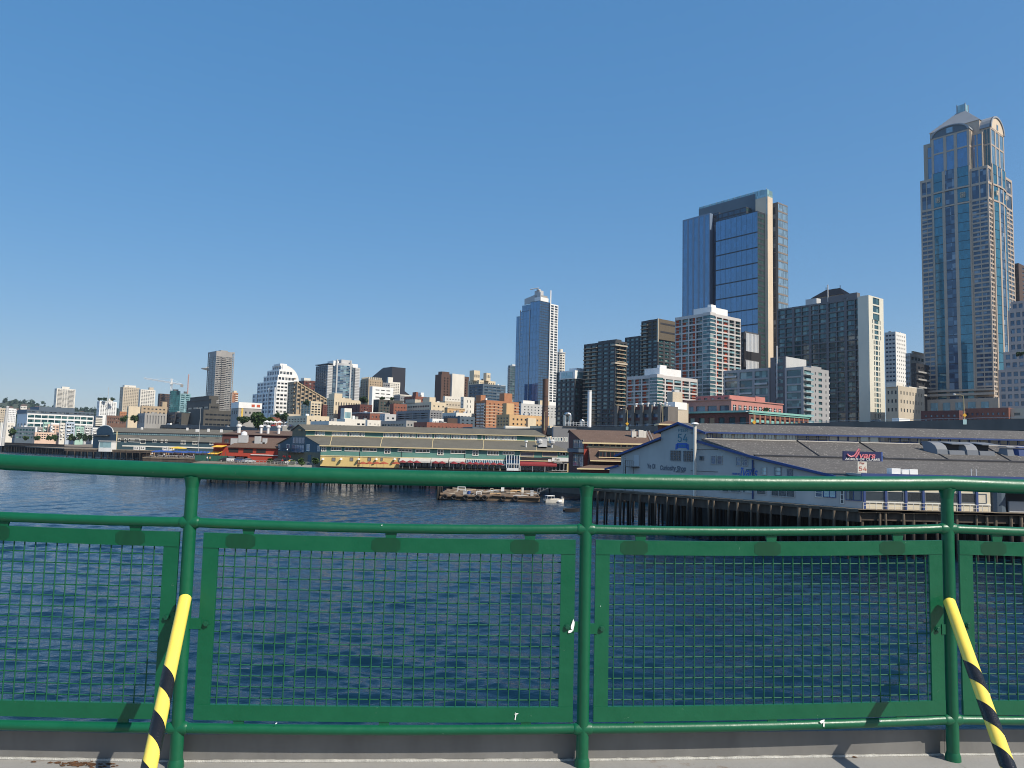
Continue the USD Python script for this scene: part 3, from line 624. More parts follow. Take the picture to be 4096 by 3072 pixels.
simple('power_substation', 'grey windowless hall with upright ribs in front of the tan building', 580, 1652, 720, 551, 668, 'concrete_grey', (4, 1, .25, .8), (7, 1, .35, .82), 1697, rz=41, gl='mid_grey', rec=.8)
simple('building', 'orange brick house between the beige towers and the brown warehouse', 480, 1646, 830, 477, 512, 'orange_brick', None, (4, 2, .4, .4), 1665, rz=47)
# dark stepped office
b = B('office_building', 'dark olive stepped office building with strip windows below the lattice tower', 815, 1638, 690, 763, 938, 'dark_grey', rz=41)
M('dark_olive', (.062, .058, .048), .8, .15, .2)
b.wall = 'dark_olive'; strip = lambda n, k, m=3: (lambda w, h: grid(n, k, .82, .34, 1.5, 1.5, max(1, h - k * 4.2 - m), m - 1)(w, h))
b.block(0, b.R, 0, b.L, 0, b.H, R=strip(7, 4), L=strip(3, 0) if False else None, gl='win_black')
b.block(-8, b.R * .3, b.L + .2, b.L * 2.2, 0, b.H - 3, R=None, L=strip(3, 3), gl='win_black')
b.block(6, b.R * .55, 4, b.L * 1.9, b.H - .7, b.H + 6, R=strip(5, 1, 2), L=strip(4, 1, 2), gl='win_black')
b.block(14, b.R * .42, 12, b.L * 2.4, b.H + 5.3, b.H + 11, R=strip(3, 1, 2), L=strip(5, 1, 2), gl='win_black')
b.block(20, b.R * .40, 20, b.L * 2.1, b.H + 10.3, b.H + 14, gl='win_black'); b.done()
simple('office_building', 'dark glassy low office wing left of the stepped building', 700, 1648, 720, 668, 770, 'near_black', (4, 3, .9, .4), (5, 3, .85, .35), 1697, rz=41, gl='win_black')
# lattice tower: open frames at its edges
b = B('apartment_tower', 'tall grey concrete apartment tower with open balcony lattices at its edges', 866, 1403, 900, 838, 930, 'concrete_grey', rz=41)
M('lattice_grey', (.30, .285, .265), .85, .1, .2); b.wall = 'lattice_grey'; nf = 29; zb = b.zc(1640); fh = (b.H - 6 - zb) / nf
b.block(0, b.R, 0, b.L, 0, b.H, L=grid(2, nf, .92, .5, .3, .3, zb, 6), R=grid(5, nf, .93, .52, .3, .3, zb, 6), gl='win_dark')
b.block(b.R * .3, b.R * .75, 2, b.L - 2, b.H - .7, b.H + 1.5)
wd = b.xx(939) - b.R
for k in range(nf + 1):
    z = zb + k * fh
    put(b.path, 'balcony_slab', MB().box(b.R + .02, b.R + wd, .6, 6.5, z - .2, z + .15), 'lattice_grey'); put(b.path, 'balcony_slab', MB().box(.6, 6.5, b.L + .02, b.L + 5.5, z - .2, z + .15), 'lattice_grey')
    if k < nf:
        put(b.path, 'balcony', MB().box(b.R * .36, b.R * .64, -1.3, -.02, z - .15, z + .9), 'lattice_grey')
for x0, y0 in ((b.R + wd - .7, .5), (b.R + wd - .7, 6), (.5, b.L + 5), (6, b.L + 5)): b.box('column', 'lattice_grey', x0, x0 + .8, y0, y0 + .8, 0, b.H + .4)
b.box('roof_slab', 'lattice_grey', b.R, b.R + wd + .2, .3, 7, b.H - 1.6, b.H + .3); b.box('roof_slab', 'lattice_grey', .3, 7, b.L, b.L + 6, b.H - 1.6, b.H + .3); b.done()
# observation tower peeping out behind it
_c = at(851, 1476, 1500)
t = thing('observation_tower', 'observation tower saucer peeping out left of the grey lattice tower', 'tower', (_c[0], _c[1], 50))
h_ = _c[2] - 50
put(t, 'saucer', MB().lathe([(3, -7), (9, -4.5), (12, -3), (21, -1), (21.5, 0), (13, 1.6), (12, 3.2), (5, 4.5), (2, 9), (.4, 11), (.2, 20)], 28, (0, 0, h_)).out(), 'warm_white', smooth=30)
for k in range(3):
    a = 2.1 * k + .4; put(t, 'leg', MB().tube([(14 * math.cos(a), 14 * math.sin(a), 0), (4 * math.cos(a), 4 * math.sin(a), h_ * .6), (6 * math.cos(a), 6 * math.sin(a), h_ - 6)], [2, 1.4, 1.4], 6), 'warm_white')
# tower crane
c0, c1 = at(681, 1628, 1140), at(684, 1531, 1140); M('crane_white', (.78, .76, .72), .5, .05, 1)
t = thing('tower_crane', 'white tower crane above the dark unfinished block', 'crane', (c0[0], c0[1], 40)); zt = c1[2] - 40
def lattice(mb, a, b, w, n, r=.16):
    a, b = np.array(a, float), np.array(b, float); d = (b - a) / np.linalg.norm(b - a); s = np.cross(d, [0, 0, 1.0]); s = s / np.linalg.norm(s) if np.linalg.norm(s) > .1 else np.array([1.0, 0, 0]); e = np.cross(s, d)
    cs = [(1, 1), (1, -1), (-1, -1), (-1, 1)]
    for p, q in cs: mb.tube([a + (s * p + e * q) * w, b + (s * p + e * q) * w], r, 4)
    for k in range(n):
        x, y = a + (b - a) * k / n, a + (b - a) * (k + 1) / n
        for i in range(4):
            (p, q), (p2, q2) = cs[i], cs[(i + 1) % 4]
            mb.tube([x + (s * p + e * q) * w, y + (s * p2 + e * q2) * w], r * .6, 3, False)
    return mb
put(t, 'mast', lattice(MB(), (0, 0, 0), (0, 0, zt), 1.0, 30, .25), 'crane_white')
j0 = at(577, 1513, 1165) - [c0[0], c0[1], 40]; j1 = at(728, 1539, 1130) - [c0[0], c0[1], 40]; hub = np.array([0, 0, zt]); top = at(686, 1515, 1140) - [c0[0], c0[1], 40]
put(t, 'jib', lattice(MB(), hub, j0, .8, 24, .28), 'crane_white'); put(t, 'counter_jib', lattice(MB(), hub, j1, .8, 8, .3), 'crane_white')
put(t, 'tower_head', lattice(MB(), hub, top, .7, 3, .25), 'crane_white'); put(t, 'counterweight', MB().box(j1[0] - 1.6, j1[0] + 1.6, j1[1] - 1.2, j1[1] + 1.2, j1[2] - 3.5, j1[2] + .8), 'concrete_grey'); put(t, 'cab', MB().box(-1.5, 1.5, -3, -.5, zt - 2.5, zt + .2), 'crane_white')
for q in (j0 * .7 + hub * .3, j1): put(t, 'stay', MB().tube([top, q + [0, 0, .8]], .12, 4), 'crane_white')
p = at(751, 1560, 1400); t = thing('radio_mast', 'thin pinkish lattice mast far behind the green glass tower', 'mast', (p[0], p[1], 50)); M('mast_pink', (.5, .3, .25), .7)
put(t, 'mast', lattice(MB(), (0, 0, 0), (0, 0, at(752, 1497, 1400)[2] - 50), .6, 20, .25), 'mast_pink')

# ---------------------------------------------------------------- the middle of the town
# white terraced tower
b = B('apartment_tower', 'white terraced apartment tower stepping up to a rounded crown', 1103, 1582, 640, 1010, 1180, 'white_paint', rz=41)
b.o  # near corner; tiers step back from the left
zz = lambda r: b.zc(1350 + .3165 * r)
b0 = zz(960); fh = 3.35
def tier(x0, x1, y0, y1, z0, z1, nl, nr):
    n = max(1, round((z1 - z0) / fh)); b.block(x0, x1, y0, y1, z0, z1, L=grid(nl, n, .74, .62, .3, .3, 0.1, .4), R=grid(nr, n, .74, .5, .3, .3, .1, .4), gl='win_blue', glR='win_dark', parapet=.5)
Lw, Rw = b.L, b.R
tier(0, Rw, 0, Lw, b0, zz(690), 7, 5); b.block(0, Rw, 0, Lw, 0, b0 - .02, parapet=0)
tier(.6, Rw - .3, .4, Lw * .84, zz(690) + .02, zz(545), 6, 5)
tier(1.5, Rw - .6, 1.0, Lw * .62, zz(545) + .02, zz(470), 5, 5)
tier(3.0, Rw - 2, 2.0, Lw * .55, zz(470) + .02, zz(395), 5, 4)
tier(5.0, Rw - 6, 3.5, Lw * .42, zz(395) + .02, zz(340), 4, 3)
mb = MB(); n = 8
for k in range(n):       # rounded glazed crown that falls away to the right
    a0, a1 = math.pi / 2 * k / n, math.pi / 2 * (k + 1) / n; x0, x1 = Rw * .35 + math.sin(a0) * Rw * .9, Rw * .35 + math.sin(a1) * Rw * .9; z0, z1 = zz(545) + math.cos(a0) * (zz(330) - zz(545)), zz(545) + math.cos(a1) * (zz(330) - zz(545))
    mb.hexa([(x0, 3, zz(560)), (x1, 3, zz(560)), (x1, Lw * .5, zz(560)), (x0, Lw * .5, zz(560))], [(x0, 3, z0), (x1, 3, z1), (x1, Lw * .5, z1), (x0, Lw * .5, z0)])
put(b.path, 'crown', mb, 'white_paint'); b.box('penthouse', 'white_paint', Rw * .25, Rw * .6, 4, Lw * .35, zz(345), zz(318))
for k in range(4): b.box('pier', 'white_paint', -.7, 0, Lw * (.02 + .25 * k), Lw * (.02 + .25 * k) + 1.6, 0, zz(690 - 60 * (k < 2)))
b.done()
# tan tower with a long sloping roof
b = B('apartment_building', 'tan apartment building with a long steep sloping tan roof', 1188, 1528, 600, 1152, 1311, 'tan', rz=41)
Lw, Rw = b.L, b.R; z1, z0 = b.H, b.zc(1592); n = 10; zb = b.zc(1655)
m = b.mb('tan')
pl = face(m, (0, Lw, 0), (0, -1, 0), (-1, 0, 0), Lw, z1, grid(3, 11, .6, .5, .5, .5, zb, 1)(Lw, z1))
cols = []
for k in range(8):                    # columns of balconies under the slope
    x0, x1 = Rw * k / 8, Rw * (k + 1) / 8; zt = z1 + (z0 - z1) * (k + 1) / 8
    nr = max(1, int((zt - zb) / 3.4)); pr = face(m, (x0, 0, 0), (1, 0, 0), (0, -1, 0), x1 - x0, zt, grid(1, nr, .74, .6, 0, 0, zt - nr * 3.4 - .2, .8)(x1 - x0, zt)); pl += pr
    b.box('fin', 'tan', x0 - .25, x0 + .25, -1.2, -.02, 0, zt + 1.2)
    m.quad((x1, 0, 0), (x1, Lw, 0), (x1, Lw, zt), (x1, 0, zt)) if k == 7 else None
b.panes += [(q, 'win_dark', 'window') for q in pl]
M('slope_tan', (.42, .33, .20), .7, .15, .3)
put(b.path, 'sloping_roof', MB().hexa([(-.3, -.8, z1 - .2), (Rw + .3, -.8, z0 - .2), (Rw + .3, Lw, z0 - .2), (-.3, Lw, z1 - .2)], [(-.3, -.8, z1 + .5), (Rw + .3, -.8, z0 + .5), (Rw + .3, Lw, z0 + .5), (-.3, Lw, z1 + .5)]), 'slope_tan')
for f, g in ((.42, .3), (.55, .45), (.68, .3), (.3, .5)):
    x = Rw * f; z = z1 + (z0 - z1) * f + .5; put(b.path, 'roof_window', MB().hexa([(x, Lw * g, z), (x + 4, Lw * g, z + (z0 - z1) / Rw * 4), (x + 4, Lw * g + 4, z + (z0 - z1) / Rw * 4), (x, Lw * g + 4, z)], [(x, Lw * g, z + .9), (x + 4, Lw * g, z + .4 + (z0 - z1) / Rw * 4), (x + 4, Lw * g + 4, z + .4 + (z0 - z1) / Rw * 4), (x, Lw * g + 4, z + .9)]), 'win_dark')
for k in range(9): b.box('balcony', 'tan', -1.4, -.02, Lw * .1, Lw * .45, zb + 3.4 * k, zb + 3.4 * k + 1.1)
b.done()
simple('building', 'dark red and white flat block behind the tan sloping roof', 1216, 1521, 700, 1195, 1268, 'dark_red_brick', (2, 6, .5, .5), (3, 6, .5, .5), 1600, caps=[(0, .5, 0, .6, 3, 'warm_white')])
# curved glass condominium
b = B('apartment_tower', 'curved blue glass condominium tower with balcony stacks at both sides', 1316, 1459, 640, 1264, 1437, 'slate_blue', rz=41)
Lw, Rw = b.L, b.R; zb = b.zc(1600); nf = 22; fh = (b.H - zb) / nf
b.block(0, Rw, 0, Lw, 0, b.H, 'slate_blue', L=grid(6, nf, .8, .6, .5, .5, zb, .6), R=grid(1, nf, .2, .6, 0, Rw * .8, zb, .6), gl='win_dark')
arc = [(Rw * (.14 + .66 * t), -5.5 * math.sin(math.pi * t) - .1) for t in np.linspace(0, 1, 9)]; ztop = b.zc(1450)
for i in range(8):
    (xa, ya), (xb, yb) = arc[i], arc[i + 1]
    for k in range(nf):
        z = zb + k * fh; mt = ('glass_sky', 'glass_pale', 'glass_blue', 'glass_sky')[rng.randrange(4)] if 2 <= i <= 5 else ('glass_blue', 'glass_sky')[rng.randrange(2)]
        b.panes.append(([(xa, ya, z + .25), (xb, yb, z + .25), (xb, yb, z + fh), (xa, ya, z + fh)], mt, 'glass_panel'))
mb = MB(); mb.prism([(Rw * .14, 0)] + [(x, y + .15) for x, y in arc] + [(Rw * .8, 0)], 0, ztop); put(b.path, 'bay', mb, 'pale_grey')
for t in (.22, .76):
    i = int(t * 8); x, y = arc[i]; b.box('pier', 'pale_grey', x - .6, x + .6, y - .5, y + .3, 0, ztop + 3)
for k in range(nf):
    z = zb + k * fh
    put(b.path, 'balcony', MB().box(-1.6, 2.8, -1.6, -.02, z - .1, z + 1.0), 'pale_grey'); put(b.path, 'balcony', MB().box(Rw * .84, Rw * 1.0, -1.8, -.02, z - .1, z + 1.0), 'pale_grey')
b.box('penthouse', 'white_paint', Rw * .12, Rw * .30, -1, Lw * .4, b.H - .5, b.zc(1441)); b.box('penthouse', 'pale_grey', Rw * .36, Rw * .70, -2, Lw * .4, b.H - .5, b.zc(1434)); b.box('penthouse', 'white_paint', Rw * .74, Rw * .94, -.5, Lw * .4, b.H - .5, b.zc(1446)); b.box('roof_canopy', 'slate_blue', -.5, Rw * .12, -1, Lw + .5, b.H + .8, b.H + 1.5); b.done()
# dark slanted wedge
p0 = at(1570, 1515, 860); b = B('office_tower', 'black glass tower with a slanted wedge top', 1569, 1467, 860, 1430, 1600, 'near_black', rz=41)
M('black_cladding', (.028, .028, .034), .35, .1, .2)
yA, yB, yC = 0, b.yx(1532), b.yx(1455); zA, zC = b.H, b.zc(1522, 0, b.yx(1468))
put(b.path, 'body', MB().add([(0, 0, 0), (0, yB, 0), (0, yC + 20, 0), (0, yC + 20, zC - 12), (0, yB, zA), (0, 0, zA)] + [(18, 0, 0), (18, yB, 0), (18, yC + 20, 0), (18, yC + 20, zC - 12), (18, yB, zA), (18, 0, zA)],
     [[0, 5, 4, 1], [1, 4, 3, 2], [6, 7, 10, 11], [7, 8, 9, 10], [0, 6, 11, 5], [5, 11, 10, 4], [4, 10, 9, 3], [2, 3, 9, 8]]), 'black_cladding')
put(b.path, 'base_wing', MB().hexa([(18.1, 0, 0), (60, 0, 0), (60, 18, 0), (18.1, 18, 0)], [(18.1, 0, zA * .62), (60, 0, zA * .28), (60, 18, zA * .28), (18.1, 18, zA * .62)]), 'black_cladding'); b.done()
b = simple('building', 'old tan brick building with a notched parapet beneath the black wedge', 1475, 1517, 690, 1442, 1530, 'tan', (3, 8, .6, .55), (5, 8, .35, .4), 1600)
for k in range(7):
    b.box('merlon', 'cream', b.R * k / 7, b.R * (k + .5) / 7, 0, 1, b.H, b.H + 2.2); b.box('merlon', 'cream', 0, 1, 1 + b.L * .9 * k / 7, 1 + b.L * .9 * (k + .5) / 7, b.H, b.H + 2.2)
simple('building', 'grey infill with dark windows between the notched brick building and the cream tower', 1532, 1530, 700, 1520, 1560, 'mid_grey', None, (3, 6, .6, .5), 1590)
simple('parking_garage', 'blank white garage with nine dark slots', 1490, 1545, 650, 1478, 1574, 'white_paint', None, (3, 4, .72, .25, .12), 1608, gl='win_black', rz=41)
simple('apartment_building', 'cream slab with rows of small square windows under the black wedge', 1553, 1526, 720, 1546, 1601, 'warm_white', (1, 9, .4, .4), (5, 9, .55, .45), 1590, caps=[(.0, .4, .1, .8, 5, 'warm_white')], rz=41)
simple('apartment_building', 'cream two-winged apartment house left of the glass condominium foot', 1337, 1590, 560, 1308, 1406, 'cream', (4, 7, .55, .5), (6, 2, .4, .4), 1663, caps=[(.05, .5, .1, .9, 4, 'cream')])
simple('building', 'plain cream low wing at the foot of the glass condominium', 1400, 1600, 570, 1350, 1443, 'cream', (3, 2, .4, .4), (4, 2, .45, .4), 1640)
simple('apartment_building', 'teal glass and cream corner block below the tan sloping roof', 1244, 1604, 540, 1206, 1286, 'cream', (3, 5, .85, .7), (3, 5, .72, .6), 1662, gl='glass_teal', glR='win_dark')
simple('building', 'narrow dark red brick building beside the teal corner block', 1292, 1619, 548, 1284, 1310, 'dark_red_brick', (1, 4, .4, .4), (1, 4, .3, .4), 1660)
simple('brick_building', 'dark red brick block with two white downpipes in the middle of the town', 1440, 1617, 530, 1353, 1489, 'dark_red_brick', (5, 3, .35, .4), (4, 3, .4, .4), 1650)
simple('apartment_building', 'olive grey block with roof trees right of the dark red brick block', 1516, 1597, 540, 1494, 1612, 'dark_olive', (2, 4, .5, .5), (7, 4, .5, .5), 1650, gl='win_teal'); 
simple('brick_building', 'small brick house with white windows in front of the olive block', 1575, 1614, 510, 1560, 1628, 'red_brick', None, (4, 2, .4, .35), 1650)
simple('apartment_building', 'red brown block with slate glazed balconies right of the olive block', 1662, 1585, 560, 1617, 1722, 'red_brick', (6, 4, .85, .6), (3, 4, .45, .45), 1640, gl='glass_pale', glR='win_dark', caps=[(.1, .25, .1, .4, 4, 'red_brick'), (.5, .7, .2, .6, 4, 'white_paint')])
simple('building', 'grey building with white cornice behind the red brown block', 1600, 1581, 640, 1575, 1650, 'mid_grey', (5, 2, .5, .4), (5, 2, .5, .4), 1610, caps=[(0, 1, 0, 1, 1.4, 'warm_white')])
# brown tower with the white panel
b = B('office_tower', 'brown tower with one tall blank white panel on its sunny side', 1766, 1497, 720, 1741, 1876, 'brown_brick', rz=41)
M('chocolate', (.085, .045, .032), .8, .12, .3); b.wall = 'chocolate'; Lw, Rw = b.L, b.R; x0, x1 = b.xx(1803), b.xx(1852)
zt = b.zc(1491); b.block(0, Rw, 0, Lw, 0, b.H, R=lambda w, h: [r for r in grid(8, 9, .4, .5, 2, 2, b.zc(1604), 2)(w, h) if r[1] < x0 - .3 or r[0] > x1 + .3], gl='win_black')
b.box('blank_panel', 'warm_white', x0, x1, -2.5, Lw * .5, 0, zt); b.box('rooftop_room', 'chocolate', 2, x0 - .1, 2, Lw - 2, b.H - .6, b.H + 3); b.done()
simple('building', 'white cornice band building at the foot of the brown tower', 1780, 1584, 640, 1772, 1856, 'warm_white', None, (6, 2, .4, .3), 1612)
# slate office with the two little cream towers behind
simple('office_building', 'slate blue office with a glazed right side in the middle distance', 1932, 1535, 620, 1876, 2023, 'slate_blue', (3, 5, .7, .38), (5, 5, .88, .5), 1600, gl='win_dark', glR='win_blue', caps=[(.8, 1.0, .02, .5, 1, 'white_paint')], rz=39)
b = simple('building', 'old cream building with two square rooftop towers behind the slate office', 1916, 1520, 700, 1872, 1982, 'cream', (5, 2, .5, .5), (7, 2, .5, .45), 1545, parapet=.4)
for x, w in ((1879, 1918), (1934, 1961)):
    q = at((x + w) / 2, 1520, 705); a = q - b.o; lx, ly = a @ b.u, a @ b.v; s = (w - x) / 3050 * 705 * .38; b.box('roof_tower', 'cream', lx - s, lx + s, ly - s, ly + s, b.H - .4, b.H + (9 if x < 1900 else 7)); 
    for k in range(3): put(b.path, 'window', MB().quad(*[(lx - s + 2 * s * (k + .25 + .5 * e) / 3, ly - s - .02, b.H + 2.5 + 2.6 * f) for e, f in ((0, 0), (1, 0), (1, 1), (0, 1))]), 'win_dark')
# cream cluster
simple('apartment_building', 'tall narrow cream wall with an arched slot, left of the brick apartment house', 1855, 1587, 520, 1843, 1898, 'warm_white', (1, 4, .4, .4), (2, 3, .22, .5, .2), 1655, parapet=.5)
simple('building', 'cream stepped block with a big blank gable in the middle of the town', 1725, 1607, 500, 1598, 1785, 'cream', (12, 3, .8, .4), (3, 3, .3, .35), 1668, caps=[(.1, .5, .1, .3, 4, 'cream'), (.0, .4, .5, .8, 3, 'beige')])
simple('building', 'pale tan block with a rounded corner behind the cream stepped block', 1780, 1604, 540, 1760, 1845, 'beige', (2, 4, .4, .4), (5, 3, .4, .35), 1650)
simple('building', 'cream and terracotta terraced wing under the narrow cream wall', 1790, 1632, 490, 1778, 1860, 'orange_tan', None, (4, 3, .5, .4), 1665, caps=[(0, 1, 0, 1, 1.2, 'cream')])
simple('building', 'long white roofed deck building left of the brick apartment house', 1825, 1650, 470, 1770, 1900, 'warm_white', (6, 1, .6, .5), (5, 1, .7, .5), 1675, parapet=.3)
# brick apartment house
b = simple('apartment_building', 'orange brick apartment house with dark balconies on its shaded side', 1945, 1600, 470, 1897, 2076, 'orange_brick', (3, 9, .82, .6), (7, 8, .36, .4), 1706, caps=[(-.02, .12, .4, .8, 4, 'orange_brick'), (.58, .82, .1, .5, 6, 'orange_brick')], balc=[('L', 8, .05, .32, 1.2, 'pale_grey'), ('L', 8, .38, .65, 1.2, 'pale_grey')])
for k in range(1, 8): b.box('floor_band', 'cream', 0, b.R, -.12, -.01, b.zc(1706) + (b.H - 1.2 - b.zc(1706)) * k / 8 - .25, b.zc(1706) + (b.H - 1.2 - b.zc(1706)) * k / 8)
b = simple('apartment_building', 'tan and orange block with open loggias right of the brick apartment house', 2038, 1657, 420, 1986, 2196, 'orange_tan', (4, 3, .6, .5), (9, 2, .4, .4), 1704, caps=[(.02, .2, .3, .6, 7, 'orange_tan')])
b.box('loggia', 'cream', b.R * .42, b.R * .62, -1.5, -.02, b.H - 9, b.H - 1.5)
simple('office_building', 'pale grey office with a white roof parapet behind the tan block', 2085, 1613, 560, 2070, 2235, 'pale_grey', (1, 4, .4, .4), (10, 4, .32, .42), 1666, caps=[(.05, .35, .05, .5, 3, 'white_paint'), (.5, .75, .1, .5, 4, 'cream')], rz=39)
# low roofs just behind the green shed
simple('market_building', 'long low cream building with small windows behind the green pier shed', 1316, 1684, 360, 1242, 1421, 'warm_white', (9, 1, .45, .4), (6, 1, .3, .4), 1705, parapet=.3, rz=47)
M('teal_roof', (.30, .46, .42), .7, .1, .3)
b = simple('market_building', 'white building with a teal tower box and wide pale teal roof', 1380, 1675, 390, 1330, 1525, 'warm_white', (3, 1, .5, .4), (7, 1, .6, .4), 1703, roof='teal_roof', parapet=.2); b.box('roof_tower', 'warm_white', 1, b.R * .25, 3, b.L * .5, b.H - .2, b.H + 5.6); b.box('tower_glass', 'glass_pale', b.R * .06, b.R * .22, 2.9, 3.0, b.H + .6, b.H + 3.6)
simple('building', 'low cream terrace building left of the teal-roofed building', 1228, 1662, 430, 1150, 1317, 'cream', (6, 2, .6, .45), (4, 1, .3, .3), 1690, roof='teal_roof')
simple('building', 'small plain white building right of the teal-roofed building', 1470, 1680, 380, 1462, 1512, 'warm_white', None, (2, 1, .3, .3), 1700)
simple('building', 'low grey green flat building with planted roof behind the green shed', 1625, 1682, 380, 1523, 1668, 'concrete_grey', (8, 1, .8, .5), (3, 1, .4, .5), 1706, gl='win_teal')
simple('parking_garage', 'long grey parking deck with dark open strips', 1720, 1640, 450, 1585, 1770, 'mid_grey', (4, 3, .92, .42), (4, 3, .6, .4), 1675, gl='win_black', rec=1.5)
simple('brick_building', 'red brick building with a small green wreath sign above the green shed', 1708, 1688, 350, 1655, 1890, 'red_brick', (3, 1, .4, .4), (11, 1, .3, .35), 1712, caps=[(.5, .72, .2, .5, 3.2, 'dark_brown')])
simple('building', 'white house with dark windows above the red brick building', 1730, 1674, 400, 1718, 1775, 'white_paint', None, (6, 1, .6, .5), 1690)
simple('building', 'dark slate block behind the red brick building', 1840, 1665, 440, 1775, 1900, 'slate_blue', (4, 2, .4, .4), (3, 2, .4, .4), 1700)
simple('building', 'terracotta and white row with a long parapet in the middle of the town', 1480, 1650, 480, 1380, 1560, 'red_brick', (7, 1, .4, .4), (5, 1, .4, .4), 1675, caps=[(0, 1, 0, 1, 1.0, 'white_paint')])
simple('building', 'pale block with a grey side left of the long parking deck', 1540, 1655, 470, 1520, 1585, 'pale_grey', (2, 2, .5, .4), (2, 1, .4, .4), 1680)
simple('shed', 'slate grey low roof with two small skylights above the green shed', 1890, 1708, 330, 1850, 2018, 'slate_blue', None, None, 1715)
simple('building', 'white low building with a red awning left of the dark chimney', 2022, 1703, 340, 2015, 2130, 'warm_white', None, (9, 1, .6, .3), 1720)
simple('building', 'cream low building with square windows right of the dark chimney', 2200, 1703, 335, 2120, 2254, 'cream', (6, 1, .4, .4), (5, 1, .4, .45), 1722)
b = simple('pavilion', 'grey store with a white and red roof band below the white terraced tower', 955, 1628, 600, 925, 1046, 'concrete_grey', (3, 1, .5, .5), (5, 1, .4, .3), 1662, caps=[(-.01, 1.01, -.02, 1, 4.6, 'white_paint')]); [b.box('red_sign', 'red_panel', b.R * x, b.R * (x + .14), -.5, -.38, b.H + .6, b.H + 2.6) for x in (.55, .78)]; b.box('yellow_corner', 'shed_yellow_far', b.R * .12, b.R * .2, -.1, -.02, b.H - 9, b.H - .8)
simple('house', 'red brick lodge beside the big round trees', 1085, 1668, 520, 1075, 1125, 'red_brick', None, (3, 1, .4, .4), 1692)
simple('building', 'cream low block under the teal corner block', 1150, 1655, 520, 1080, 1200, 'beige', (4, 1, .4, .4), (4, 1, .4, .4), 1680)

# ---------------------------------------------------------------- the tall towers on the right
GLS('tower_glass', (.02, .07, .15), 2.9, .035, .035, .05, (.78, .9, 1))
GLS('bow_glass', (.015, .085, .12), 2.2, .05, .05, .08, (.65, .95, 1))
GLS('glass_bright', (.16, .26, .36), 3.2, .04, .05, .1)  # base colour lightened to carry part of the reflected sky
M('fin_tan', (.62, .50, .36), .6, .06, .2)
M('mullion_dark', (.03, .035, .045), .5, .1, .2)
# blue glass hotel tower with a white side
b = B('residential_tower', 'slim blue glass tower with a white gridded side and white crown', 2160, 1202, 735, 2065, 2232, 'tower_glass', rz=44)
Lw, Rw = b.L, b.R; zb = b.zc(1604); y1, y2 = b.yx(2122), b.yx(2083); zt = b.H; zl = b.zc(1248, 0, y2); xw = b.xx(2200)
nf = 38; fh = (zt - zb) / nf
def strips(w0, n):  # glass panels flush in a thin frame, a few floors tall
    return lambda w, h: grid(n, 13, .985, .985, 0, 0, zb, .5)(w, h)
b.block(0, xw, 0, y1, 0, zt, 'mullion_dark', L=lambda w, h: grid(3, 13, .99, .985, 0, 0, zb, .3)(w, h), R=lambda w, h: grid(5, nf, .95, .80, .1, .1, zb, .3)(w, h), gl='tower_glass', glR='glass_blue', rec=.06, pane='glass_panel')
b.block(-.3, xw * .8, y1 + .02, y2, 0, zl, 'mullion_dark', L=lambda w, h: grid(3, 12, .99, .985, 0, 0, zb, .3)(w, h), gl='tower_glass', rec=.06, pane='glass_panel')
b.block(.8, xw * .7, y2 + .02, Lw, 0, zl - 4, 'mullion_dark', L=lambda w, h: grid(2, 12, .98, .985, 0, 0, zb, .3)(w, h), gl='tower_glass', rec=.06, pane='glass_panel')
b.block(1.2, xw * .9, y1 + .04, y2 - 1, zl - 1, zt - 2, 'mullion_dark', L=lambda w, h: grid(2, 4, .98, .98, 0, 0, .2, .2)(w, h), gl='tower_glass', rec=.06, pane='glass_panel')
b.block(xw + .02, Rw, -.5, Lw * .55, 0, zt - 1.0, 'white_paint', R=lambda w, h: [r for r in grid(2, nf, .74, .72, .3, .2, zb, .8)(w, h)], gl='win_dark', rec=.5)
b.box('white_fin', 'white_paint', xw - .7, xw + .5, -1.1, -.52, 0, b.zc(1162, xw, 0))
b.box('white_fin', 'pale_grey', -.5, .35, y2 - .3, y2 + .3, 0, zl + 2); b.box('white_fin', 'pale_grey', -.4, -.02, y1 + .1, y1 + .7, 0, zl + 1)
for k in range(24): b.box('fin_tick', 'pale_grey', -.35, -.31, y2 - 3.4, y2 - .4, zb + (zl - zb) * k / 24, zb + (zl - zb) * k / 24 + .25)
mb = MB(); n = 8; zc1 = b.zc(1180); 
for k in range(n):     # curved white screen on the roof
    a0, a1 = k / n, (k + 1) / n; f = lambda a: (1.5 + 3.0 * math.sin(math.pi * a * .5), .8 + (y2 - 1.5) * a)
    (xa, ya), (xb, yb) = f(a0), f(a1); za, zbb = zt + (zc1 - zt) * 1.0, zt + (zc1 - zt) * 1.0
    mb.hexa([(xa, ya, zt - .5), (xa + .5, ya, zt - .5), (xb + .5, yb, zt - .5), (xb, yb, zt - .5)], [(xa, ya, za + 3.5 - 3.5 * a0), (xa + .5, ya, za + 3.5 - 3.5 * a0), (xb + .5, yb, zbb + 3.5 - 3.5 * a1), (xb, yb, zbb + 3.5 - 3.5 * a1)])
put(b.path, 'roof_screen', mb, 'pale_grey'); b.box('roof_room', 'white_paint', 1.6, xw - 1, 1.2, 9, zt - .5, zt + 4.2); b.box('roof_room', 'concrete_grey', 2.6, xw - 1, 2.6, 10, zt + 4.2, zt + 6.5); b.box('roof_room', 'pale_grey', 2.5, xw * .55, 3, 10, zt + 6.5, zt + 11)
put(b.path, 'window_washing_rig', MB().tube([(3, 5, zt + 11), (3, 5, zt + 13.5), (-1, 13, zt + 12.5)], .5, 6).box(1.5, 4.5, 3.5, 6.5, zt + 11, zt + 12.2), 'pale_grey'); b.done()
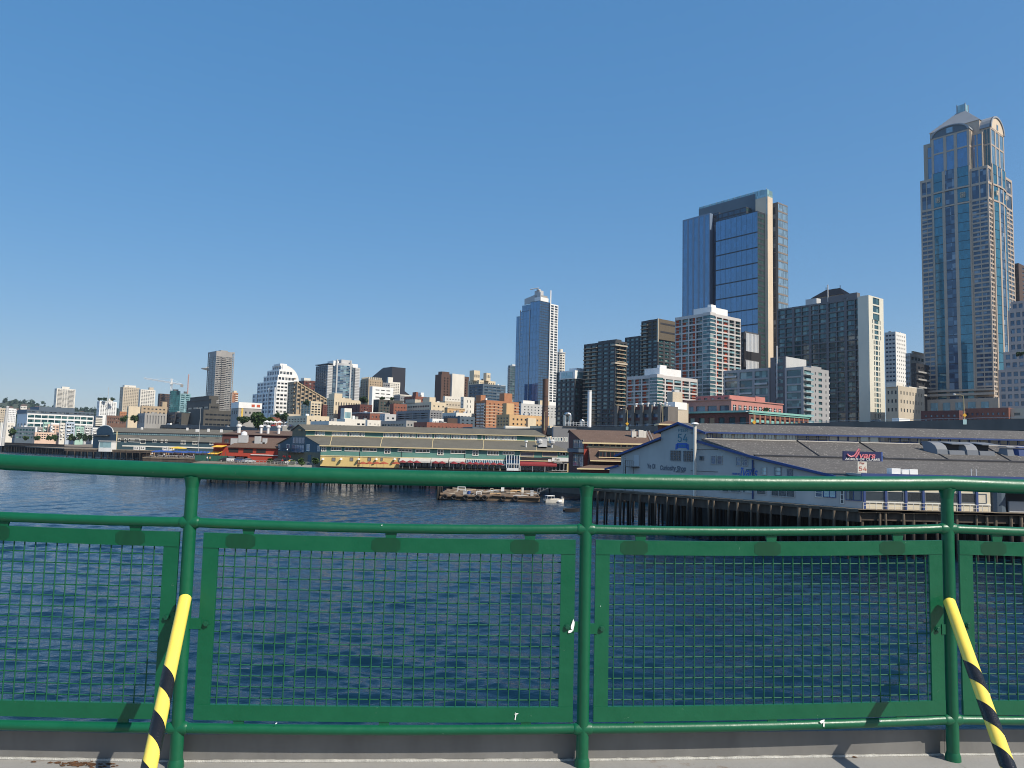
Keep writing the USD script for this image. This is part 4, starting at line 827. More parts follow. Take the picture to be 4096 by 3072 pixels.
simple('apartment_tower', 'narrow dark teal tower tucked left of the slim blue glass tower', 2040, 1461, 800, 2033, 2072, 'slate_blue', (1, 14, .6, .5), (3, 14, .85, .6), 1594, gl='win_dark', glR='win_teal', caps=[(.3, 1, .1, .9, 2, 'white_paint')], balc=[('L', 14, .0, .9, 1.2, 'pale_grey')])
# round tower behind
c = at(2243, 1412, 900); t = thing('round_tower', 'round pale hotel tower with a flat disc roof behind the slim blue tower', 'building', (c[0], c[1], 35)); H = c[2] - 35; r = 17 / 3050 * 905
put(t, 'core', MB().lathe([(r - .7, 0), (r - .7, H)], 24), 'win_dark'); put(t, 'roof_disc', MB().lathe([(r, H - 1.5), (r + .8, H - .8), (r + .8, H + .6), (r * .9, H + .7)], 24), 'pale_grey'); put(t, 'roof_room', MB().lathe([(r * .5, H + .7), (r * .5, H + 4.5)], 12), 'warm_white')
for k in range(22): put(t, 'floor_ring', MB().lathe([(r - .75, 0), (r, .02), (r, 1.7), (r - .75, 1.72)], 24, (0, 0, H - 3.1 - 3.05 * k)), 'warm_white')
for k in range(10):
    a = 2 * math.pi * k / 10; put(t, 'rib', MB().box(-.4, .4, -.3, .3, 0, H - 1.5).xform(rotz(math.degrees(a) + 90, (r * math.cos(a), r * math.sin(a), 0))), 'warm_white')
# glass office tower with a tan fin
b = B('office_tower', 'broad blue glass office tower with dark floor lines and a tan fin', 3030, 843, 560, 2731, 3070, 'tower_glass', rz=39)
Lw, Rw = b.L, b.R; y1, y2 = b.yx(2863), b.yx(2840); zb = b.zc(1500); z1 = b.H; f0 = b.zc(958) - 0
nf = 8; zs = [b.zc(866 + 61.3 * k) for k in range(0, 11)]
b.block(0, Rw, 0, y1, 0, z1, 'mullion_dark', gl='tower_glass', rec=.10, pane='glass_panel', glR='glass_green',
        L=lambda w, h: [(w * i / 8 + .03, w * (i + 1) / 8 - .03, zs[k + 1] + .45, (zs[k] if k else z1) - .45) for k in range(10) for i in range(8)],
        R=lambda w, h: grid(7, 36, .86, .62, .2, .2, zb - 20, .5)(w, h))
b.block(4, Rw - 1, y1 + .02, y2, 0, b.zc(855, 4, y2), 'mullion_dark', gl='glass_deep', rec=.1, pane='glass_panel', L=lambda w, h: [(.4, w - .3, zs[k + 1] + .5, (zs[k] if k else h) - .5) for k in range(10)])
M('wing_panel', (.17, .22, .30), .25, .06, .05, spec=.7)
zw = b.zc(852, 0, y2)
b.block(-.2, Rw + 10, y2 + .02, Lw, 0, zw, 'wing_panel', gl='tower_glass', rec=.12, pane='glass_panel', L=lambda w, h: [(w * i / 5 + w * .03, w * (i + 1) / 5 - w * .03, zs[10] + 2, h - 1.0 - .0 * i) for i in range(5)])
xb = 12.0; ya, yb2 = b.yx(3053, xb), b.yx(2795, xb); zbk = b.zc(762, xb, 0)
M('slate_screen', (.085, .115, .14), .35, .08, .1)
b.block(xb, xb + 13, max(ya, -1.5), yb2, z1 - 25, zbk, 'slate_screen', parapet=.3)
b.box('glass_rail', 'glass_pale', xb + .2, xb + .3, max(ya, -1.5), yb2, zbk, zbk + 1.6)
for k in range(11): b.box('roof_post', 'pale_grey', xb + .15, xb + .4, yb2 * k / 11, yb2 * k / 11 + .3, zbk, zbk + 2.0)
xf0, xf1 = b.xx(3066, -1.5), b.xx(3086, -1.5); zf = b.zc(786, xf0, -1.5)
b.box('glass_edge', 'glass_pale', xb, xf0 - .05, -2.2, -1.52, z1 - 20, zbk); b.box('tan_fin', 'fin_tan', xf0, xf1, -2.5, 8, 0, zf); b.box('glass_edge', 'glass_pale', xf0, xf1 + 1.5, -1.5, 8, zf + .05, zbk)
b.block(4, 11, b.yx(2985, 4), b.yx(2842, 4), z1 - 1, b.zc(815, 4, 3), 'mullion_dark', L=lambda w, h: grid(6, 2, .9, .7)(w, h), R=lambda w, h: grid(2, 2, .9, .6)(w, h), gl='glass_deep', glR='glass_green', rec=.1, parapet=.3)
xr0 = b.xx(3112, -3); xr1 = b.xx(3151, -3); yl = along(b.o + b.u * xr0 + np.array([0, 0, b.H]), b.v, 3086); zr = b.zc(808, xr0, -3)
M('granite_brown', (.22, .19, .165), .35, .08, .1)
b.block(xr0, xr1, -3, -3 + max(7, yl + 3), 0, zr, 'granite_brown', L=lambda w, h: [(w * .36, w * .68, zs[k + 1] + .4, (zs[k] if k else h - 3) - .4) for k in range(10)], R=lambda w, h: grid(2, 24, .98, .80, 0, 0, zb - 20, .3)(w, h), gl='win_dark', glR='glass_bright', rec=.15, pane='glass_panel')
b.done()
# tall granite and glass tower with arched gables and a stepped pyramid
b = B('office_tower', 'tallest tower, pink granite with bowed blue glass, arched gables and pyramid roof', 3950, 659, 540, 3680, 4048, 'pink_granite', rz=39)
Lw, Rw = b.L, b.R; zs_ = b.H; zb = b.zc(1640); a0, a1 = .25, .80; zm = b.zc(790); ztop = b.zc(508, 0, Lw * a0)
nf = 45; fh = (zm - zb) / nf
yA, yB = b.yx(3880), b.yx(3728); xA, xB = b.xx(3966), b.xx(4020)
def lower(side):
    def make(w, h):
        rows = []
        for k in range(nf):
            t = zb + k * fh
            if side == 'L': cols = [(w - yA * f - wd, w - yA * f) for f, wd in ((.08, yA * .40), (.53, yA * .40))] + [((Lw - yB) * f, (Lw - yB) * f + (Lw - yB) * .38) for f in (.12, .54)]
            else: cols = [(xA * .12, xA * .5), (xA * .56, xA * .94), (xB + (w - xB) * .1, xB + (w - xB) * .46), (xB + (w - xB) * .52, xB + (w - xB) * .9)]
            rows += [(c, d, t + fh * .16, t + fh * .80) for c, d in cols]
        hi = []   # the tall glazed storeys at the shoulders
        for z0, z1 in ((zm + 1, zm + (h - zm) * .45), (zm + (h - zm) * .52, h - 2)):
            cols = [(w - yA * .92, w - yA * .52), (w - yA * .45, w - yA * .1), ((Lw - yB) * .15, (Lw - yB) * .48), ((Lw - yB) * .55, (Lw - yB) * .88)] if side == 'L' else [(xA * .12, xA * .88), (xB + (w - xB) * .12, xB + (w - xB) * .88)]
            hi += [(c, d, z0, z1) for c, d in cols]
        return rows + hi
    return make
b.block(0, Rw, 0, Lw, 0, zs_, L=lower('L'), R=lower('R'), gl='win_blue', glR='win_dark', rec=.3)
# bowed bays up the middle of both sides
def bay(side, z0, z1, bulge, n=10, rows=None, top=False):
    w = (yB - yA) if side == 'L' else (xB - xA)
    def pt(t, z, o=0.0):
        k = bulge * math.sin(math.pi * t) + .35 + o
        return (-k, yB - (yB - yA) * t, z) if side == 'L' else (xA + (xB - xA) * t, -k, z)
    mb = MB(); pier = [(.28, .36), (.60, .68), (0, .04), (.96, 1.0)]
    for c, d in pier: mb.hexa([pt(c, z0, .18), pt(d, z0, .18), pt(d, z0, -.6), pt(c, z0, -.6)], [pt(c, z1, .18), pt(d, z1, .18), pt(d, z1, -.6), pt(c, z1, -.6)])
    put(b.path, 'bay_piers', mb, 'pink_granite')
    R = rows or max(1, int((z1 - z0) / (fh * 2)))
    for c, d, gl, m in ((.04, .28, 'bow_glass', 2), (.68, .96, 'bow_glass', 2), (.36, .60, 'win_blue', 1)):
        for k in range(R):
            za, zb_ = z0 + (z1 - z0) * k / R, z0 + (z1 - z0) * (k + 1) / R
            for i in range(m):
                e, f = c + (d - c) * i / m, c + (d - c) * (i + 1) / m
                b.panes.append(([pt(e, za + .18), pt(f, za + .18), pt(f, zb_ - .18), pt(e, zb_ - .18)], gl, 'glass_panel'))
    mb = MB(); s = [t / 10 for t in range(11)]
    for i in range(10):
        mb.quad(pt(s[i], z0, -.3), pt(s[i + 1], z0, -.3), pt(s[i + 1], z1, -.3), pt(s[i], z1, -.3)); mb.quad(pt(s[i], z1, .1), pt(s[i + 1], z1, .1), pt(s[i + 1], z1, -3), pt(s[i], z1, -3))
    put(b.path, 'bay_core', mb, 'mullion_dark')
def cornice(side, z, h=1.2, bulge=1.4):
    mb = MB(); n = 10
    for i in range(n):
        q = []
        for t in (i / n, (i + 1) / n):
            k = bulge * math.sin(math.pi * t) + .75
            q.append((-k, yB - (yB - yA) * t) if side == 'L' else (xA + (xB - xA) * t, -k))
        (xa, ya), (xb, yb) = q; bk = lambda x, y: (.0, y) if side == 'L' else (x, .0)
        mb.hexa([(xa, ya, z), (xb, yb, z), (*bk(xb, yb), z), (*bk(xa, ya), z)], [(xa, ya, z + h), (xb, yb, z + h), (*bk(xb, yb), z + h), (*bk(xa, ya), z + h)])
    put(b.path, 'cornice', mb, 'pink_granite')
for sd in 'LR':
    bay(sd, zb, zm - 1, 1.6, rows=22); cornice(sd, zm - .9); bay(sd, zm + .5, zm + 11, 1.2, rows=1); cornice(sd, zm + 11.2); bay(sd, zm + 12.6, zs_ + 3, .5, rows=2)
    for t in ((.12, .22), (.76, .88)):       # stone grilles
        for k in range(1):
            p = lambda q, z: ((-1.9, yB - (yB - yA) * q, z) if sd == 'L' else (xA + (xB - xA) * q, -1.9, z))
            mb = MB(); z0, z1 = zm + 4, zm + 7.5; a, c = p(t[0], z0), p(t[1], z1)
            for u0, v0, u1, v1 in ((0, 0, 1, 1), (0, 1, 1, 0), (0, .5, 1, .5), (.5, 0, .5, 1), (0, 0, 1, 0), (0, 1, 1, 1), (0, 0, 0, 1), (1, 0, 1, 1)):
                mb.tube([p(t[0] + (t[1] - t[0]) * u0, z0 + (z1 - z0) * v0), p(t[0] + (t[1] - t[0]) * u1, z0 + (z1 - z0) * v1)], .18, 4)
            put(b.path, 'stone_grille', mb, 'fin_tan')
# upper cross with arched gables
zsp = b.zc(514, 0, yA)
up = lambda n, tt=.0: (lambda w, h: [(w * c, w * d, z0, z1) for c, d in n for z0, z1 in ((.6, (h - 1) * .68), ((h - 1) * .71, h - 1.2))])
three = [(.06, .32), (.40, .60), (.68, .94)]
b.block(.01, Rw, yA, yB, zs_ - 9, zsp, L=up(three), R=up([(.012, .035), (.05, .075)]), gl='tower_glass', glR='glass_green', parapet=0, rec=.25, pane='glass_panel')
b.block(xA, xB, .01, Lw, zs_ - 9, zsp, R=up(three), L=up([(.91, .945), (.955, .985)]), gl='glass_green', glR='glass_sky', parapet=0, rec=.25, pane='glass_panel')
b.block(Rw * .1, Rw * .9, Lw * .1, Lw * .93, zs_ - 1, zsp - 3, L=up([(.02, .12), (.83, .90), (.92, .985)]), R=up([(.04, .14), (.82, .92)]), gl='tower_glass', parapet=0, rec=.25, pane='glass_panel')
M('lead_grey', (.27, .29, .31), .45, .08, .2)
def arch(side):
    w = (yB - yA) if side == 'L' else (xB - xA); ri = w / 2 * (.50 if side == 'L' else .80); mb, gb, mr = MB(), MB(), MB(); n = 12
    for i in range(n):
        c, d = math.pi * i / n, math.pi * (i + 1) / n
        def p(a, r, off): 
            s = -math.cos(a) * w / 2 * r; z = zsp + math.sin(a) * ri * r
            return (off, (yA + yB) / 2 - s, z) if side == 'L' else ((xA + xB) / 2 + s, off, z)
        D = Rw if side == 'L' else Lw
        mb.quad(p(c, 1.04, -.8), p(d, 1.04, -.8), p(d, 1.04, D * .5), p(c, 1.04, D * .5)); mr.hexa([p(c, .93, -.8), p(c, 1.04, -.8), p(d, 1.04, -.8), p(d, .93, -.8)], [p(c, .93, .4), p(c, 1.04, .4), p(d, 1.04, .4), p(d, .93, .4)])
        z0 = zsp; q0, q1 = p(c, .93, -.1), p(d, .93, -.1); gb.quad((q0[0], q0[1], z0), (q1[0], q1[1], z0), q1, q0)
    put(b.path, 'vault', mb, 'lead_grey'); put(b.path, 'arch_rim', mr, 'lead_grey'); put(b.path, 'gable', gb, 'slate_screen' if side == 'L' else 'fin_tan')
    if side == 'L': b.box('gable_window', 'glass_sky', -.3, -.12, (yA + yB) / 2 - 2.2, (yA + yB) / 2 + 2.2, zsp + 1, zsp + 5)
    else: b.box('gable_window', 'glass_sky', (xA + xB) / 2 - 1.5, (xA + xB) / 2 + 1.5, -.3, -.12, zsp + 1, zsp + 5)
arch('L'); arch('R')
cx, cy = Rw * .5, Lw * .52; hw = min(Rw, Lw) * .37; za = b.zc(478, cx - hw, cy - hw) - 2; zap = zpx((b.o + b.u * cx + b.v * cy)[:2], 454) - b.o[2]; ztip = zpx((b.o + b.u * cx + b.v * cy)[:2], 424) - b.o[2]
b.box('attic', 'pink_granite', cx - hw, cx + hw, cy - hw, cy + hw, min(zsp - 4, za), za + 2); n = 7
for k in range(n):
    s = hw * 1.03 * (1 - k / n * .82); s2 = hw * 1.03 * (1 - (k + .86) / n * .82); z0, z1 = za + 2 + (zap - za - 2) * k / n, za + 2 + (zap - za - 2) * (k + 1) / n
    put(b.path, 'roof_step', MB().hexa([(cx - s, cy - s, z0), (cx + s, cy - s, z0), (cx + s, cy + s, z0), (cx - s, cy + s, z0)], [(cx - s2, cy - s2, z1), (cx + s2, cy - s2, z1), (cx + s2, cy + s2, z1), (cx - s2, cy + s2, z1)]), 'lead_grey')
s = hw * .17; b.box('lantern', 'glass_pale', cx - s, cx + s, cy - s, cy + s, zap, ztip)
for x in (-s, s):
    for y in (-s, s): b.box('lantern_post', 'lead_grey', cx + x - .3, cx + x + .3, cy + y - .3, cy + y + .3, zap - 1, ztip + .6)
b.box('podium_band', 'pink_granite', -4.5, 30, -4, Lw * 1.04, 0, b.zc(1590, -4.5, -4)); b.box('podium_band', 'pink_granite', -3.2, -.5, -1, Lw, b.zc(1578, -3, 0), b.zc(1568, -3, 0)); b.box('podium_band', 'pink_granite', -3.2, -.5, -1, Lw, b.zc(1560, -3, 0), b.zc(1552, -3, 0))
for k in range(5): b.box('podium_window', 'glass_pale', -4.7, -4.52, 2 + k * 8.5, 7 + k * 8.5, b.zc(1640, -4.5, 0), b.zc(1606, -4.5, 0))
b.done()
simple('office_tower', 'plain white office slab with small windows left of the tallest tower', 3582, 1326, 640, 3538, 3624, 'white_paint', (3, 13, .72, .4), (5, 13, .34, .42), 1545, gl='win_blue', glR='win_dark')
simple('building', 'grey glass block with a white band between the white slab and the tallest tower', 3640, 1412, 600, 3622, 3712, 'pale_grey', (2, 6, .6, .5), (5, 5, .85, .5), 1545, gl='win_teal', caps=[(.2, .8, .1, .5, 3, 'beige')])
simple('building', 'dark building with ledges at the left foot of the tallest tower', 3665, 1452, 560, 3645, 3740, 'near_black', (2, 6, .6, .5), (5, 6, .7, .5), 1580, gl='win_black', balc=[('R', 4, .0, .6, 1.5, 'concrete_grey')])
simple('office_building', 'beige corner building with top floor terrace left of the tallest tower', 3592, 1542, 440, 3543, 3697, 'beige', (3, 3, .45, .4), (8, 3, .34, .4), 1655, caps=[(-.02, .25, .1, .9, 2.6, 'warm_white'), (.42, .98, .02, .5, 1.2, 'warm_white')])
simple('office_tower', 'dark brown tower cut by the right edge of the picture', 4074, 1052, 620, 4040, 4240, 'dark_brown', (2, 14, .6, .4), (6, 14, .6, .4), 1300, gl='win_black')
# stepped pinkish building at the right edge
b = B('office_building', 'stepped pale pink building with big blue windows at the right edge', 4260, 1150, 400, 4025, 4400, 'pink_granite', rz=39)
M('pale_pink', (.42, .34, .30), .7, .08, .2); b.wall = 'pale_pink'; Lw = b.L
def stp(px, py): 
    y = b.yx(px); return y, b.zc(py, 0, y)
lv = [(4028, 1203), (4023, 1240), (4003, 1408), (3985, 1480)]
z_ = [stp(px, py) for px, py in lv]
prev = b.zc(1690)
for (y, z), (nc, fwd) in zip(reversed(z_), ((6, 0), (5, 1.2), (5, 2.4), (5, 5))):
    nr = max(1, round((z - prev) / 4.3)); b.block(fwd, 30, 0, y, prev if prev < z else 0, z, L=grid(nc + 4, nr, .66, .6, .6, .6, .4, .6), gl='win_blue', rec=.3); prev = z + .02
b.done()
# grey corner condominium
b = B('apartment_tower', 'big grey condominium with dark teal glass and a pale sunlit end wall', 3456, 1186, 470, 3108, 3500, 'mid_grey', rz=37)
M('condo_grey', (.125, .12, .125), .8, .06, .2); M('end_wall', (.60, .57, .47), .75, .05, .2); b.wall = 'condo_grey'
Lw, Rw = b.L, b.R; zb = b.zc(1690); nf = 24; fh = (b.H - 1 - zb) / nf
def L_(w, h):
    out = []
    for i in range(10):
        x0, x1 = w * i / 10, w * (i + 1) / 10; g = w / 10 * .07
        for k in range(nf): out.append((x0 + (g * 2 if i % 2 == 0 else g * .6), x1 - (g * .6 if i % 2 == 0 else g * 2), zb + k * fh + (.75 if k % 2 == 0 else .18), zb + (k + 1) * fh - .12))
    return out
b.block(0, Rw, 0, Lw, 0, b.H, L=L_, gl='win_teal', rec=.9)
xs = b.xx(3505); xe = b.xx(3540); y0 = -1.0
b.block(-1.0, Rw * .55, -4.0, -.02, 0, b.H - 1.0, 'condo_grey', L=grid(1, nf, .9, .72, 0, 0, zb, .5), R=grid(2, nf, .92, .72, 0, 0, zb, .5), gl='win_teal', rec=.2)
for k in range(nf + 1): b.box('floor_ledge', 'pale_grey', -1.4, Rw * .55 + .2, -4.5, -.02, zb + k * fh - .15, zb + k * fh + .15)
c = at(3470, 1177, 462); rel = c - b.o; lx, ly = rel @ b.u, rel @ b.v
q0 = b.xx(3474, -5); q1 = b.xx(3533, -5)
b.block(q0, q1, -5, 2.0, 0, b.zc(1180, q0, -5), 'end_wall', parapet=.4, gl='win_teal', rec=.4,
        R=lambda w, h: [(w * .28, w * .72, h - 4.8 - 5.0 * k, h - 1.6 - 5.0 * k + .9) for k in range(3)] + [(w * c, w * d, h - 17 - 3.25 * k, h - 14.6 - 3.25 * k) for k in range(24) for c, d in (((.22, .27), (.36, .64), (.73, .78)) if k < 4 else ((.30, .36), (.42, .58), (.64, .70)))])
b.box('rooftop_room', 'condo_grey', 3, Rw * .5, Lw * .1, Lw * .5, b.H - .7, b.H + 4); b.box('rooftop_room', 'pale_grey', 3, Rw * .6, Lw * .55, Lw * .68, b.H - .7, b.H + 4.4)
for k in range(3): b.box('roof_duct', 'pale_grey', 3 + k, 5 + k, Lw * (.2 + .2 * k), Lw * (.2 + .2 * k) + 3, b.H - .7, b.H + 1.8)
put(b.path, 'vent_pipe', MB().tube([(3, Lw * .42, b.H), (3, Lw * .42, b.H + 12)], .35, 8), 'pale_grey')
for k in range(15): b.box('balcony', 'pale_grey', q1 + .02, q1 + 1.6, -4.5, -1.5, zb + 1.4 * fh * k, zb + 1.4 * fh * k + .3)
b.done()
b = simple('building', 'old building with a steep brown hipped roof behind the grey condominium', 3372, 1176, 640, 3249, 3420, 'cream', (8, 2, .5, .5), (5, 2, .5, .5), 1230, parapet=0)
ro = M('brown_roof', (.085, .05, .038), .85, .15, .5); s = .30
put(b.path, 'hipped_roof', MB().hexa([(-1, -1, b.H), (b.R + 1, -1, b.H), (b.R + 1, b.L + 1, b.H), (-1, b.L + 1, b.H)], [(b.R * .48, b.L * .28, b.zc(1139)), (b.R * .52, b.L * .28, b.zc(1139)), (b.R * .52, b.L * .74, b.zc(1139)), (b.R * .48, b.L * .74, b.zc(1139))]), 'brown_roof')
for f in (.28, .74): put(b.path, 'finial', MB().tube([(b.R * .5, b.L * f, b.zc(1139)), (b.R * .5, b.L * f, b.zc(1128))], .3, 6), 'brown_roof')
# white gridded blocks with red panels
def redblock(name_label, xc, yt, Y, xl, xr, ncL, ncR, nf, yb, corner=True):
    b = B('apartment_building', name_label, xc, yt, Y, xl, xr, 'pale_grey', rz=39); Lw, Rw = b.L, b.R; zb = b.zc(yb); fh = (b.H - 1.6 - zb) / nf
    def side(n):
        def make(w, h):
            out = []
            for i in range(n):
                x0, x1 = w * i / n, w * (i + 1) / n; g = w / n * .07
                for k in range(nf):
                    lo, hi = (.5, -.06) if k % 2 == 0 else (.10, .5)
                    out.append((x0 + g, x1 - g, zb + k * fh + (.55 if k % 2 == 0 else .08), zb + (k + 1) * fh - (.08 if k % 2 == 0 else .30)))
            return out
        return make
    m = 'condo_white'
    b.block(0, Rw, 0, Lw, 0, b.H, m, L=side(ncL), R=side(ncR), gl='win_dark', rec=1.0)
    # each opening: part glass, part red panel or balcony front
    new = []; st = [rng.choice('ABCAD') for _ in range(ncL + ncR)]
    for idx, (q, gl, nm) in enumerate(b.panes):
        q = np.array(q); c = st[min(idx // nf, ncL + ncR - 1)]; r = rng.random(); f = .46 if r < .7 else .58
        mid0, mid1 = q[0] + (q[1] - q[0]) * f, q[3] + (q[2] - q[3]) * f
        if c == 'A' and r < .9: new += [([q[0], mid0, mid1, q[3]], 'red_panel', 'red_panel'), ([mid0, q[1], q[2], mid1], 'win_teal', 'window')]
        elif c == 'B' and r < .85: new += [([q[0], mid0, mid1, q[3]], 'win_dark', 'window'), ([mid0, q[1], q[2], mid1], 'red_panel', 'red_panel')]
        elif c == 'D': new += [([q[0], mid0, mid1, q[3]], 'win_dark', 'window'), ([mid0, q[1], q[2], mid1], 'win_teal', 'window')]
        else: new += [(q, 'win_dark' if r < .5 else 'win_teal', 'window')]
    b.panes = new
    if corner:
        cs = min(4.2, Rw * .2)
        for k in range(nf):
            z = zb + k * fh
            for a, d, gl in (((-.9, cs, z + .5), (-.9, -.9, z + .5), 'win_teal'), ((-.9, -.9, z + .5), (cs, -.9, z + .5), 'win_teal')):
                b.panes.insert(0, ([a, d, (d[0], d[1], z + fh - .1), (a[0], a[1], z + fh - .1)], gl, 'corner_window'))
            b.box('corner_ledge', m, -1.0, cs, -1.0, cs, z - .12, z + .42)
        b.box('corner_roof', m, -1.1, cs, -1.1, cs, zb + nf * fh - .05, b.H + .2)
    for k in range(nf):
        if k % 2: 
            for i in range(ncR):
                if rng.random() < .45: x = Rw * (i + .5) / ncR; b.box('balcony_rail', 'glass_pale', x - Rw / ncR * .4, x + Rw / ncR * .4, -.10, -.04, zb + k * fh, zb + k * fh + 1.0)
    b.box('penthouse', 'white_paint', Rw * .1, Rw * .62, Lw * .05, Lw * .55, b.H - .7, b.H + 4.2); b.box('rooftop_unit', 'white_paint', Rw * .15, Rw * .3, Lw * .1, Lw * .2, b.H + 4.2, b.H + 6.0)
    b.done(); return b
M('condo_white', (.50, .47, .44), .75, .06, .2)
redblock('tall white gridded apartment block with red panels and green corner windows', 2840, 1250, 455, 2700, 2964, 5, 5, 22, 1600)
redblock('low white gridded apartment block with red panels and white rooftop rooms', 2628, 1498, 420, 2508, 2790, 4, 5, 10, 1640)
simple('office_building', 'black and white striped building between the red-panelled block and the tan fin', 2975, 1328, 500, 2960, 3045, 'near_black', (1, 6, .6, .5), None, 1470, gl='win_black')
_b = at(3000, 1330, 498)
t = thing('screen_wall', 'row of thin white uprights on the black striped building', 'screen', (_b[0], _b[1], 20), 39); H = _b[2] - 20
for k in range(16): put(t, 'upright', MB().box(k * .9 - 6, k * .9 - 5.6, -1.2, -.9, H - 13, H - 1).box(k * .9 - 6, k * .9 - 5.6, -1.2, -.9, H - 32, H - 19), 'white_paint')
put(t, 'floor_edge', MB().box(-7, 9, -.88, -.3, H - 20, H - 18.5).box(-7, 9, -.88, -.3, H - 1.4, H), 'dark_grey')
# grey blocks in front
b = B('apartment_building', 'low grey apartment wing with wide dark teal windows in front of the glass tower', 3078, 1470, 410, 2894, 3105, 'pale_grey', rz=39)
M('condo_pale', (.30, .295, .29), .8, .05, .2); b.wall = 'condo_pale'; zb = b.zc(1650); nf = 5
b.block(0, b.R, 0, b.L, 0, b.H, L=lambda w, h: grid(3, nf, .84, .78, .3, .3, zb, 1)(w, h), gl='win_teal', rec=.5)
for k in range(nf):
    for i in range(3):
        if (i + k) % 3 == 0: b.box('balcony_rail', 'pale_grey', -.9, -.06, b.L * (i + .1) / 3, b.L * (i + .9) / 3, zb + (b.H - zb) * k / nf + .6, zb + (b.H - zb) * k / nf + 1.6)
b.done()
b = B('apartment_building', 'grey stair tower with a column of teal windows in front of the big condominium', 3140, 1426, 400, 3081, 3222, 'concrete_grey', rz=39); zb = b.zc(1650)
b.wall = 'condo_grey'; b.block(0, b.R, 0, b.L, 0, b.H, L=lambda w, h: [(w * .35, w * .85, zb + (h - zb) * k / 8 + .8, zb + (h - zb) * (k + 1) / 8 - .8) for k in range(8)], R=None, gl='win_teal'); b.box('pale_end', 'pale_grey', b.R * .02, b.R, -.4, -.02, b.H - 9, b.H); put(b.path, 'white_pole', MB().tube([(-.6, b.L * .5, b.H * .5), (-.6, b.L * .5, b.H + 6)], .25, 6), 'white_paint'); b.done()
b = B('apartment_building', 'grey apartment house with sunlit pale end and corner balconies', 3214, 1466, 385, 3139, 3315, 'condo_pale', rz=39); zb = b.zc(1690); nf = 7
b.block(0, b.R, 0, b.L, 0, b.H, L=lambda w, h: grid(1, 7, .82, .8, .2, .6, zb, 1)(w, h), R=lambda w, h: grid(1, 9, .9, .62, .2, w * .70, zb, 1)(w, h) + [(w * .44, w * .475, a, c) for _, _, a, c in grid(1, 9, .9, .45, 0, 0, zb, 1)(w, h)] + [(w * .58, w * .72, a, c) for _, _, a, c in grid(1, 9, .9, .5, 0, 0, zb, 1)(w, h)] + [(w * .86, w * .895, a, c) for _, _, a, c in grid(1, 9, .9, .45, 0, 0, zb, 1)(w, h)], gl='win_teal', rec=.4)
for k in range(9):
    z = zb + (b.H - 1 - zb) * k / 9; b.box('balcony', 'pale_grey', .2, b.R * .29, -1.4, -.02, z - .1, z + .1); b.box('balcony_rail', 'glass_pale', .2, b.R * .29, -1.4, -1.34, z + .1, z + 1.1); b.box('balcony', 'pale_grey', b.R + .02, b.R + 1.7, .5, 4, z - .1, z + .9)
b.box('roof_step', 'condo_pale', b.R * .3, b.R * .7, .02, 8, b.H - .7, b.H + 1.0); b.done()
# dark condominiums
M('condo_black', (.04, .042, .045), .6, .12, .2); M('condo_brown', (.10, .078, .05), .8, .1, .2)
def dark(label, xc, yt, Y, xl, xr, nL, nR, nf, yb, wall='condo_black', led='L', gl='win_teal'):
    b = B('apartment_tower', label, xc, yt, Y, xl, xr, wall, rz=39); zb = b.zc(yb)
    b.block(0, b.R, 0, b.L, 0, b.H, L=grid(nL, nf, .74, .62, .4, .4, zb, .8), R=grid(nR, nf, .74, .6, .4, .4, zb, .8), gl=gl, rec=.5)
    fh = (b.H - .8 - zb) / nf
    for k in range(nf):
        if 'L' in led: b.box('balcony_ledge', 'tan', -1.2, -.02, b.L * .55, b.L * .98, zb + fh * k - .15, zb + fh * k + .3)
        if 'R' in led: b.box('balcony_ledge', 'tan', b.R * .05, b.R * .8, -1.2, -.02, zb + fh * k - .15, zb + fh * k + .3)
    return b
b = dark('low dark apartment block with a white top floor beside the white chimney', 2300, 1483, 500, 2226, 2372, 4, 4, 11, 1700, led=''); b.box('top_floor', 'white_paint', -.4, b.R + .3, -.4, b.L * .8, b.H - 5.2, b.H + .3); b.box('top_window', 'glass_pale', -.55, -.42, b.L * .1, b.L * .7, b.H - 4.6, b.H - .6); b.box('top_window', 'glass_pale', b.R * .1, b.R * .9, -.55, -.42, b.H - 4.6, b.H - .6); b.box('rooftop_room', 'white_paint', b.R * .3, b.R, b.L * .2, b.L * .6, b.H, b.H + 2.6); b.done()
b = dark('dark condominium with tan balcony ledges and a sunlit corner terrace', 2462, 1362, 480, 2336, 2509, 5, 3, 21, 1700, led='LR'); b.box('terrace', 'beige', -1.5, b.R * .9, -1.5, 2, b.H - 3.4, b.H - 2.6); b.box('terrace', 'beige', -1.5, b.R * .9, -1.5, 2, b.H - 15, b.H - 14); b.block(6, b.R, 5, b.L * .75, b.H - .5, b.H + 2, 'condo_black', parapet=.3); b.done()
b = dark('taller dark condominium with a brown mechanical screen on top', 2632, 1276, 520, 2565, 2706, 3, 3, 24, 1640, led='L'); xk = b.R; b.box('mechanical_screen', 'condo_brown', b.R * .02, b.R + .4, -.5, b.L * .7, b.H - 14, b.H + .3); b.box('screen_slot', 'near_black', b.R * .1, b.R * .9, -.62, -.52, b.H - 3.4, b.H - 2.2); b.box('screen_slot', 'near_black', b.R * .1, b.R * .9, -.62, -.52, b.H - 9.2, b.H - 8.0); b.box('white_edge', 'beige', -.6, .1, -.6, .4, b.H - 16, b.H + .3); b.done()
b = dark('middle dark condominium wing stepping down left of the brown screen', 2575, 1341, 535, 2500, 2600, 4, 1, 20, 1640, led=''); b.done()
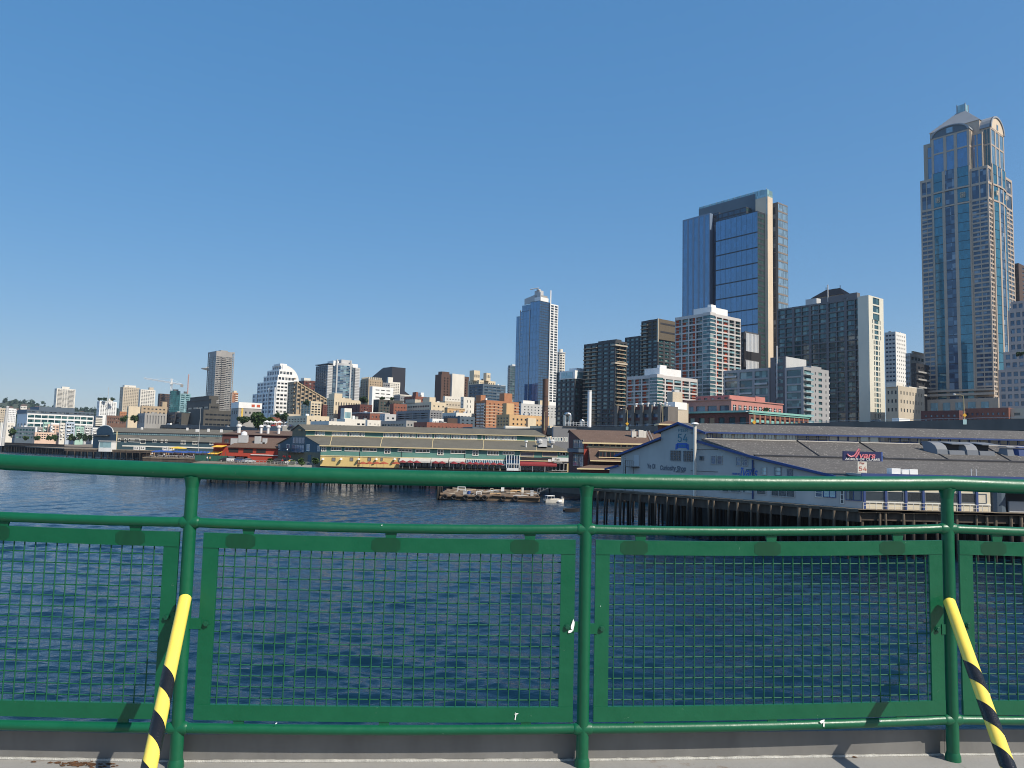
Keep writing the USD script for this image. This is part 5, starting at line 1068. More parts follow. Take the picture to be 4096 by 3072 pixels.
# brick and stone warehouses above the road
b = B('warehouse', 'grey brown warehouse with large grid windows and buttresses above the road', 2672, 1625, 315, 2470, 2712, 'tan', rz=39); M('warehouse_grey', (.135, .12, .105), .85, .12, .3); b.wall = 'warehouse_grey'; zb = b.zc(1722)
b.block(0, b.R, 0, b.L, 0, b.H, L=lambda w, h: grid(5, 2, .66, .68, w * .0, w * .14, zb, 2.2)(w, h) + [(w * .92, w * .955, zb + 2, zb + 6), (w * .92, w * .955, zb + 9, zb + 13)], gl='win_blue', rec=.4)
for k in range(6): b.box('buttress', 'warehouse_grey', -.9, -.02, b.L * (.14 + .172 * k) - .8, b.L * (.14 + .172 * k) + .8, 0, b.H + .8)
for k in range(3): b.box('brick_band', 'dark_red_brick', -.12, -.01, b.L * .15, b.L, zb + [0, (b.H - zb) * .47, (b.H - zb) * .93][k] - .4, zb + [0, (b.H - zb) * .47, (b.H - zb) * .93][k] + .9)
for k in range(6): put(b.path, 'roof_vent', MB().lathe([(.35, 0), (.35, 2.4), (.6, 2.5), (.6, 3.0)], 8, (6, b.L * (.2 + .12 * k), b.H - .7)), 'white_paint')
b.box('rooftop_unit', 'white_paint', 8, 16, b.L * .1, b.L * .3, b.H - .7, b.H + 2.4); b.done()
b = B('stair_tower', 'tan concrete stair tower between the grey warehouse and the pink building', 2691, 1567, 345, 2668, 2730, 'beige', rz=39); b.block(0, b.R, 0, b.L, 0, b.H); b.box('lower_step', 'beige', -2, b.R + .5, -3, -.02, 0, b.zc(1612)); b.box('roof_cap', 'pale_grey', b.R * .3, b.R * .8, b.L * .2, b.L * .7, b.H - .7, b.H + 1.2); b.done()
b = B('office_building', 'pink stuccoed building with white framed windows and stepped top floors', 2925, 1598, 350, 2731, 3131, 'pink_stucco', rz=39); zb = b.zc(1652)
b.block(0, b.R, 0, b.L, 0, b.H, L=grid(4, 1, .78, .62, .5, .5, zb + .5, 1.8), R=grid(10, 1, .6, .7, .5, .5, zb + .6, 1.6), gl='win_blue', glR='win_dark', rec=.5)
for k in range(10):
    x = .5 + (b.R - 1) * (k + .5) / 10; put(b.path, 'window_cross', MB().box(x - .09, x + .09, -.06, -.0, zb + 1.4, b.H - 2.2).box(x - 1, x + 1, -.05, .01, zb + 3.0, zb + 3.18), 'white_paint')
b.box('cornice', 'pink_stucco', -.5, b.R + .3, -.5, b.L, b.H - .1, b.H + .35); b.block(3, b.R * .55, 3, b.L * .8, b.H - .5, b.zc(1577), 'pink_stucco', L=grid(5, 1, .5, .4), gl='win_dark', parapet=.3); b.block(b.R * .56, b.R * .75, 3, 12, b.H - .5, b.H + 3, 'pink_stucco', parapet=.3); b.done()
b = B('brick_building', 'dark red brick building with a green copper cornice and pale lintels', 2996, 1648, 330, 2708, 3234, 'red_brick', rz=39); zb = b.zc(1712)
b.block(0, b.R, 0, b.L, 0, b.H, 'dark_red_brick', L=grid(7, 1, .6, .78, .5, .5, zb, 1.5), R=grid(12, 1, .52, .8, .5, .5, zb, 1.6), gl='win_teal', glR='win_dark', rec=.5)
b.box('cornice', 'copper_green', -.9, b.R + .8, -.9, b.L, b.H - .05, b.H + .8); b.box('cornice', 'copper_green', -.45, b.R + .4, -.45, -.02, b.H - .8, b.H - .1)
for k in range(12): x = .5 + (b.R - 1) * (k + .5) / 12; b.box('spandrel', 'copper_green', x - 1.1, x + 1.1, -.04, .2, zb + 2.6, zb + 3.8); b.box('pilaster', 'orange_brick', x + 1.35, x + 2.0, -.2, -.02, 0, b.H - .9)
b.done()
simple('brick_building', 'purple brown brick building with arched windows under the tallest tower', 3836, 1641, 335, 3684, 3862, 'dark_red_brick', (6, 2, .42, .42), (2, 2, .4, .4), 1690, gl='win_blue')
simple('brick_building', 'red brick building with small pale windows right of the purple brick one', 4034, 1630, 330, 3850, 4060, 'red_brick', (8, 2, .42, .42), None, 1690, gl='win_blue')
simple('building', 'tan low building with dark windows at the right edge above the viaduct', 4200, 1630, 320, 4036, 4300, 'beige', (3, 2, .5, .45), None, 1690)
simple('building', 'small white roofed pavilion on the terrace below the beige corner building', 3596, 1672, 290, 3568, 3640, 'white_paint', (3, 1, .7, .5), (4, 1, .7, .5), 1690, rz=39, parapet=.3)

# ---------------------------------------------------------------- piers and their sheds
DK = 6.3                                     # deck height above the water
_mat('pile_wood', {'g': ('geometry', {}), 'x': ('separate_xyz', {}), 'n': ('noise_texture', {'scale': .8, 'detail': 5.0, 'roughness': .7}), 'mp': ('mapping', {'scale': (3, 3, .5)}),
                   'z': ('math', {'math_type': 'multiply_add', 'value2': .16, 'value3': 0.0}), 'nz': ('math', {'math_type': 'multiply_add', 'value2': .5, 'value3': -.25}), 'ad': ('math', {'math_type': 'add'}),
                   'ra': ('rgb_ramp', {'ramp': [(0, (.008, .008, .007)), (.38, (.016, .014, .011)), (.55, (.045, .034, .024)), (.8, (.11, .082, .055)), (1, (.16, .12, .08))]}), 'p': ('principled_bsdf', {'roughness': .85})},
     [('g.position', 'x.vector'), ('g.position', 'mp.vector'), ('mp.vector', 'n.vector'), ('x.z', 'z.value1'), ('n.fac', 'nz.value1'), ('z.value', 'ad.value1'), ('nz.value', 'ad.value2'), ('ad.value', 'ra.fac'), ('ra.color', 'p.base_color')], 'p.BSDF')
M('deck_wood', (.20, .16, .115), .9, .3, .8)
M('beam_wood', (.075, .055, .04), .9, .4, .8)
M('promenade', (.38, .35, .30), .9, .15, .5)
M('trim_cream', (.72, .58, .32), .6, .06, .5); M('frame_white', (.78, .75, .66), .5, .05, .5); M('frame_grey', (.16, .18, .2), .6, .1, .5)
M('shed_green', (.115, .26, .215), .7, .08, .5); M('shed_blue', (.028, .075, .105), .7, .1, .5); M('shed_olive', (.13, .12, .075), .8, .1, .5); M('shed_yellow', (.72, .52, .20), .7, .07, .5)
def ROOF(key, rgb, row=.45, spk=.72):
    _mat(key, {'g': ('geometry', {}), 'n': ('noise_texture', {'scale': .35, 'detail': 6.0, 'roughness': .75}), 'n2': ('noise_texture', {'scale': 3.5, 'detail': 4.0, 'roughness': .8}), 'x': ('separate_xyz', {}), 'm': ('math', {'math_type': 'multiply', 'value2': 1 / row}), 'fr': ('math', {'math_type': 'fraction'}), 'lt': ('math', {'math_type': 'less_than', 'value2': .18}), 'ml': ('math', {'math_type': 'multiply', 'value2': .35}),
               'c': ('mix_color', {'a': tuple(q * .62 for q in rgb), 'b': tuple(q * 1.38 for q in rgb)}), 'ln': ('mix_color', {'b': tuple(q * .6 for q in rgb)}), 'sr': ('map_range', {'from_min': spk, 'from_max': spk + .05, 'clamp': True}), 'sp': ('mix_color', {'b': (.42, .40, .36)}), 'p': ('principled_bsdf', {'roughness': .92})},
         [('g.position', 'n.vector'), ('g.position', 'n2.vector'), ('g.position', 'x.vector'), ('x.z', 'm.value1'), ('m.value', 'fr.value1'), ('fr.value', 'lt.value1'), ('lt.value', 'ml.value1'), ('n.fac', 'c.fac'), ('c.result', 'ln.a'), ('ml.value', 'ln.fac'), ('n2.fac', 'sr.value'), ('sr.result', 'sp.fac'), ('ln.result', 'sp.a'), ('sp.result', 'p.base_color')], 'p.BSDF')
ROOF('roof_shingle', (.105, .097, .076), .3, .72); ROOF('roof_brown', (.105, .064, .044), .35, .64); ROOF('roof_dark', (.082, .076, .071), .35, .60)
EX = np.array([1.0, 0, 0]); EV = np.array([VD[0], VD[1], 0]); EY = np.array([0, 1.0, 0]); EU = np.array([UD[0], UD[1], 0]); UP = np.array([0, 0, 1.0])
def window(parent, o, d, n, s0, s1, t0, t1, cols=1, rows=1, fr='frame_white', gl='win_dark', w=.14, name='window'):
    """A framed window standing a little proud of its wall, with a pane set in it."""
    o, d, n = (np.asarray(q, float) for q in (o, d, n)); P = lambda s, t, r: o + d * s + UP * t + n * r
    mb = MB()
    def bar(a, b, c, e, r0=.0, r1=.11): mb.hexa([P(a, c, r1), P(b, c, r1), P(b, c, r0), P(a, c, r0)], [P(a, e, r1), P(b, e, r1), P(b, e, r0), P(a, e, r0)])
    bar(s0, s1, t0, t0 + w); bar(s0, s1, t1 - w, t1); bar(s0, s0 + w, t0 + w, t1 - w); bar(s1 - w, s1, t0 + w, t1 - w)
    for i in range(1, cols): x = s0 + (s1 - s0) * i / cols; bar(x - w * .4, x + w * .4, t0 + w, t1 - w, r1=.09)
    for j in range(1, rows): y = t0 + (t1 - t0) * j / rows; bar(s0 + w, s1 - w, y - w * .35, y + w * .35, r1=.08)
    p = put(parent, name, mb, fr)
    for i in range(cols):
        a, b = s0 + (s1 - s0) * i / cols, s0 + (s1 - s0) * (i + 1) / cols
        put(p, 'pane', MB().quad(P(a + .02, t0 + .02, .04), P(b - .02, t0 + .02, .04), P(b - .02, t1 - .02, .04), P(a + .02, t1 - .02, .04)), gl)
    return p
def text_on(parent, s, o, d, n, mat, h, depth=.04, slant=0.0, bold=True, name='lettering', sx=1.0, wide=None):
    m = meshkit.text_mesh(s, h, depth, bold); v = np.array(m.vertices); v[:, 0] -= v[:, 0].min(); sx = wide / v[:, 0].max() if wide else sx; v[:, 0] = v[:, 0] * sx + v[:, 1] * slant
    o, d, n = (np.asarray(q, float) for q in (o, d, n)); v = o + v[:, :1] * d + v[:, 1:2] * UP + v[:, 2:3] * n
    return put(parent, name, (v, np.array(m.faces)), mat)
def piles(parent, spots, z0, ztop, r=.19, seed=1, lean=.25, n=7):
    g = random.Random(seed)
    for x, y in spots:
        k = r * g.uniform(.8, 1.2); e = g.uniform(-lean, lean); f = g.uniform(-lean, lean)
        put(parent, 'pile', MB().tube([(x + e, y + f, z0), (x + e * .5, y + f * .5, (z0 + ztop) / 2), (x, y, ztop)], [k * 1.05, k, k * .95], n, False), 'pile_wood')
def gable_shed(t, x0, x1, W, prof, mats, shear=-.81):
    """prof: (q, z) of the outline, front eave to back eave; parts named by segment. Local origin at the front left wall foot."""
    P = lambda s, q, z: np.array([s + shear * q, q, z])
    th = .12
    for (qa, za), (qb, zb), (nm, mt) in zip(prof[:-1], prof[1:], mats):
        if nm is None: continue
        if abs(qa - qb) < .05:                      # upright wall
            put(t, nm, MB().quad(P(x0, qa, min(za, zb)), P(x1, qa, min(za, zb)), P(x1, qa, max(za, zb)), P(x0, qa, max(za, zb))), mt)
        else:
            e = .35
            put(t, nm, MB().hexa([P(x0 - e, qa, za - th), P(x1 + e, qa, za - th), P(x1 + e, qb, zb - th), P(x0 - e, qb, zb - th)], [P(x0 - e, qa, za), P(x1 + e, qa, za), P(x1 + e, qb, zb), P(x0 - e, qb, zb)]), mt)
    return P

# ---- the green and yellow shed
Y1 = 236.0; xl, xr = at(1283, 1800, Y1)[0], at(2276, 1800, Y1)[0]
o57 = np.array([xl, Y1, DK]); t57 = thing('pier_shed', 'long green and yellow pier shed with a grey shingle roof and dark blue gable end', 'building', o57)
Lg = along(at(1283, 1779, Y1), EV, 1112); W = Lg * EV[1]; X1 = xr - xl
zz = lambda px, py, q=0.0: zpx((at(px, py, Y1 + q)[0], Y1 + q), py) - DK
ze = zz(1283, 1779); zm = zz(1700, 1755, W * .34); zc = zz(1300, 1722, W * .34); zr = zz(1240, 1698, W * .5)
qm = W * .34
P = gable_shed(t57, 0, X1, W, [(-.7, ze - .2), (qm, zm), (qm, zc), (qm - .6, zc - .1), (W / 2, zr), (W - qm + .6, zc - .1), (W - qm, zc), (W - qm, zm), (W + .7, ze - .2)],
               [('lower_roof', 'roof_shingle'), ('clerestory_wall', 'shed_green'), (None, 0), ('upper_roof', 'roof_shingle'), ('upper_roof', 'roof_shingle'), (None, 0), ('clerestory_wall', 'shed_green'), ('lower_roof', 'roof_shingle')])
zg = zz(1283, 1822)      # where the green ends and the yellow begins
put(t57, 'upper_wall', MB().quad((0, 0, zg), (X1, 0, zg), (X1, 0, ze), (0, 0, ze)), 'shed_green'); put(t57, 'lower_wall', MB().quad((0, -.02, 0), (X1, -.02, 0), (X1, -.02, zg), (0, -.02, zg)), 'shed_yellow')
put(t57, 'trim', MB().box(0, X1, -.14, -.03, zg - .12, zg + .12), 'trim_cream'); put(t57, 'trim', MB().box(-.3, X1 + .3, -.85, -.7, ze - .42, ze - .12), 'trim_cream'); put(t57, 'trim', MB().box(qm * -.81, X1 - qm * .81, qm - .75, qm - .62, zc - .24, zc - .02), 'trim_cream')
G = lambda q, z: P(0, q, z); mb = MB(); zb_ = zz(1112, 1803, W)
for a, b_, mt in (((0, 0), 0, 0),): pass
mb.add([G(0, zb_), G(W, zb_), G(W, ze - .3), G(W - qm, zm - .2), G(qm, zm - .2), G(0, ze - .3)], [[0, 5, 4, 4], [0, 4, 3, 3], [0, 3, 2, 2], [0, 2, 1, 1]]); put(t57, 'gable_wall', mb, 'shed_blue')
mb = MB().quad(G(0, 0), G(0, zb_), G(W, zb_), G(W, 0)); put(t57, 'gable_base', mb, 'shed_olive')
mb = MB().add([G(qm, zm - .2), G(W - qm, zm - .2), G(W - qm, zc - .2), G(W / 2, zr - .25), G(qm, zc - .2)], [[0, 4, 3, 3], [0, 3, 2, 2], [0, 2, 1, 1]]); put(t57, 'upper_gable', mb, 'shed_olive')
put(t57, 'end_wall', MB().add([P(X1, 0, 0), P(X1, W, 0), P(X1, W, ze), P(X1, W - qm, zm), P(X1, W - qm, zc), P(X1, W / 2, zr - .1), P(X1, qm, zc), P(X1, qm, zm), P(X1, 0, ze)], [[0, 1, 2, 2], [0, 2, 3, 3], [0, 3, 7, 8], [3, 4, 6, 7], [4, 5, 6, 6]]), 'shed_green')
# gable windows, along the slanted end (left to right as seen: from W to 0)
go = P(0, W, 0); gd = np.array([.81, -1, 0]) / math.hypot(.81, 1); gn = -np.cross(UP, gd); gn = np.cross(gd, UP); GL = W * math.hypot(.81, 1)
gs = lambda px: GL - along(at(1283, 1779, Y1), EV, px) * GL / Lg
gz = lambda px, py: zpx((o57 + P(0, W * (1 - gs(px) / GL), 0))[:2], py) - DK
for (a, b_, c, e, nc, fr) in ((1169, 1218, 1774, 1749, 4, 'frame_grey'), (1167, 1217, 1808, 1779, 5, 'frame_grey'), (1147, 1158, 1795, 1776, 1, 'frame_white'), (1227, 1239, 1804, 1777, 1, 'frame_white'), (1114, 1121, 1799, 1779, 1, 'frame_white'), (1270, 1280, 1805, 1783, 2, 'frame_white')):
    window(t57, go, gd, gn, gs(a), gs(b_), gz(a, c), gz(b_, e), nc, 1, fr, 'win_blue', w=.16)
bx = MB(); a, b_ = gs(1150), gs(1216); z = gz(1180, 1808); Pg = lambda s, t, r: go + gd * s + UP * t + gn * r
bx.hexa([Pg(a, z - .2, 1.6), Pg(b_, z - .2, 1.6), Pg(b_, z - .2, .02), Pg(a, z - .2, .02)], [Pg(a, z, 1.6), Pg(b_, z, 1.6), Pg(b_, z, .02), Pg(a, z, .02)])
for k in range(14):
    s = a + (b_ - a) * k / 13; bx.tube([Pg(s, z, 1.55), Pg(s, z + 1.1, 1.55)], .05, 4)
bx.tube([Pg(a, z + 1.1, 1.55), Pg(b_, z + 1.1, 1.55)], .06, 4); put(t57, 'balcony', bx, 'near_black')
put(t57, 'door', MB().hexa([Pg(gs(1233), 0, .06), Pg(gs(1246), 0, .06), Pg(gs(1246), 0, .01), Pg(gs(1233), 0, .01)], [Pg(gs(1233), 3.2, .06), Pg(gs(1246), 3.2, .06), Pg(gs(1246), 3.2, .01), Pg(gs(1233), 3.2, .01)]), 'shed_blue')
put(t57, 'hoist_beam', MB().box(-qm * .81 - 3, -qm * .81 - 1.5, qm + 2, qm + 2.4, zr - 2, zr - 1.7), 'shed_olive')
def fx(px, py, Y=Y1, o=o57): q = at(px, py, Y) - o; return q[0], q[2]
W57 = [(1285, 1305, 1785, 1806, 2, 2), (1324, 1366, 1787, 1804, 4, 1), (1379, 1438, 1788, 1806, 5, 1), (1449, 1508, 1790, 1807, 5, 1), (1537, 1562, 1791, 1815, 2, 2), (1591, 1649, 1794, 1809, 5, 1), (1662, 1720, 1795, 1812, 5, 1),
       (1749, 1774, 1797, 1821, 2, 2), (1802, 1862, 1798, 1816, 6, 1), (1890, 1914, 1800, 1824, 2, 2), (1949, 1996, 1802, 1822, 4, 1), (2011, 2058, 1805, 1819, 4, 1), (2238, 2263, 1808, 1823, 2, 1)]
for a, b_, c, e, nc, nr in W57:
    x0, z1 = fx(a, c); x1, z0 = fx(b_, e); window(t57, (0, 0, 0), EX, -EY, x0, x1, z0, z1, min(nc, 4), nr, 'frame_white', 'win_black', w=.23)
for a, b_ in ((2080, 2136), (2169, 2229)):
    x0, z1 = fx(a, 1807); x1, z0 = fx(b_, 1829); window(t57, (0, 0, 0), EX, -EY, x0, x1, z0, z1, 1, 1, 'trim_cream', 'mid_grey', w=.12, name='louvre')
qo = P(0, qm, 0)
def clr(px): return at(px, 1735, Y1 + qm)[0] - o57[0] - qo[0]
zc0, zc1 = zm + .20, zc - .30
for grp, n in (((1259, 1300), 3), ((1327, 1390), 6), ((1397, 1460), 5), ((1532, 1595), 5), ((1600, 1663), 5), ((1668, 1730), 5), ((1736, 1800), 5), ((1804, 1866), 5), ((1870, 1910), 3), ((1926, 1932), 1), ((1940, 2003), 5), ((2006, 2068), 5), ((2140, 2205), 5), ((2208, 2252), 4), ((2254, 2272), 2)):
    x0, x1 = clr(grp[0]), clr(grp[1]); w = (x1 - x0) / n
    for k in range(n): window(t57, qo, EX, -EY, x0 + w * k + .06, x0 + w * (k + 1) - .06, zc0, zc1, 1, 1, 'frame_white', 'win_blue' if k % 3 == 0 else 'glass_pale', w=.20, name='clerestory_window')
put(t57, 'trim', MB().box(qo[0], qo[0] + X1, qm - .1, qm - .01, zm + .03, zm + .22), 'trim_cream')
for px in (1329, 1530, 1733, 1936, 2143):      # pale seams across the lower roof
    x = clr(px) + qo[0]; xb = fx(px - 8 if px < 1700 else px - 4 if px < 2100 else px + 4, 1780)[0]
    put(t57, 'roof_seam', MB().tube([(x, qm - .1, zm + .03), (xb, -.6, ze - .12)], .09, 4), 'trim_cream')
put(t57, 'roof_vent', MB().box(clr(2062), clr(2096), 1.5, 4.5, ze + 1.0, ze + 1.2).box(clr(2062), clr(2096), 2.6, 2.9, ze + 1.2, ze + 3.6), 'pale_grey')
for px in (2145, 2192): put(t57, 'roof_fan', MB().lathe([(.35, 0), (.35, 1.5), (.9, 1.7), (1.0, 2.4), (.5, 2.9)], 10, (clr(px) + qo[0] + 1, 3, zm - 2.2)), 'pale_grey')
put(t57, 'roof_fan', MB().lathe([(.2, 0), (.2, 1.5), (.5, 1.6), (.5, 2.1)], 8, (clr(2104) + qo[0], 2.6, ze + .8)), 'white_paint')
for px in (1440, 1607, 1860): x = fx(px, 1800)[0]; put(t57, 'downpipe', MB().tube([(x, -.1, ze - .3), (x, -.1, .2)], .07, 5), 'near_black')
# ground floor: canopies, glass house, sign board
M('awning_grey', (.50, .47, .42), .8, .08, .5); M('awning_red', (.24, .022, .028), .8, .1, .5); M('umbrella_red', (.20, .018, .022), .85, .1, .5); M('parasol_orange', (.34, .075, .03), .85, .1, .5); M('umbrella_blue', (.025, .075, .27), .85, .1, .5); M('umbrella_yellow', (.80, .50, .04), .85, .08, .5)
M('door_dark', (.025, .02, .018), .6, .2, .5)
M('steel_white', (.75, .75, .74), .45, .05, .5)
def awning(a, b_, yt, yb, mt, out=2.6, name='awning'):
    x0, z1 = fx(a, yt); x1, _ = fx(b_, yt); z0 = fx(a, yb, Y1 - out)[1]
    put(t57, name, MB().hexa([(x0, -out, z0), (x1, -out, z0), (x1, -.05, z1 - .1), (x0, -.05, z1 - .1)], [(x0, -out, z0 + .12), (x1, -out, z0 + .12), (x1, -.05, z1), (x0, -.05, z1)]), mt)
    put(t57, name + '_valance', MB().box(x0, x1, -out - .03, -out + .03, z0 - .35, z0 + .1), mt)
    for x in np.arange(x0 + .1, x1, (x1 - x0) / max(1, round((x1 - x0) / 4.2)) - .001): put(t57, 'awning_post', MB().tube([(x, -out + .1, 0), (x, -out + .1, z0)], .06, 5), 'steel_white')
for a, b_ in ((1602, 1655), (1657, 1725), (1727, 1796), (1799, 1863)): awning(a, b_, 1831, 1846, 'awning_grey')
x0, x1 = fx(1598, 1850)[0], fx(1866, 1850)[0]; put(t57, 'shop_front', MB().box(x0, x1, -.10, -.03, .1, 3.3), 'door_dark')
for k in range(12): window(t57, (0, -.10, 0), EX, -EY, x0 + (x1 - x0) * k / 12 + .1, x0 + (x1 - x0) * (k + 1) / 12 - .1, .5, 2.9, 2, 1, 'dark_brown', 'win_black', w=.09, name='shop_window')
x0, x1 = fx(1866, 1840)[0], fx(2026, 1840)[0]; zt_, zb2 = fx(1866, 1838)[1], fx(1866, 1856, Y1 - 3)[1]
n = 22
for k in range(n):
    a, b_ = x0 + (x1 - x0) * k / n, x0 + (x1 - x0) * (k + 1) / n; put(t57, 'canopy_pane', MB().quad((a + .06, -3, zb2), (b_ - .06, -3, zb2), (b_ - .06, -.1, zt_), (a + .06, -.1, zt_)), 'glass_blue'); put(t57, 'canopy_bar', MB().tube([(a, -3, zb2 + .04), (a, -.1, zt_ + .04)], .07, 4), 'steel_white')
put(t57, 'canopy_bar', MB().box(x0, x1, -3.1, -2.95, zb2 - .1, zb2 + .1).box(x0, x1, -.2, -.05, zt_ - .1, zt_ + .1), 'steel_white'); put(t57, 'shop_front', MB().box(x0, x1, -.10, -.03, .1, zt_ - .2), 'door_dark')
for k in range(8): x = x0 + (x1 - x0) * k / 7.01; put(t57, 'awning_post', MB().tube([(x, -2.95, 0), (x, -2.95, zb2)], .07, 5), 'trim_cream')
for k in range(7): window(t57, (0, -.10, 0), EX, -EY, x0 + (x1 - x0) * k / 7 + .1, x0 + (x1 - x0) * (k + 1) / 7 - .1, .4, 2.7, 2, 1, 'dark_brown', 'win_black', w=.09, name='shop_window')
a, b_ = fx(2026, 1840, Y1 - 3)[0], fx(2078, 1840, Y1 - 3)[0]; z1, zmid, z0 = fx(2050, 1822)[1], fx(2050, 1856, Y1 - 4)[1], 0.1
gp = put(t57, 'glass_porch', MB().box(a, b_, -4.1, -3.95, zmid - .1, zmid + .12).box(a, a + .18, -4.1, -.1, z0, zmid).box(b_ - .18, b_, -4.1, -.1, z0, zmid).box(a, b_, -4.1, -3.9, z0, z0 + .8), 'steel_white')
for k in range(5):
    c, d = a + (b_ - a) * k / 5, a + (b_ - a) * (k + 1) / 5; put(gp, 'pane', MB().quad((c + .1, -4, zmid), (d - .1, -4, zmid), (d - .1, -.1, z1), (c + .1, -.1, z1)), 'glass_deep'); put(gp, 'pane', MB().quad((c + .1, -4, z0 + .8), (d - .1, -4, z0 + .8), (d - .1, -4, zmid), (c + .1, -4, zmid)), 'glass_deep')
for k in range(6): c = a + (b_ - a) * k / 5; put(gp, 'bar', MB().tube([(c, -4.05, z0), (c, -4.05, zmid), (c, -.1, z1 + .06)], .09, 4), 'steel_white')
awning(2080, 2226, 1846, 1858, 'awning_red', 3.0); x0, x1 = fx(2082, 1850)[0], fx(2270, 1850)[0]; put(t57, 'shop_front', MB().box(x0, x1, -.10, -.03, .1, 4.2), 'near_black')
for k in range(12): window(t57, (0, -.10, 0), EX, -EY, x0 + (x1 - x0) * k / 12 + .08, x0 + (x1 - x0) * (k + 1) / 12 - .08, .3, 2.6, 1, 1, 'steel_white', 'win_black', w=.09, name='shop_window')
sb = thing('sign_board', 'white restaurant sign board over the right end of the red awning', 'sign', o57 + [0, -1.6, 0]); x0, z1 = fx(2208, 1830, Y1 - 1.6); x1, z0 = fx(2275, 1853, Y1 - 1.6); zk = fx(2220, 1845, Y1 - 1.6)[1]
put(sb, 'board', MB().box(x0, x1, 0, .2, zk, z1), 'white_paint'); put(sb, 'lower_board', MB().box(x0 + .4, x1, .02, .2, z0, zk - .05), 'near_black'); text_on(sb, 'Fish', (x0 + .9, -.01, zk + .25), EX, -EY, 'shed_olive', .55); text_on(sb, 'FISH & CHIPS BAR', (x0 + .6, 0, z0 + .12), EX, -EY, 'white_paint', .26, sx=.8); put(sb, 'side_board', MB().box(x0 - 1.2, x0 - .15, 0, .2, zk - .2, zk + .55), 'white_paint')
for x in (x0 + .8, x1 - .6): put(sb, 'bracket', MB().tube([(x, .2, zk + .3), (x, 1.5, zk + .3)], .06, 5), 'steel_white')
# rows of small ground floor windows in the yellow wall
for a, b_ in ((1328, 1342), (1400, 1413), (1471, 1484), (1523, 1531), (1592, 1600)):
    x0, z1 = fx(a, 1830); x1, z0 = fx(b_, 1844); window(t57, (0, -.02, 0), EX, -EY, x0, x1, z0, z1, 1, 1, 'shed_olive', 'mid_grey', w=.1)
for px in (1294, 1366, 1437, 1507, 1580): x, z = fx(px, 1834); put(t57, 'wall_lamp', MB().box(x - .25, x + .25, -.9, -.03, z - .1, z + .1).lathe([(.5, -.35), (.12, .1)], 8, (x, -.8, z)), 'white_paint')
# the pier under it: deck, fascia, piles
pier = thing('timber_pier', 'timber pier with a pale promenade deck under the green and yellow shed', 'pier', (0, 0, 0))
ye = at_z(1700, 1873, DK)[1]; x0, x1 = at(1150, 1868, ye)[0], at(2330, 1888, ye)[0]
pl = [(x0, ye), (x1 + 8, ye), (x1 + 8 - 35, ye + 45), (x0 - 30, ye + 45)]
put(pier, 'deck', MB().prism(pl, DK - .35, DK), 'promenade'); put(pier, 'fascia', MB().box(x0, x1 + 8, ye + .1, ye + .5, DK - 1.5, DK - .36), 'beam_wood')
put(pier, 'edge_beam', MB().box(x0, x1 + 8, ye - .12, ye + .09, DK - 1.0, DK + .12), 'promenade')
piles(pier, [(x, ye + .3 + rng.uniform(-.1, .1)) for x in np.arange(x0 + 1, x1 + 6, 3.1)] + [(x + rng.uniform(-.6, .6), ye + 5 + 6 * k) for k in range(4) for x in np.arange(x0 + 1 - 5 * k, x1 + 4 - 5 * k, 5.0)], -3, DK - .4, .22, 5)
rl = thing('promenade_railing', 'pale post and rail fence along the edge of the promenade before the green shed', 'railing', (0, 0, DK))
n = int((x1 - x0) / 2.4)
for k in range(n + 1): x = x0 + (x1 - x0) * k / n; put(rl, 'post', MB().box(x - .05, x + .05, ye + .18, ye + .28, 0, 1.05), 'pale_grey')
for z in (.35, .7, 1.02): put(rl, 'rail', MB().box(x0, x1, ye + .2, ye + .26, z - .04, z + .04), 'pale_grey')
YP = ye

# ---- the dark gabled shed further left
Y2 = 505.0; o59 = np.array([at(468, 1780, Y2)[0], Y2, DK]); M('shed_navy', (.035, .075, .095), .7, .1, .5)
t59 = thing('pier_shed', 'dark blue pier shed with an arched false front and white trimmed windows', 'building', o59)
Lg = along(o59, EV, 374); W = Lg * EV[1]; X1 = along(o59, EX, 1000); z2 = lambda px, py, q=0.0: zpx((at(px, py, Y2 + q)[0], Y2 + q), py) - DK
ze, zr = z2(560, 1762), z2(560, 1712, W * .5); qm = W * .3; zm, zc = z2(560, 1741, qm), z2(560, 1730, qm)
P = gable_shed(t59, 0, X1, W, [(-.7, ze), (qm, zm), (qm, zc), (qm - .6, zc), (W / 2, zr), (W - qm + .6, zc), (W - qm, zc), (W - qm, zm), (W + .7, ze)],
               [('lower_roof', 'roof_shingle'), ('clerestory_wall', 'shed_navy'), (None, 0), ('upper_roof', 'roof_shingle'), ('upper_roof', 'roof_shingle'), (None, 0), ('clerestory_wall', 'shed_navy'), ('lower_roof', 'roof_shingle')])
put(t59, 'front_wall', MB().quad((0, 0, 0), (X1, 0, 0), (X1, 0, ze), (0, 0, ze)), 'shed_navy')
fr = lambda px, py: at(px, py, Y2) - o59
for a, b_, c, e, nc in ((472, 483, 1753, 1768, 1), (496, 507, 1754, 1769, 1), (513, 560, 1755, 1768, 2), (560, 583, 1757, 1775, 1), (609, 627, 1758, 1770, 2), (643, 653, 1759, 1772, 1), (660, 670, 1759, 1772, 1), (723, 744, 1763, 1777, 3), (769, 790, 1765, 1778, 3), (838, 860, 1768, 1780, 4)):
    q0, q1 = fr(a, e), fr(b_, c); window(t59, (0, 0, 0), EX, -EY, q0[0], q1[0], q0[2], q1[2], nc, 1, 'frame_white', 'win_dark', w=.35)
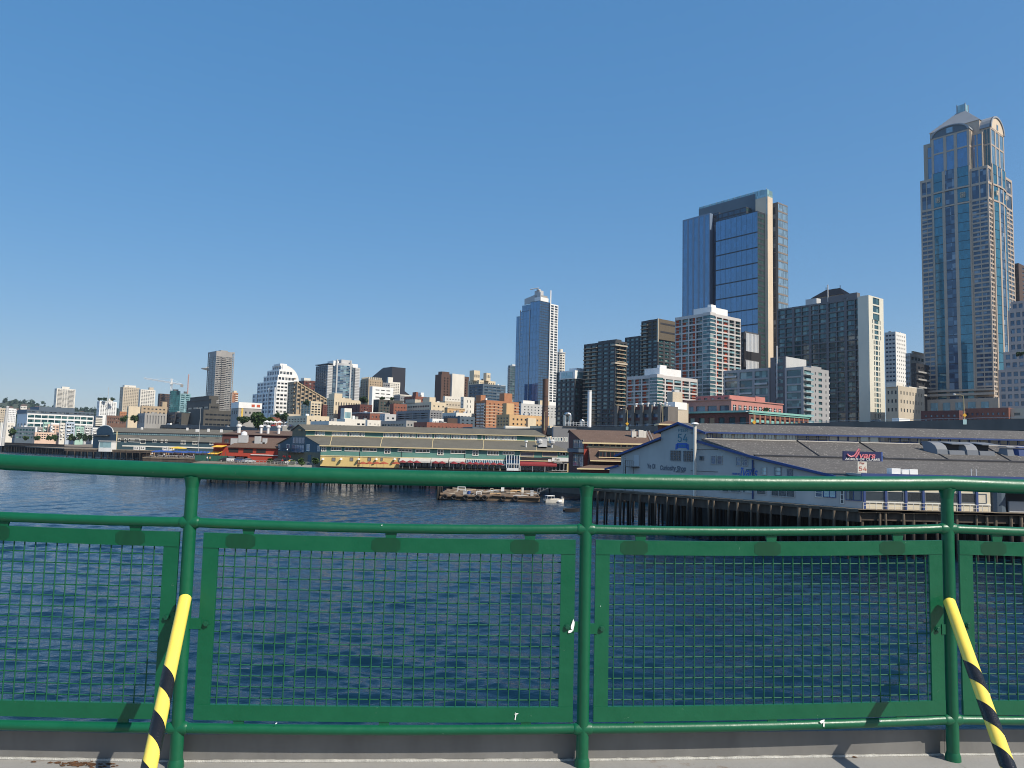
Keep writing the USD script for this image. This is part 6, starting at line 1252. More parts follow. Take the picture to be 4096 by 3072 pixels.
for a, b_ in ((534, 557), (559, 582), (650, 672), (674, 698)):         # white barn doors with crosses
    q0, q1 = fr(a, 1805), fr(b_, 1786); d = put(t59, 'barn_door', MB().box(q0[0], q1[0], -.25, -.03, max(.05, q0[2]), q1[2]), 'white_paint'); m = (q0[0] + q1[0]) / 2; w = (q1[0] - q0[0]) * .3; zc_ = (max(.05, q0[2]) + q1[2]) / 2; h = (q1[2] - zc_) * .6
    for s in (-1, 1): put(d, 'cross_window', MB().quad((m + s * w, -.27, zc_ - h), (m, -.27, zc_ + .0), (m, -.27, zc_ + .0), (m + s * w, -.27, zc_ + h)), 'win_black')
q0, q1 = fr(490, 1783), fr(885, 1789); put(t59, 'string_of_lamps', MB().box(q0[0], q1[0], -.3, -.05, q0[2] - .4, q0[2] + .4), 'frame_white')
for k in range(60):
    x = 2 + (X1 - 4) * k / 60; put(t59, 'clerestory_window', MB().quad(*[P(0, qm, 0) + np.array([x + dx, -.06, z]) for dx, z in ((0, zm + .4), (1.0, zm + .4), (1.0, zc - .5), (0, zc - .5))]), 'glass_pale')
go = P(0, W, 0); gd = np.array([.81, -1, 0]) / math.hypot(.81, 1); gn = np.cross(gd, UP); GL = W * math.hypot(.81, 1); Pg = lambda s, z, r: go + gd * s + UP * z + gn * r
zf = zpx((o59 + Pg(GL * .5, 0, 0))[:2], 1738) - DK; za = zpx((o59 + Pg(GL * .5, 0, 0))[:2], 1703) - DK
ring = [(0, 0), (GL, 0), (GL, zf), (GL * .86, zf), (GL * .86, zf + (za - zf) * .25)] + [(GL * (.5 + .35 * math.cos(a)), zf + (za - zf) * (.25 + .75 * math.sin(a))) for a in np.linspace(.0, math.pi, 15)][1:-1] + [(GL * .14, zf + (za - zf) * .25), (GL * .14, zf), (0, zf)]
c = [Pg(s, z, .6) for s, z in ring]; c2 = [Pg(s, z, .1) for s, z in ring]; m = len(ring); mb = MB(); ctr = Pg(GL * .5, zf * .6, .6)
mb.add(c + [ctr], [[i, (i + 1) % m, m, m] for i in range(m)]); mb.add(c + c2, [[i, m + i, m + (i + 1) % m, (i + 1) % m] for i in range(m)]); mb.add(c2 + [Pg(GL * .5, zf * .6, .1)], [[(i + 1) % m, i, m, m] for i in range(m)]); put(t59, 'false_front', mb, 'shed_navy')
arc = [Pg(GL * (.5 + .36 * math.cos(a)), zf + (za - zf) * (.25 + .77 * math.sin(a)), .65) for a in np.linspace(0, math.pi, 16)]; put(t59, 'arch_trim', MB().tube(arc, .3, 5), 'frame_white')
put(t59, 'flagpole', MB().tube([Pg(GL * .52, za, .3), Pg(GL * .52, za + 27, .3)], [.22, .12], 6), 'pale_grey')
put(t59, 'porch_roof', MB().hexa([Pg(GL * .02, zf * .9, 3), Pg(GL * .72, zf * .9, 3), Pg(GL * .72, zf * .9, .6), Pg(GL * .02, zf * .9, .6)], [Pg(GL * .02, zf * .93, 3), Pg(GL * .72, zf * .93, 3), Pg(GL * .72, zf * .99, .6), Pg(GL * .02, zf * .99, .6)]), 'roof_shingle')
put(t59, 'corner_trim', MB().tube([Pg(GL, 0, .5), Pg(GL, zf + 2, .5)], .3, 5), 'trim_cream')
def pier_of(label, pts, step, rows, seed, dz=DK, r=.26, fascia=True, back=6):
    """A deck on piles; pts: front edge left to right in plan, then the back ones."""
    t = thing('timber_pier', label, 'pier', (0, 0, 0)); put(t, 'deck', MB().prism(pts, dz - .5, dz), 'deck_wood'); a, b_ = np.array(pts[0]), np.array(pts[1]); d = b_ - a; L = np.linalg.norm(d); d /= L; nb = np.array([-d[1], d[0]]); sp = []
    if fascia: put(t, 'fascia', MB().hexa([(*(a + nb * .2), dz - 1.7), (*(b_ + nb * .2), dz - 1.7), (*(b_ + nb * .7), dz - 1.7), (*(a + nb * .7), dz - 1.7)], [(*(a + nb * .2), dz - .51), (*(b_ + nb * .2), dz - .51), (*(b_ + nb * .7), dz - .51), (*(a + nb * .7), dz - .51)]), 'beam_wood')
    g = random.Random(seed)
    for k in range(rows):
        for s in np.arange(step * .5 + (k % 2) * step * .4, L - .3, step * (1 if k == 0 else 1.3)): sp.append(a + d * (s + g.uniform(-.3, .3) * step * .5) + nb * (.45 + back * k + (0 if k == 0 else g.uniform(-1, 1))))
    piles(t, sp, -3, dz - .5, r, seed + 1); return t
e0, e1 = at(258, 1790, 490), at(910, 1806, 490)
pier_of('timber pier with a pale edge under the dark blue arched shed', [(e0[0], 490), (e1[0], 490), (e1[0] - 10, 545), (e0[0] - 60, 545)], 4.2, 3, 21)
hut = thing('ticket_booth', 'small white glazed booth standing at the pier edge before the dark blue shed', 'booth', at(420, 1797, 489)); w = 25 / 3050 * 489
put(hut, 'walls', MB().box(-w, w, -.2, 6, -1.5, 1.0).box(-w, -w + .3, -.2, 6, 1, 5).box(w - .3, w, -.2, 6, 1, 5), 'white_paint'); put(hut, 'roof', MB().box(-w - .4, w + .4, -.6, 6.4, 5, 5.5), 'pale_grey'); put(hut, 'window', MB().quad((-w + .3, -.1, 1), (w - .3, -.1, 1), (w - .3, -.1, 5), (-w + .3, -.1, 5)), 'glass_pale')
a, b_ = at(-120, 1768, 700), at(256, 1783, 610)
p62 = pier_of('long brown timber pier on close set piles at the far left', [(a[0], 700), (b_[0], 610), (b_[0] + 60, 690), (a[0] + 40, 790)], 4.5, 3, 31)
d = np.array([b_[0] - a[0], -90.0]); put(p62, 'edge_fence', MB().hexa([(a[0], 700, DK + .02), (b_[0], 610, DK + .02), (b_[0] + .3, 610.4, DK + .02), (a[0] + .3, 700.4, DK + .02)], [(a[0], 700, DK + 1.5), (b_[0], 610, DK + 1.5), (b_[0] + .3, 610.4, DK + 1.5), (a[0] + .3, 700.4, DK + 1.5)]), 'beam_wood')
put(p62, 'link_deck', MB().prism([(b_[0] - 2, 611), (b_[0] + 75, 560), (b_[0] + 90, 590), (b_[0] + 30, 690)], DK - .5, DK), 'deck_wood')
# outdoor dining pier and red sheds between the two
e0, e1 = at(570, 1829, 300), at(800, 1833, 300)
pier_of('weathered timber dining pier crowded with blue parasols', [(e0[0], 300), (e1[0], 300), (e1[0] + 6, 345), (e0[0] - 10, 345)], 3.0, 3, 41)
e0, e1 = at(770, 1858, YP + 1.5), at(1151, 1866, YP)
pp = pier_of('broad pale pier with parked cars in front of the red sheds', [(e0[0], YP + 1.5), (e1[0], YP), (e1[0] - 40, YP + 75), (e0[0] - 20, YP + 75)], 3.2, 2, 51)
M('shed_red', (.38, .048, .025), .75, .1, .5)
o_ = np.array([at(909, 1840, 262)[0], 262, DK]); r1 = thing('red_shed', 'red shed with a brown shingle roof and white equipment on it', 'building', o_); X1 = at(1115, 1840, 262)[0] - o_[0]; zf = lambda px, py, Y: zpx((at(px, py, Y)[0], Y), py) - DK
ze, zt_ = zf(1000, 1791, 262), zf(1000, 1750, 272); put(r1, 'wall', MB().box(0, X1, 0, 18, 0, ze), 'shed_red'); put(r1, 'roof', MB().hexa([(-.5, -.6, ze - .1), (X1, -.6, ze - .1), (X1, 18.4, ze - .1), (-.5, 18.4, ze - .1)], [(-.5, -.6, ze + .1), (X1, -.6, ze + .1), (X1, 9, zt_), (3.2, 9, zt_)]), 'roof_brown')
put(r1, 'pipe', MB().tube([(8, -.2, zf(1000, 1819, 262)), (X1 - .2, -.2, zf(1110, 1822, 262))], .16, 6), 'white_paint')
for px in (935, 993, 1045): q = at(px, 1797, 262)[0] - o_[0]; put(r1, 'dark_opening', MB().box(q - 1.6, q + 1.6, -.08, .1, ze - 1.7, ze - .4), 'door_dark')
for px, py, s in ((940, 1760, 1.2), (974, 1748, 1.5), (1032, 1752, .9), (1053, 1776, .8), (1060, 1760, .6)):
    q = at(px, py, 266) - o_; put(r1, 'roof_unit', MB().box(q[0] - s, q[0] + s, q[1] - .8, q[1] + .8, q[2] - 2.0, q[2] + .6), 'pale_grey')
q = at(976, 1752, 267) - o_; put(r1, 'roof_fan', MB().lathe([(.7, -2), (.7, .6), (1.1, 1.0), (1.0, 1.9), (.3, 2.3)], 10, q), 'steel_white')
o_ = np.array([at(889, 1740, 300)[0], 300, DK]); r2 = thing('red_shed', 'dark red upper shed with a long brown roof behind the red shed', 'building', o_); X1 = at(1170, 1740, 300)[0] - o_[0]; ze, zt_ = zf(950, 1738, 300), zf(950, 1720, 312)
put(r2, 'wall', MB().box(0, X1, 0, 24, 0, ze), 'dark_red_brick'); put(r2, 'roof', MB().hexa([(-.6, -.6, ze), (X1, -.6, ze), (X1, 24, ze), (-.6, 24, ze)], [(3, 11, zt_), (X1, 11, zt_), (X1, 12, zt_), (3, 12, zt_)]), 'roof_brown')
for k in range(5): window(r2, (0, 0, 0), EX, -EY, 1.0 + k * 2.2, 2.8 + k * 2.2, zf(900, 1775, 300), zf(900, 1756, 300), 2, 2, 'dark_brown', 'win_dark', w=.12)
for px in (1044, 1072, 1115, 953, 957): q = at(px, 1733, 304)[0] - o_[0]; put(r2, 'roof_fan', MB().lathe([(.5, 0), (.5, 2.6), (.9, 2.8), (.8, 3.4), (.2, 3.7)], 8, (q, 4, ze + .4)), 'white_paint')
o_ = np.array([at(853, 1800, 275)[0], 275, DK]); r3 = thing('red_shed', 'low dark red pavilion with yellow awnings beside the dining pier', 'building', o_); X1 = at(907, 1800, 275)[0] - o_[0]; zt_ = zf(880, 1775, 275)
put(r3, 'wall', MB().box(0, X1, 0, 12, 0, zt_), 'shed_red'); put(r3, 'roof', MB().box(-.4, X1 + .4, -.4, 12, zt_ + .01, zt_ + .4), 'dark_red_brick')
M('awning_yellow', (.80, .48, .06), .8, .06, .5)
for y0, y1, x0, x1 in ((1783, 1788, 846, 908), (1808, 1816, 830, 890)):
    a, b_ = at(x0, y1, 271.5) - o_, at(x1, y0, 275) - o_; put(r3, 'awning', MB().hexa([(a[0], -3.5, a[2]), (b_[0] - .5, -3.5, a[2]), (b_[0], -.05, b_[2]), (a[0] + .5, -.05, b_[2])], [(a[0], -3.5, a[2] + .15), (b_[0] - .5, -3.5, a[2] + .15), (b_[0], -.05, b_[2] + .15), (a[0] + .5, -.05, b_[2] + .15)]), 'awning_yellow')
gf = at(780, 1830, 262); ge = at(990, 1845, 262); M('fence_green', (.02, .10, .07), .7, .1, .5)
f_ = thing('fence', 'dark green board fence behind the parked cars', 'fence', (gf[0], 262, DK)); Lf = ge[0] - gf[0]; n = 14
for k in range(n): put(f_, 'board_panel', MB().box(Lf * k / n + .03, Lf * (k + 1) / n - .03, 0, .08, .05, zf(850, 1822, 262)), 'fence_green'); put(f_, 'post', MB().box(Lf * k / n - .06, Lf * k / n + .03, .09, .2, 0, 3.2), 'fence_green')

# ---- brown roofed restaurant shed between the green shed and the near one
Y3 = 205.0; o56 = np.array([at(2336, 1790, Y3)[0], Y3, DK]); t56 = thing('pier_shed', 'brown shingled pier building with red walls and cream trimmed window bands', 'building', o56); X1 = 34.0
z3 = lambda py, q=0.0, px=2400: zpx((at(px, py, Y3 + q)[0], Y3 + q), py) - DK
W = 24.0; ze, zr = z3(1770), z3(1721, W * .5); P = gable_shed(t56, 0, X1, W, [(-.8, ze - .1), (W / 2, zr), (W / 2 + 1.2, zr - .8)], [('roof', 'roof_brown'), ('roof', 'roof_brown')], shear=-.24)
put(t56, 'wall', MB().quad((0, 0, 0), (X1, 0, 0), (X1, 0, ze), (0, 0, ze)), 'shed_red'); put(t56, 'gable_wall', MB().add([P(0, 0, 0), P(0, W / 2 + 1, 0), P(0, W / 2 + 1, zr - .9), P(0, W / 2, zr - .2), P(0, 0, ze)], [[0, 4, 3, 3], [0, 3, 2, 2], [0, 2, 1, 1]]), 'dark_red_brick')
put(t56, 'trim', MB().box(-.5, X1, -.95, -.8, ze - .4, ze), 'trim_cream')
wb, wt = z3(1787), z3(1775)
for k in range(22): window(t56, (0, 0, 0), EX, -EY, 1.0 + k * 1.5, 2.4 + k * 1.5, wb, wt, 1, 1, 'trim_cream', 'win_dark', w=.12)
s0, s1 = z3(1790), z3(1843, -4.5)
put(t56, 'skirt_roof', MB().hexa([(1.2, -4.5, s1), (X1, -4.5, s1), (X1, -.03, s1), (1.2, -.03, s1)], [(1.2, -4.5, s1 + .2), (X1, -4.5, s1 + .2), (X1, -.03, s0), (1.2, -.03, s0)]), 'roof_brown'); put(t56, 'trim', MB().box(1.2, X1, -4.65, -4.5, s1 - .15, s1 + .12), 'trim_cream'); put(t56, 'trim', MB().box(.6, X1, -.2, -.04, s0 - .05, s0 + .2), 'trim_cream')
dz0, dz1 = z3(1826, -3.2), z3(1806, -3.2)
for x0 in (3.6, 11.2):
    dm = put(t56, 'dormer', MB().box(x0, x0 + 6, -4.0, -.5, dz0 - .1, dz1 + .1), 'dark_red_brick'); put(dm, 'dormer_trim', MB().box(x0 - .1, x0 + 6.1, -4.2, -3.95, dz1 + .1, dz1 + .3).box(x0 - .1, x0 + 6.1, -4.2, -3.95, dz0 - .3, dz0 - .1), 'trim_cream')
    for k in range(6): put(dm, 'window', MB().quad((x0 + .1 + k, -4.02, dz0), (x0 + .9 + k, -4.02, dz0), (x0 + .9 + k, -4.02, dz1), (x0 + .1 + k, -4.02, dz1)), 'win_dark')
k1, k2 = z3(1857, -3), z3(1877, -7)
put(t56, 'skirt_roof', MB().hexa([(-2.5, -8, k2), (X1, -8, k2), (X1, -3, k2), (-2.5, -3, k2)], [(-2.5, -8, k2 + .2), (X1, -8, k2 + .2), (X1, -3, k1), (2, -3, k1)]), 'roof_brown'); put(t56, 'trim', MB().box(-2.5, X1, -8.15, -8, k2 - .1, k2 + .2), 'trim_cream'); put(t56, 'lower_wall', MB().box(1, X1, -3, -.05, 0, s1 - .05).box(-1.5, X1, -7, -3.1, 0, k2 - .05), 'dark_red_brick')
gd = np.array([.24, -1, 0]) / math.hypot(.24, 1); go = P(0, W / 2, 0); gn = np.cross(gd, UP); GL = W / 2 * math.hypot(.24, 1)
for a in (.28, .64):
    for z0, z1 in ((2.4, 5.8), (7.4, 9.6)): window(t56, go, gd, gn, GL * a, GL * (a + .33), z0, z1, 3, 1, 'beige', 'win_blue', w=.12)
put(t56, 'gable_balcony', MB().hexa([go + gd * GL * .2 + gn * 1.5 + UP * 6.2, go + gd * GL + gn * 1.5 + UP * 6.2, go + gd * GL + gn * .1 + UP * 6.2, go + gd * GL * .2 + gn * .1 + UP * 6.2], [go + gd * GL * .2 + gn * 1.5 + UP * 7.2, go + gd * GL + gn * 1.5 + UP * 7.2, go + gd * GL + gn * .1 + UP * 7.2, go + gd * GL * .2 + gn * .1 + UP * 7.2]), 'slate_blue')
for px, py, w, h in ((2535, 1735, 9, 20), (2563, 1727, 9, 14), (2543, 1755, 10, 16), (2578, 1729, 6, 10)):
    q = at(px, py, Y3 + 6) - o56; s = w / 3050 * Y3; put(t56, 'roof_unit', MB().box(q[0] - s, q[0] + s, q[1] - .7, q[1] + .7, q[2] - 1.6, q[2] + h * .5 / 3050 * Y3), 'warm_white')
q = at(2531, 1722, Y3 + 6) - o56; put(t56, 'dish', MB().lathe([(.1, -.2), (.6, 0), (.8, .25)], 10, q), 'white_paint')
a, b_ = at(2585, 1722, Y3 + 11) - o56, at(2605, 1768, Y3 + .5) - o56
put(t56, 'roof_ladder', MB().tube([a, b_], .07, 4).tube([a + [.8, 0, 0], b_ + [.8, 0, 0]], .07, 4), 'pale_grey')
pt_ = at(2675, 1700, Y3 + 12); t = thing('pavilion', 'small pavilion with a brown hipped roof and cream eaves left of the near gable', 'pavilion', (pt_[0], Y3 + 12, DK)); h0, h1 = zpx(pt_[:2], 1697) - DK, zpx(pt_[:2], 1682) - DK
put(t, 'hipped_roof', MB().hexa([(-3.4, -3.4, h0), (3.4, -3.4, h0), (3.4, 3.4, h0), (-3.4, 3.4, h0)], [(-.1, -.1, h1), (.1, -.1, h1), (.1, .1, h1), (-.1, .1, h1)]), 'roof_brown'); put(t, 'eave', MB().box(-3.5, 3.5, -3.5, 3.5, h0 - .4, h0 - .02), 'trim_cream'); put(t, 'body', MB().box(-2.6, 2.6, -2.6, 2.6, 0, h0 - .42), 'dark_red_brick')
pier_of('timber pier under the brown shingled building', [(o56[0] - 1, Y3 - 9), (o56[0] + 34, Y3 - 9), (o56[0] + 34, Y3 + 28), (o56[0] - 9, Y3 + 28)], 2.6, 3, 61)

# ---------------------------------------------------------------- the near pier with the pale gable
G0 = np.array([46.4, 100.9, DK]); t54 = thing('pier_shed', 'near pier shed with a big pale blue gable, blue trim and a dark shingle roof', 'building', G0)
M('gable_pale', (.43, .41, .38), .8, .10, .35); M('trim_blue', (.028, .06, .19), .6, .1, .5); M('cream_wall', (.66, .58, .42), .75, .05, .5); M('paint_teal', (.06, .19, .25), .8, .12, 2); M('paint_blue', (.05, .13, .42), .8, .12, 2); M('paint_grey', (.10, .12, .15), .85, .2, 2)
L_of = lambda px: along(G0, EV, px)
Q = lambda l, s, z: EV * l + EX * s + UP * z                      # along the gable, along the shed, up
zg = lambda px, py: zpx((G0 + EV * L_of(px))[:2], py) - DK
apex = (L_of(2723), zg(2723, 1697)); mr = L_of(2818); ml = L_of(2642); zmt, zmb = zg(2818, 1728), zg(2818, 1763); br = L_of(3014); zbr = zg(3014, 1831); le = L_of(2483); zle = zg(2483, 1820); lt = L_of(2437); zlt = zg(2437, 1873); fe = L_of(3338); zfe = zg(3320, 1900)
ring = [(L_of(3450), 0), (L_of(3450), zfe - .15), (fe, zfe), (br, zbr), (mr, zmb), (mr, zmt), apex, (ml, zmt), (ml, zmb), (le, zle), (le, zlt + .6), (lt, zlt), (lt, 0)]
mb = MB(); m = len(ring); pts = [Q(l, 0, z) for l, z in ring]
top = ring[1:-1]
for (la, za), (lb, zb) in zip(ring[:-1], ring[1:]):
    if abs(la - lb) > .01: mb.quad(Q(lb, 0, 0), Q(la, 0, 0), Q(la, 0, za), Q(lb, 0, zb))
put(t54, 'gable_wall', mb, 'gable_pale')
SL = 150.0
def slope(la, za, lb, zb, nm, mt, e=.5, th=.3):
    put(t54, nm, MB().hexa([Q(la, -e, za - th), Q(la, SL, za - th), Q(lb, SL, zb - th), Q(lb, -e, zb - th)], [Q(la, -e, za), Q(la, SL, za), Q(lb, SL, zb), Q(lb, -e, zb)]), mt)
slope(fe - .6, zfe - .1, br, zbr + .25, 'lean_to_roof', 'roof_dark'); slope(br - .15, zbr + .35, mr, zmb + .35, 'lower_roof', 'roof_dark'); slope(mr - .6, zmt + .05, apex[0], apex[1] + .25, 'upper_roof', 'roof_dark', th=.15); slope(apex[0], apex[1] + .25, ml + .6, zmt + .05, 'upper_roof', 'roof_dark'); slope(ml, zmb + .35, le + .8, zle - .1, 'lower_roof', 'roof_dark')
put(t54, 'clerestory_wall', MB().quad(Q(mr, 0, zmb), Q(mr, SL, zmb), Q(mr, SL, zmt), Q(mr, 0, zmt)), 'cream_wall'); put(t54, 'clerestory_wall', MB().quad(Q(ml, 0, zmb), Q(ml, 0, zmt), Q(ml, SL, zmt), Q(ml, SL, zmb)), 'cream_wall')
def verge(la, za, lb, zb, w=.27):      # blue boards along the gable's edges
    put(t54, 'verge_board', MB().hexa([Q(la, -.62, za - w), Q(lb, -.62, zb - w), Q(lb, -.42, zb - w), Q(la, -.42, za - w)][::-1], [Q(la, -.62, za + .08), Q(lb, -.62, zb + .08), Q(lb, -.42, zb + .08), Q(la, -.42, za + .08)][::-1]), 'trim_blue')
verge(fe - .7, zfe - .1, br, zbr + .3); verge(br, zbr + .3, mr + .9, zmb + .35 - .9 * .35); verge(mr - .8, zmt - .1, apex[0], apex[1] + .28); verge(apex[0], apex[1] + .28, ml + .8, zmt - .1); verge(ml - .6, zmb + .5, le + .9, zle - .15); verge(le, zlt + .6, lt + .4, zlt - .1, .25)
put(t54, 'fascia', MB().hexa([Q(mr - .75, -.5, zmt - .20), Q(mr - .75, SL, zmt - .20), Q(mr - .6, SL, zmt - .20), Q(mr - .6, -.5, zmt - .20)], [Q(mr - .75, -.5, zmt + .05), Q(mr - .75, SL, zmt + .05), Q(mr - .6, SL, zmt + .05), Q(mr - .6, -.5, zmt + .05)]), 'trim_blue')
put(t54, 'flashing', MB().hexa([Q(mr - .35, 0, zmb + .1), Q(mr - .35, SL, zmb + .1), Q(mr - .05, SL, zmb + .2), Q(mr - .05, 0, zmb + .2)], [Q(mr - .35, 0, zmb + .2), Q(mr - .35, SL, zmb + .2), Q(mr - .05, SL, zmb + .42), Q(mr - .05, 0, zmb + .42)]), 'gable_pale')
co = Q(mr - .01, 0, 0); sx = lambda px, py=1750: along(G0 + co + UP * zmt, EX, px)
M('siding_cream', (.60, .54, .42), .75, .06, .5)
groups = [(2828, 2842, 1, 'siding_cream'), (2848, 2886, 2, 'win_dark'), (2890, 2927, 3, 'glass_pale'), (2937, 2972, 3, 'glass_pale'), (2978, 3015, 3, 'glass_pale'), (3022, 3055, 3, 'glass_pale'), (3061, 3098, 3, 'glass_pale'), (3104, 3140, 3, 'glass_pale'), (3145, 3182, 3, 'glass_pale'), (3190, 3227, 1, 'win_black'), (3231, 3268, 1, 'win_black'), (3272, 3308, 1, 'win_black'), (3315, 3351, 1, 'siding_cream'), (3353, 3390, 1, 'siding_cream'), (3392, 3430, 1, 'siding_cream'), (3440, 3475, 1, 'glass_pale'), (3478, 3514, 1, 'glass_pale'), (3518, 3556, 1, 'win_dark'), (3560, 3597, 1, 'win_black'), (3600, 3634, 1, 'win_black'), (3638, 3670, 1, 'win_black'), (3682, 3716, 1, 'win_black'), (3720, 3756, 1, 'win_black'), (3760, 3794, 1, 'win_black'), (3800, 3836, 1, 'siding_cream'), (3838, 3872, 1, 'siding_cream'), (3876, 3910, 1, 'siding_cream'), (3918, 3955, 1, 'win_black'), (3958, 3994, 1, 'win_black'), (3998, 4030, 1, 'win_dark'), (4034, 4070, 1, 'win_dark'), (4074, 4110, 1, 'win_dark')]
for a, b_, nc, gl in groups:
    s0, s1 = sx(a), sx(b_); window(t54, co, EX, -EY, s0, s1, zmb + .46, zmt - .10, nc, 1, 'trim_blue' if gl != 'glass_pale' else 'gable_pale', gl, w=.07, name='clerestory_window')
    if gl == 'win_black': put(t54, 'sill_rail', MB().box(co[0] + s0, co[0] + s1, co[1] - .2, co[1] - .14, zmb + .72, zmb + .78), 'gable_pale')
bo = lambda px, la: along(G0 + EV * la + UP * zbr, EX, px)
for p0, p1 in ((3187, 3280), (3437, 3540), (3680, 3795), (3930, 4046)):   # dark seams down the roof
    a_, b2 = Q(mr, sx(p0), zmb + .40), Q(br, bo(p1, br), zbr + .42); put(t54, 'roof_seam', MB().tube([a_, b2], .11, 4), 'near_black')
put(t54, 'roof_step', MB().hexa([Q(br - .3, 0, zbr + .12), Q(br - .3, SL, zbr + .12), Q(br, SL, zbr + .2), Q(br, 0, zbr + .2)], [Q(br - .3, 0, zbr + .42), Q(br - .3, SL, zbr + .42), Q(br, SL, zbr + .5), Q(br, 0, zbr + .5)]), 'near_black')
# things on the gable
gd, gn = -EV, np.array([-UD[0], -UD[1], 0])
def gw(a, b_, c, e, nc=1, nr=1, fr='frame_grey', gl='win_dark', w=.08):
    window(t54, (0, 0, 0), gd, gn, -L_of(a), -L_of(b_), zg(a, e), zg(b_, c), nc, nr, fr, gl, w)
gw(2682, 2723, 1802, 1842, 6, 4, 'frame_grey', 'win_dark', .07); gw(2734, 2777, 1804, 1845, 6, 4, 'frame_grey', 'win_dark', .07); gw(2799, 2816, 1824, 1841)
gw(2845, 2865, 1822, 1857, 1, 1, 'gable_pale', 'win_blue'); gw(2870, 2890, 1823, 1857, 1, 2, 'gable_pale', 'win_blue'); gw(2944, 2965, 1827, 1862, 1, 2, 'gable_pale', 'win_blue'); gw(2971, 2992, 1828, 1863, 1, 2, 'gable_pale', 'win_blue')
gw(3047, 3068, 1869, 1900, 1, 2, 'gable_pale', 'glass_pale'); gw(3100, 3126, 1868, 1902, 1, 2, 'frame_grey', 'glass_pale'); gw(3151, 3172, 1877, 1904, 1, 1, 'frame_grey', 'win_blue')
for a, b_, c, e in ((2876, 2916, 1953, 1966), (2922, 2964, 1953, 1968), (2972, 3010, 1954, 1970), (3028, 3066, 1955, 1977), (3086, 3180, 1956, 1984)): gw(a, b_, c, e, 1 if b_ - a < 60 else 3, 1, 'gable_pale', 'win_dark')
gw(3262, 3292, 1955, 1988, 1, 2, 'frame_white', 'win_blue'); gw(3294, 3345, 1956, 1988, 2, 1, 'trim_blue', 'glass_pale'); gw(3362, 3378, 1962, 2014, 1, 3, 'frame_white', 'win_dark'); gw(3384, 3448, 1960, 2000, 2, 1, 'trim_blue', 'win_dark')
l = L_of(2804); put(t54, 'flue', MB().tube([Q(l, -1.0, 0), Q(l, -1.0, zg(2780, 1700))], .27, 12).out(), 'warm_white', smooth=40); put(t54, 'flue_cap', MB().lathe([(.3, 0), (.62, .1), (.5, .3), (.1, .4)], 12, Q(l, -1.0, zg(2780, 1700))), 'steel_white')
for py in (1732, 1797, 1884): z = zg(2790, py); put(t54, 'flue_bracket', MB().tube([Q(l, -1.0, z), Q(l - .9, -.02, z), Q(l - 3.2, -.05, z)], .035, 4).tube([Q(l, -1.0, z), Q(l + 2, -.02, z)], .035, 4), 'dark_brown')
l = L_of(3018); put(t54, 'downpipe', MB().tube([Q(l, -.25, zbr - .3), Q(l, -.25, .2)], .13, 8), 'trim_blue')
z0 = zg(2540, 1892); l0, l1 = L_of(2536), L_of(2556); put(t54, 'door', MB().hexa([Q(l0, -.08, zg(2545, 1865)), Q(l1, -.08, zg(2545, 1865)), Q(l1, -.01, zg(2545, 1865)), Q(l0, -.01, zg(2545, 1865))][::-1], [Q(l0, -.08, zg(2545, 1820)), Q(l1, -.08, zg(2545, 1820)), Q(l1, -.01, zg(2545, 1820)), Q(l0, -.01, zg(2545, 1820))][::-1]), 'pale_grey')
mb = MB(); zl = zg(2540, 1867); la, lb = L_of(2526), L_of(2558)
mb.hexa([Q(la, -1.2, zl - .1), Q(lb, -1.2, zl - .1), Q(lb, -.02, zl - .1), Q(la, -.02, zl - .1)], [Q(la, -1.2, zl), Q(lb, -1.2, zl), Q(lb, -.02, zl), Q(la, -.02, zl)])
for q in np.linspace(la, lb, 5): mb.tube([Q(q, -1.15, zl), Q(q, -1.15, zl + 1.0)], .03, 4)
mb.tube([Q(la, -1.15, zl + 1.0), Q(lb, -1.15, zl + 1.0)], .03, 4); mb.tube([Q(la, -1.1, zl), Q(la, -1.1, 0)], .05, 4); mb.tube([Q(lb, -1.1, zl), Q(lb, -1.1, 0)], .05, 4)
lad = L_of(2530)
for dl in (0, .45): mb.tube([Q(lad + dl, -1.2, zg(2530, 1905)), Q(lad + dl, -1.2, zg(2530, 1830))], .03, 4)
for k in range(14): z = zg(2530, 1905) + k * .3; mb.tube([Q(lad, -1.2, z), Q(lad + .45, -1.2, z)], .02, 3)
put(t54, 'fire_escape', mb, 'dark_brown')
gt = lambda px, py: Q(L_of(px), -.02, zg(px, py))
sc = 1.0 / np.linalg.norm(gt(2800, 1800) - gt(2700, 1800)) * 100       # px per metre along the wall
h = lambda pxh, px=2720: zg(px, 1800 - pxh) - zg(px, 1800)
wd = lambda a, b_: L_of(a) - L_of(b_)
text_on(t54, 'PIER', gt(2712, 1727), gd, gn, 'paint_teal', h(12), .03, bold=False, wide=wd(2712, 2750)); text_on(t54, '54', gt(2711, 1767), gd, gn, 'paint_teal', h(32), .03, bold=False, wide=wd(2711, 2749))
mb = MB(); c0 = gt(2728, 1783); w_ = 21 / sc; hh = h(11)
Bn = lambda x, z: c0 + gd * x * w_ + UP * z * hh + gn * .01
mb.quad(Bn(-1, -.8), Bn(1, -.8), Bn(1, 1), Bn(-1, 1)); mb.quad(Bn(-1.35, -1.5), Bn(-.85, -1.2), Bn(-.85, .5), Bn(-1.25, .7)); mb.quad(Bn(.85, -1.2), Bn(1.35, -1.5), Bn(1.25, .7), Bn(.85, .5)); put(t54, 'painted_banner', mb, 'paint_blue')
for k in range(3): put(t54, 'banner_mark', MB().quad(*[Bn(-.62 + .45 * k + .3 * e, -.35 + .7 * f) + gn * .01 for e, f in ((0, 0), (1, .05), (1, 1), (0, .95))]), 'paint_teal')
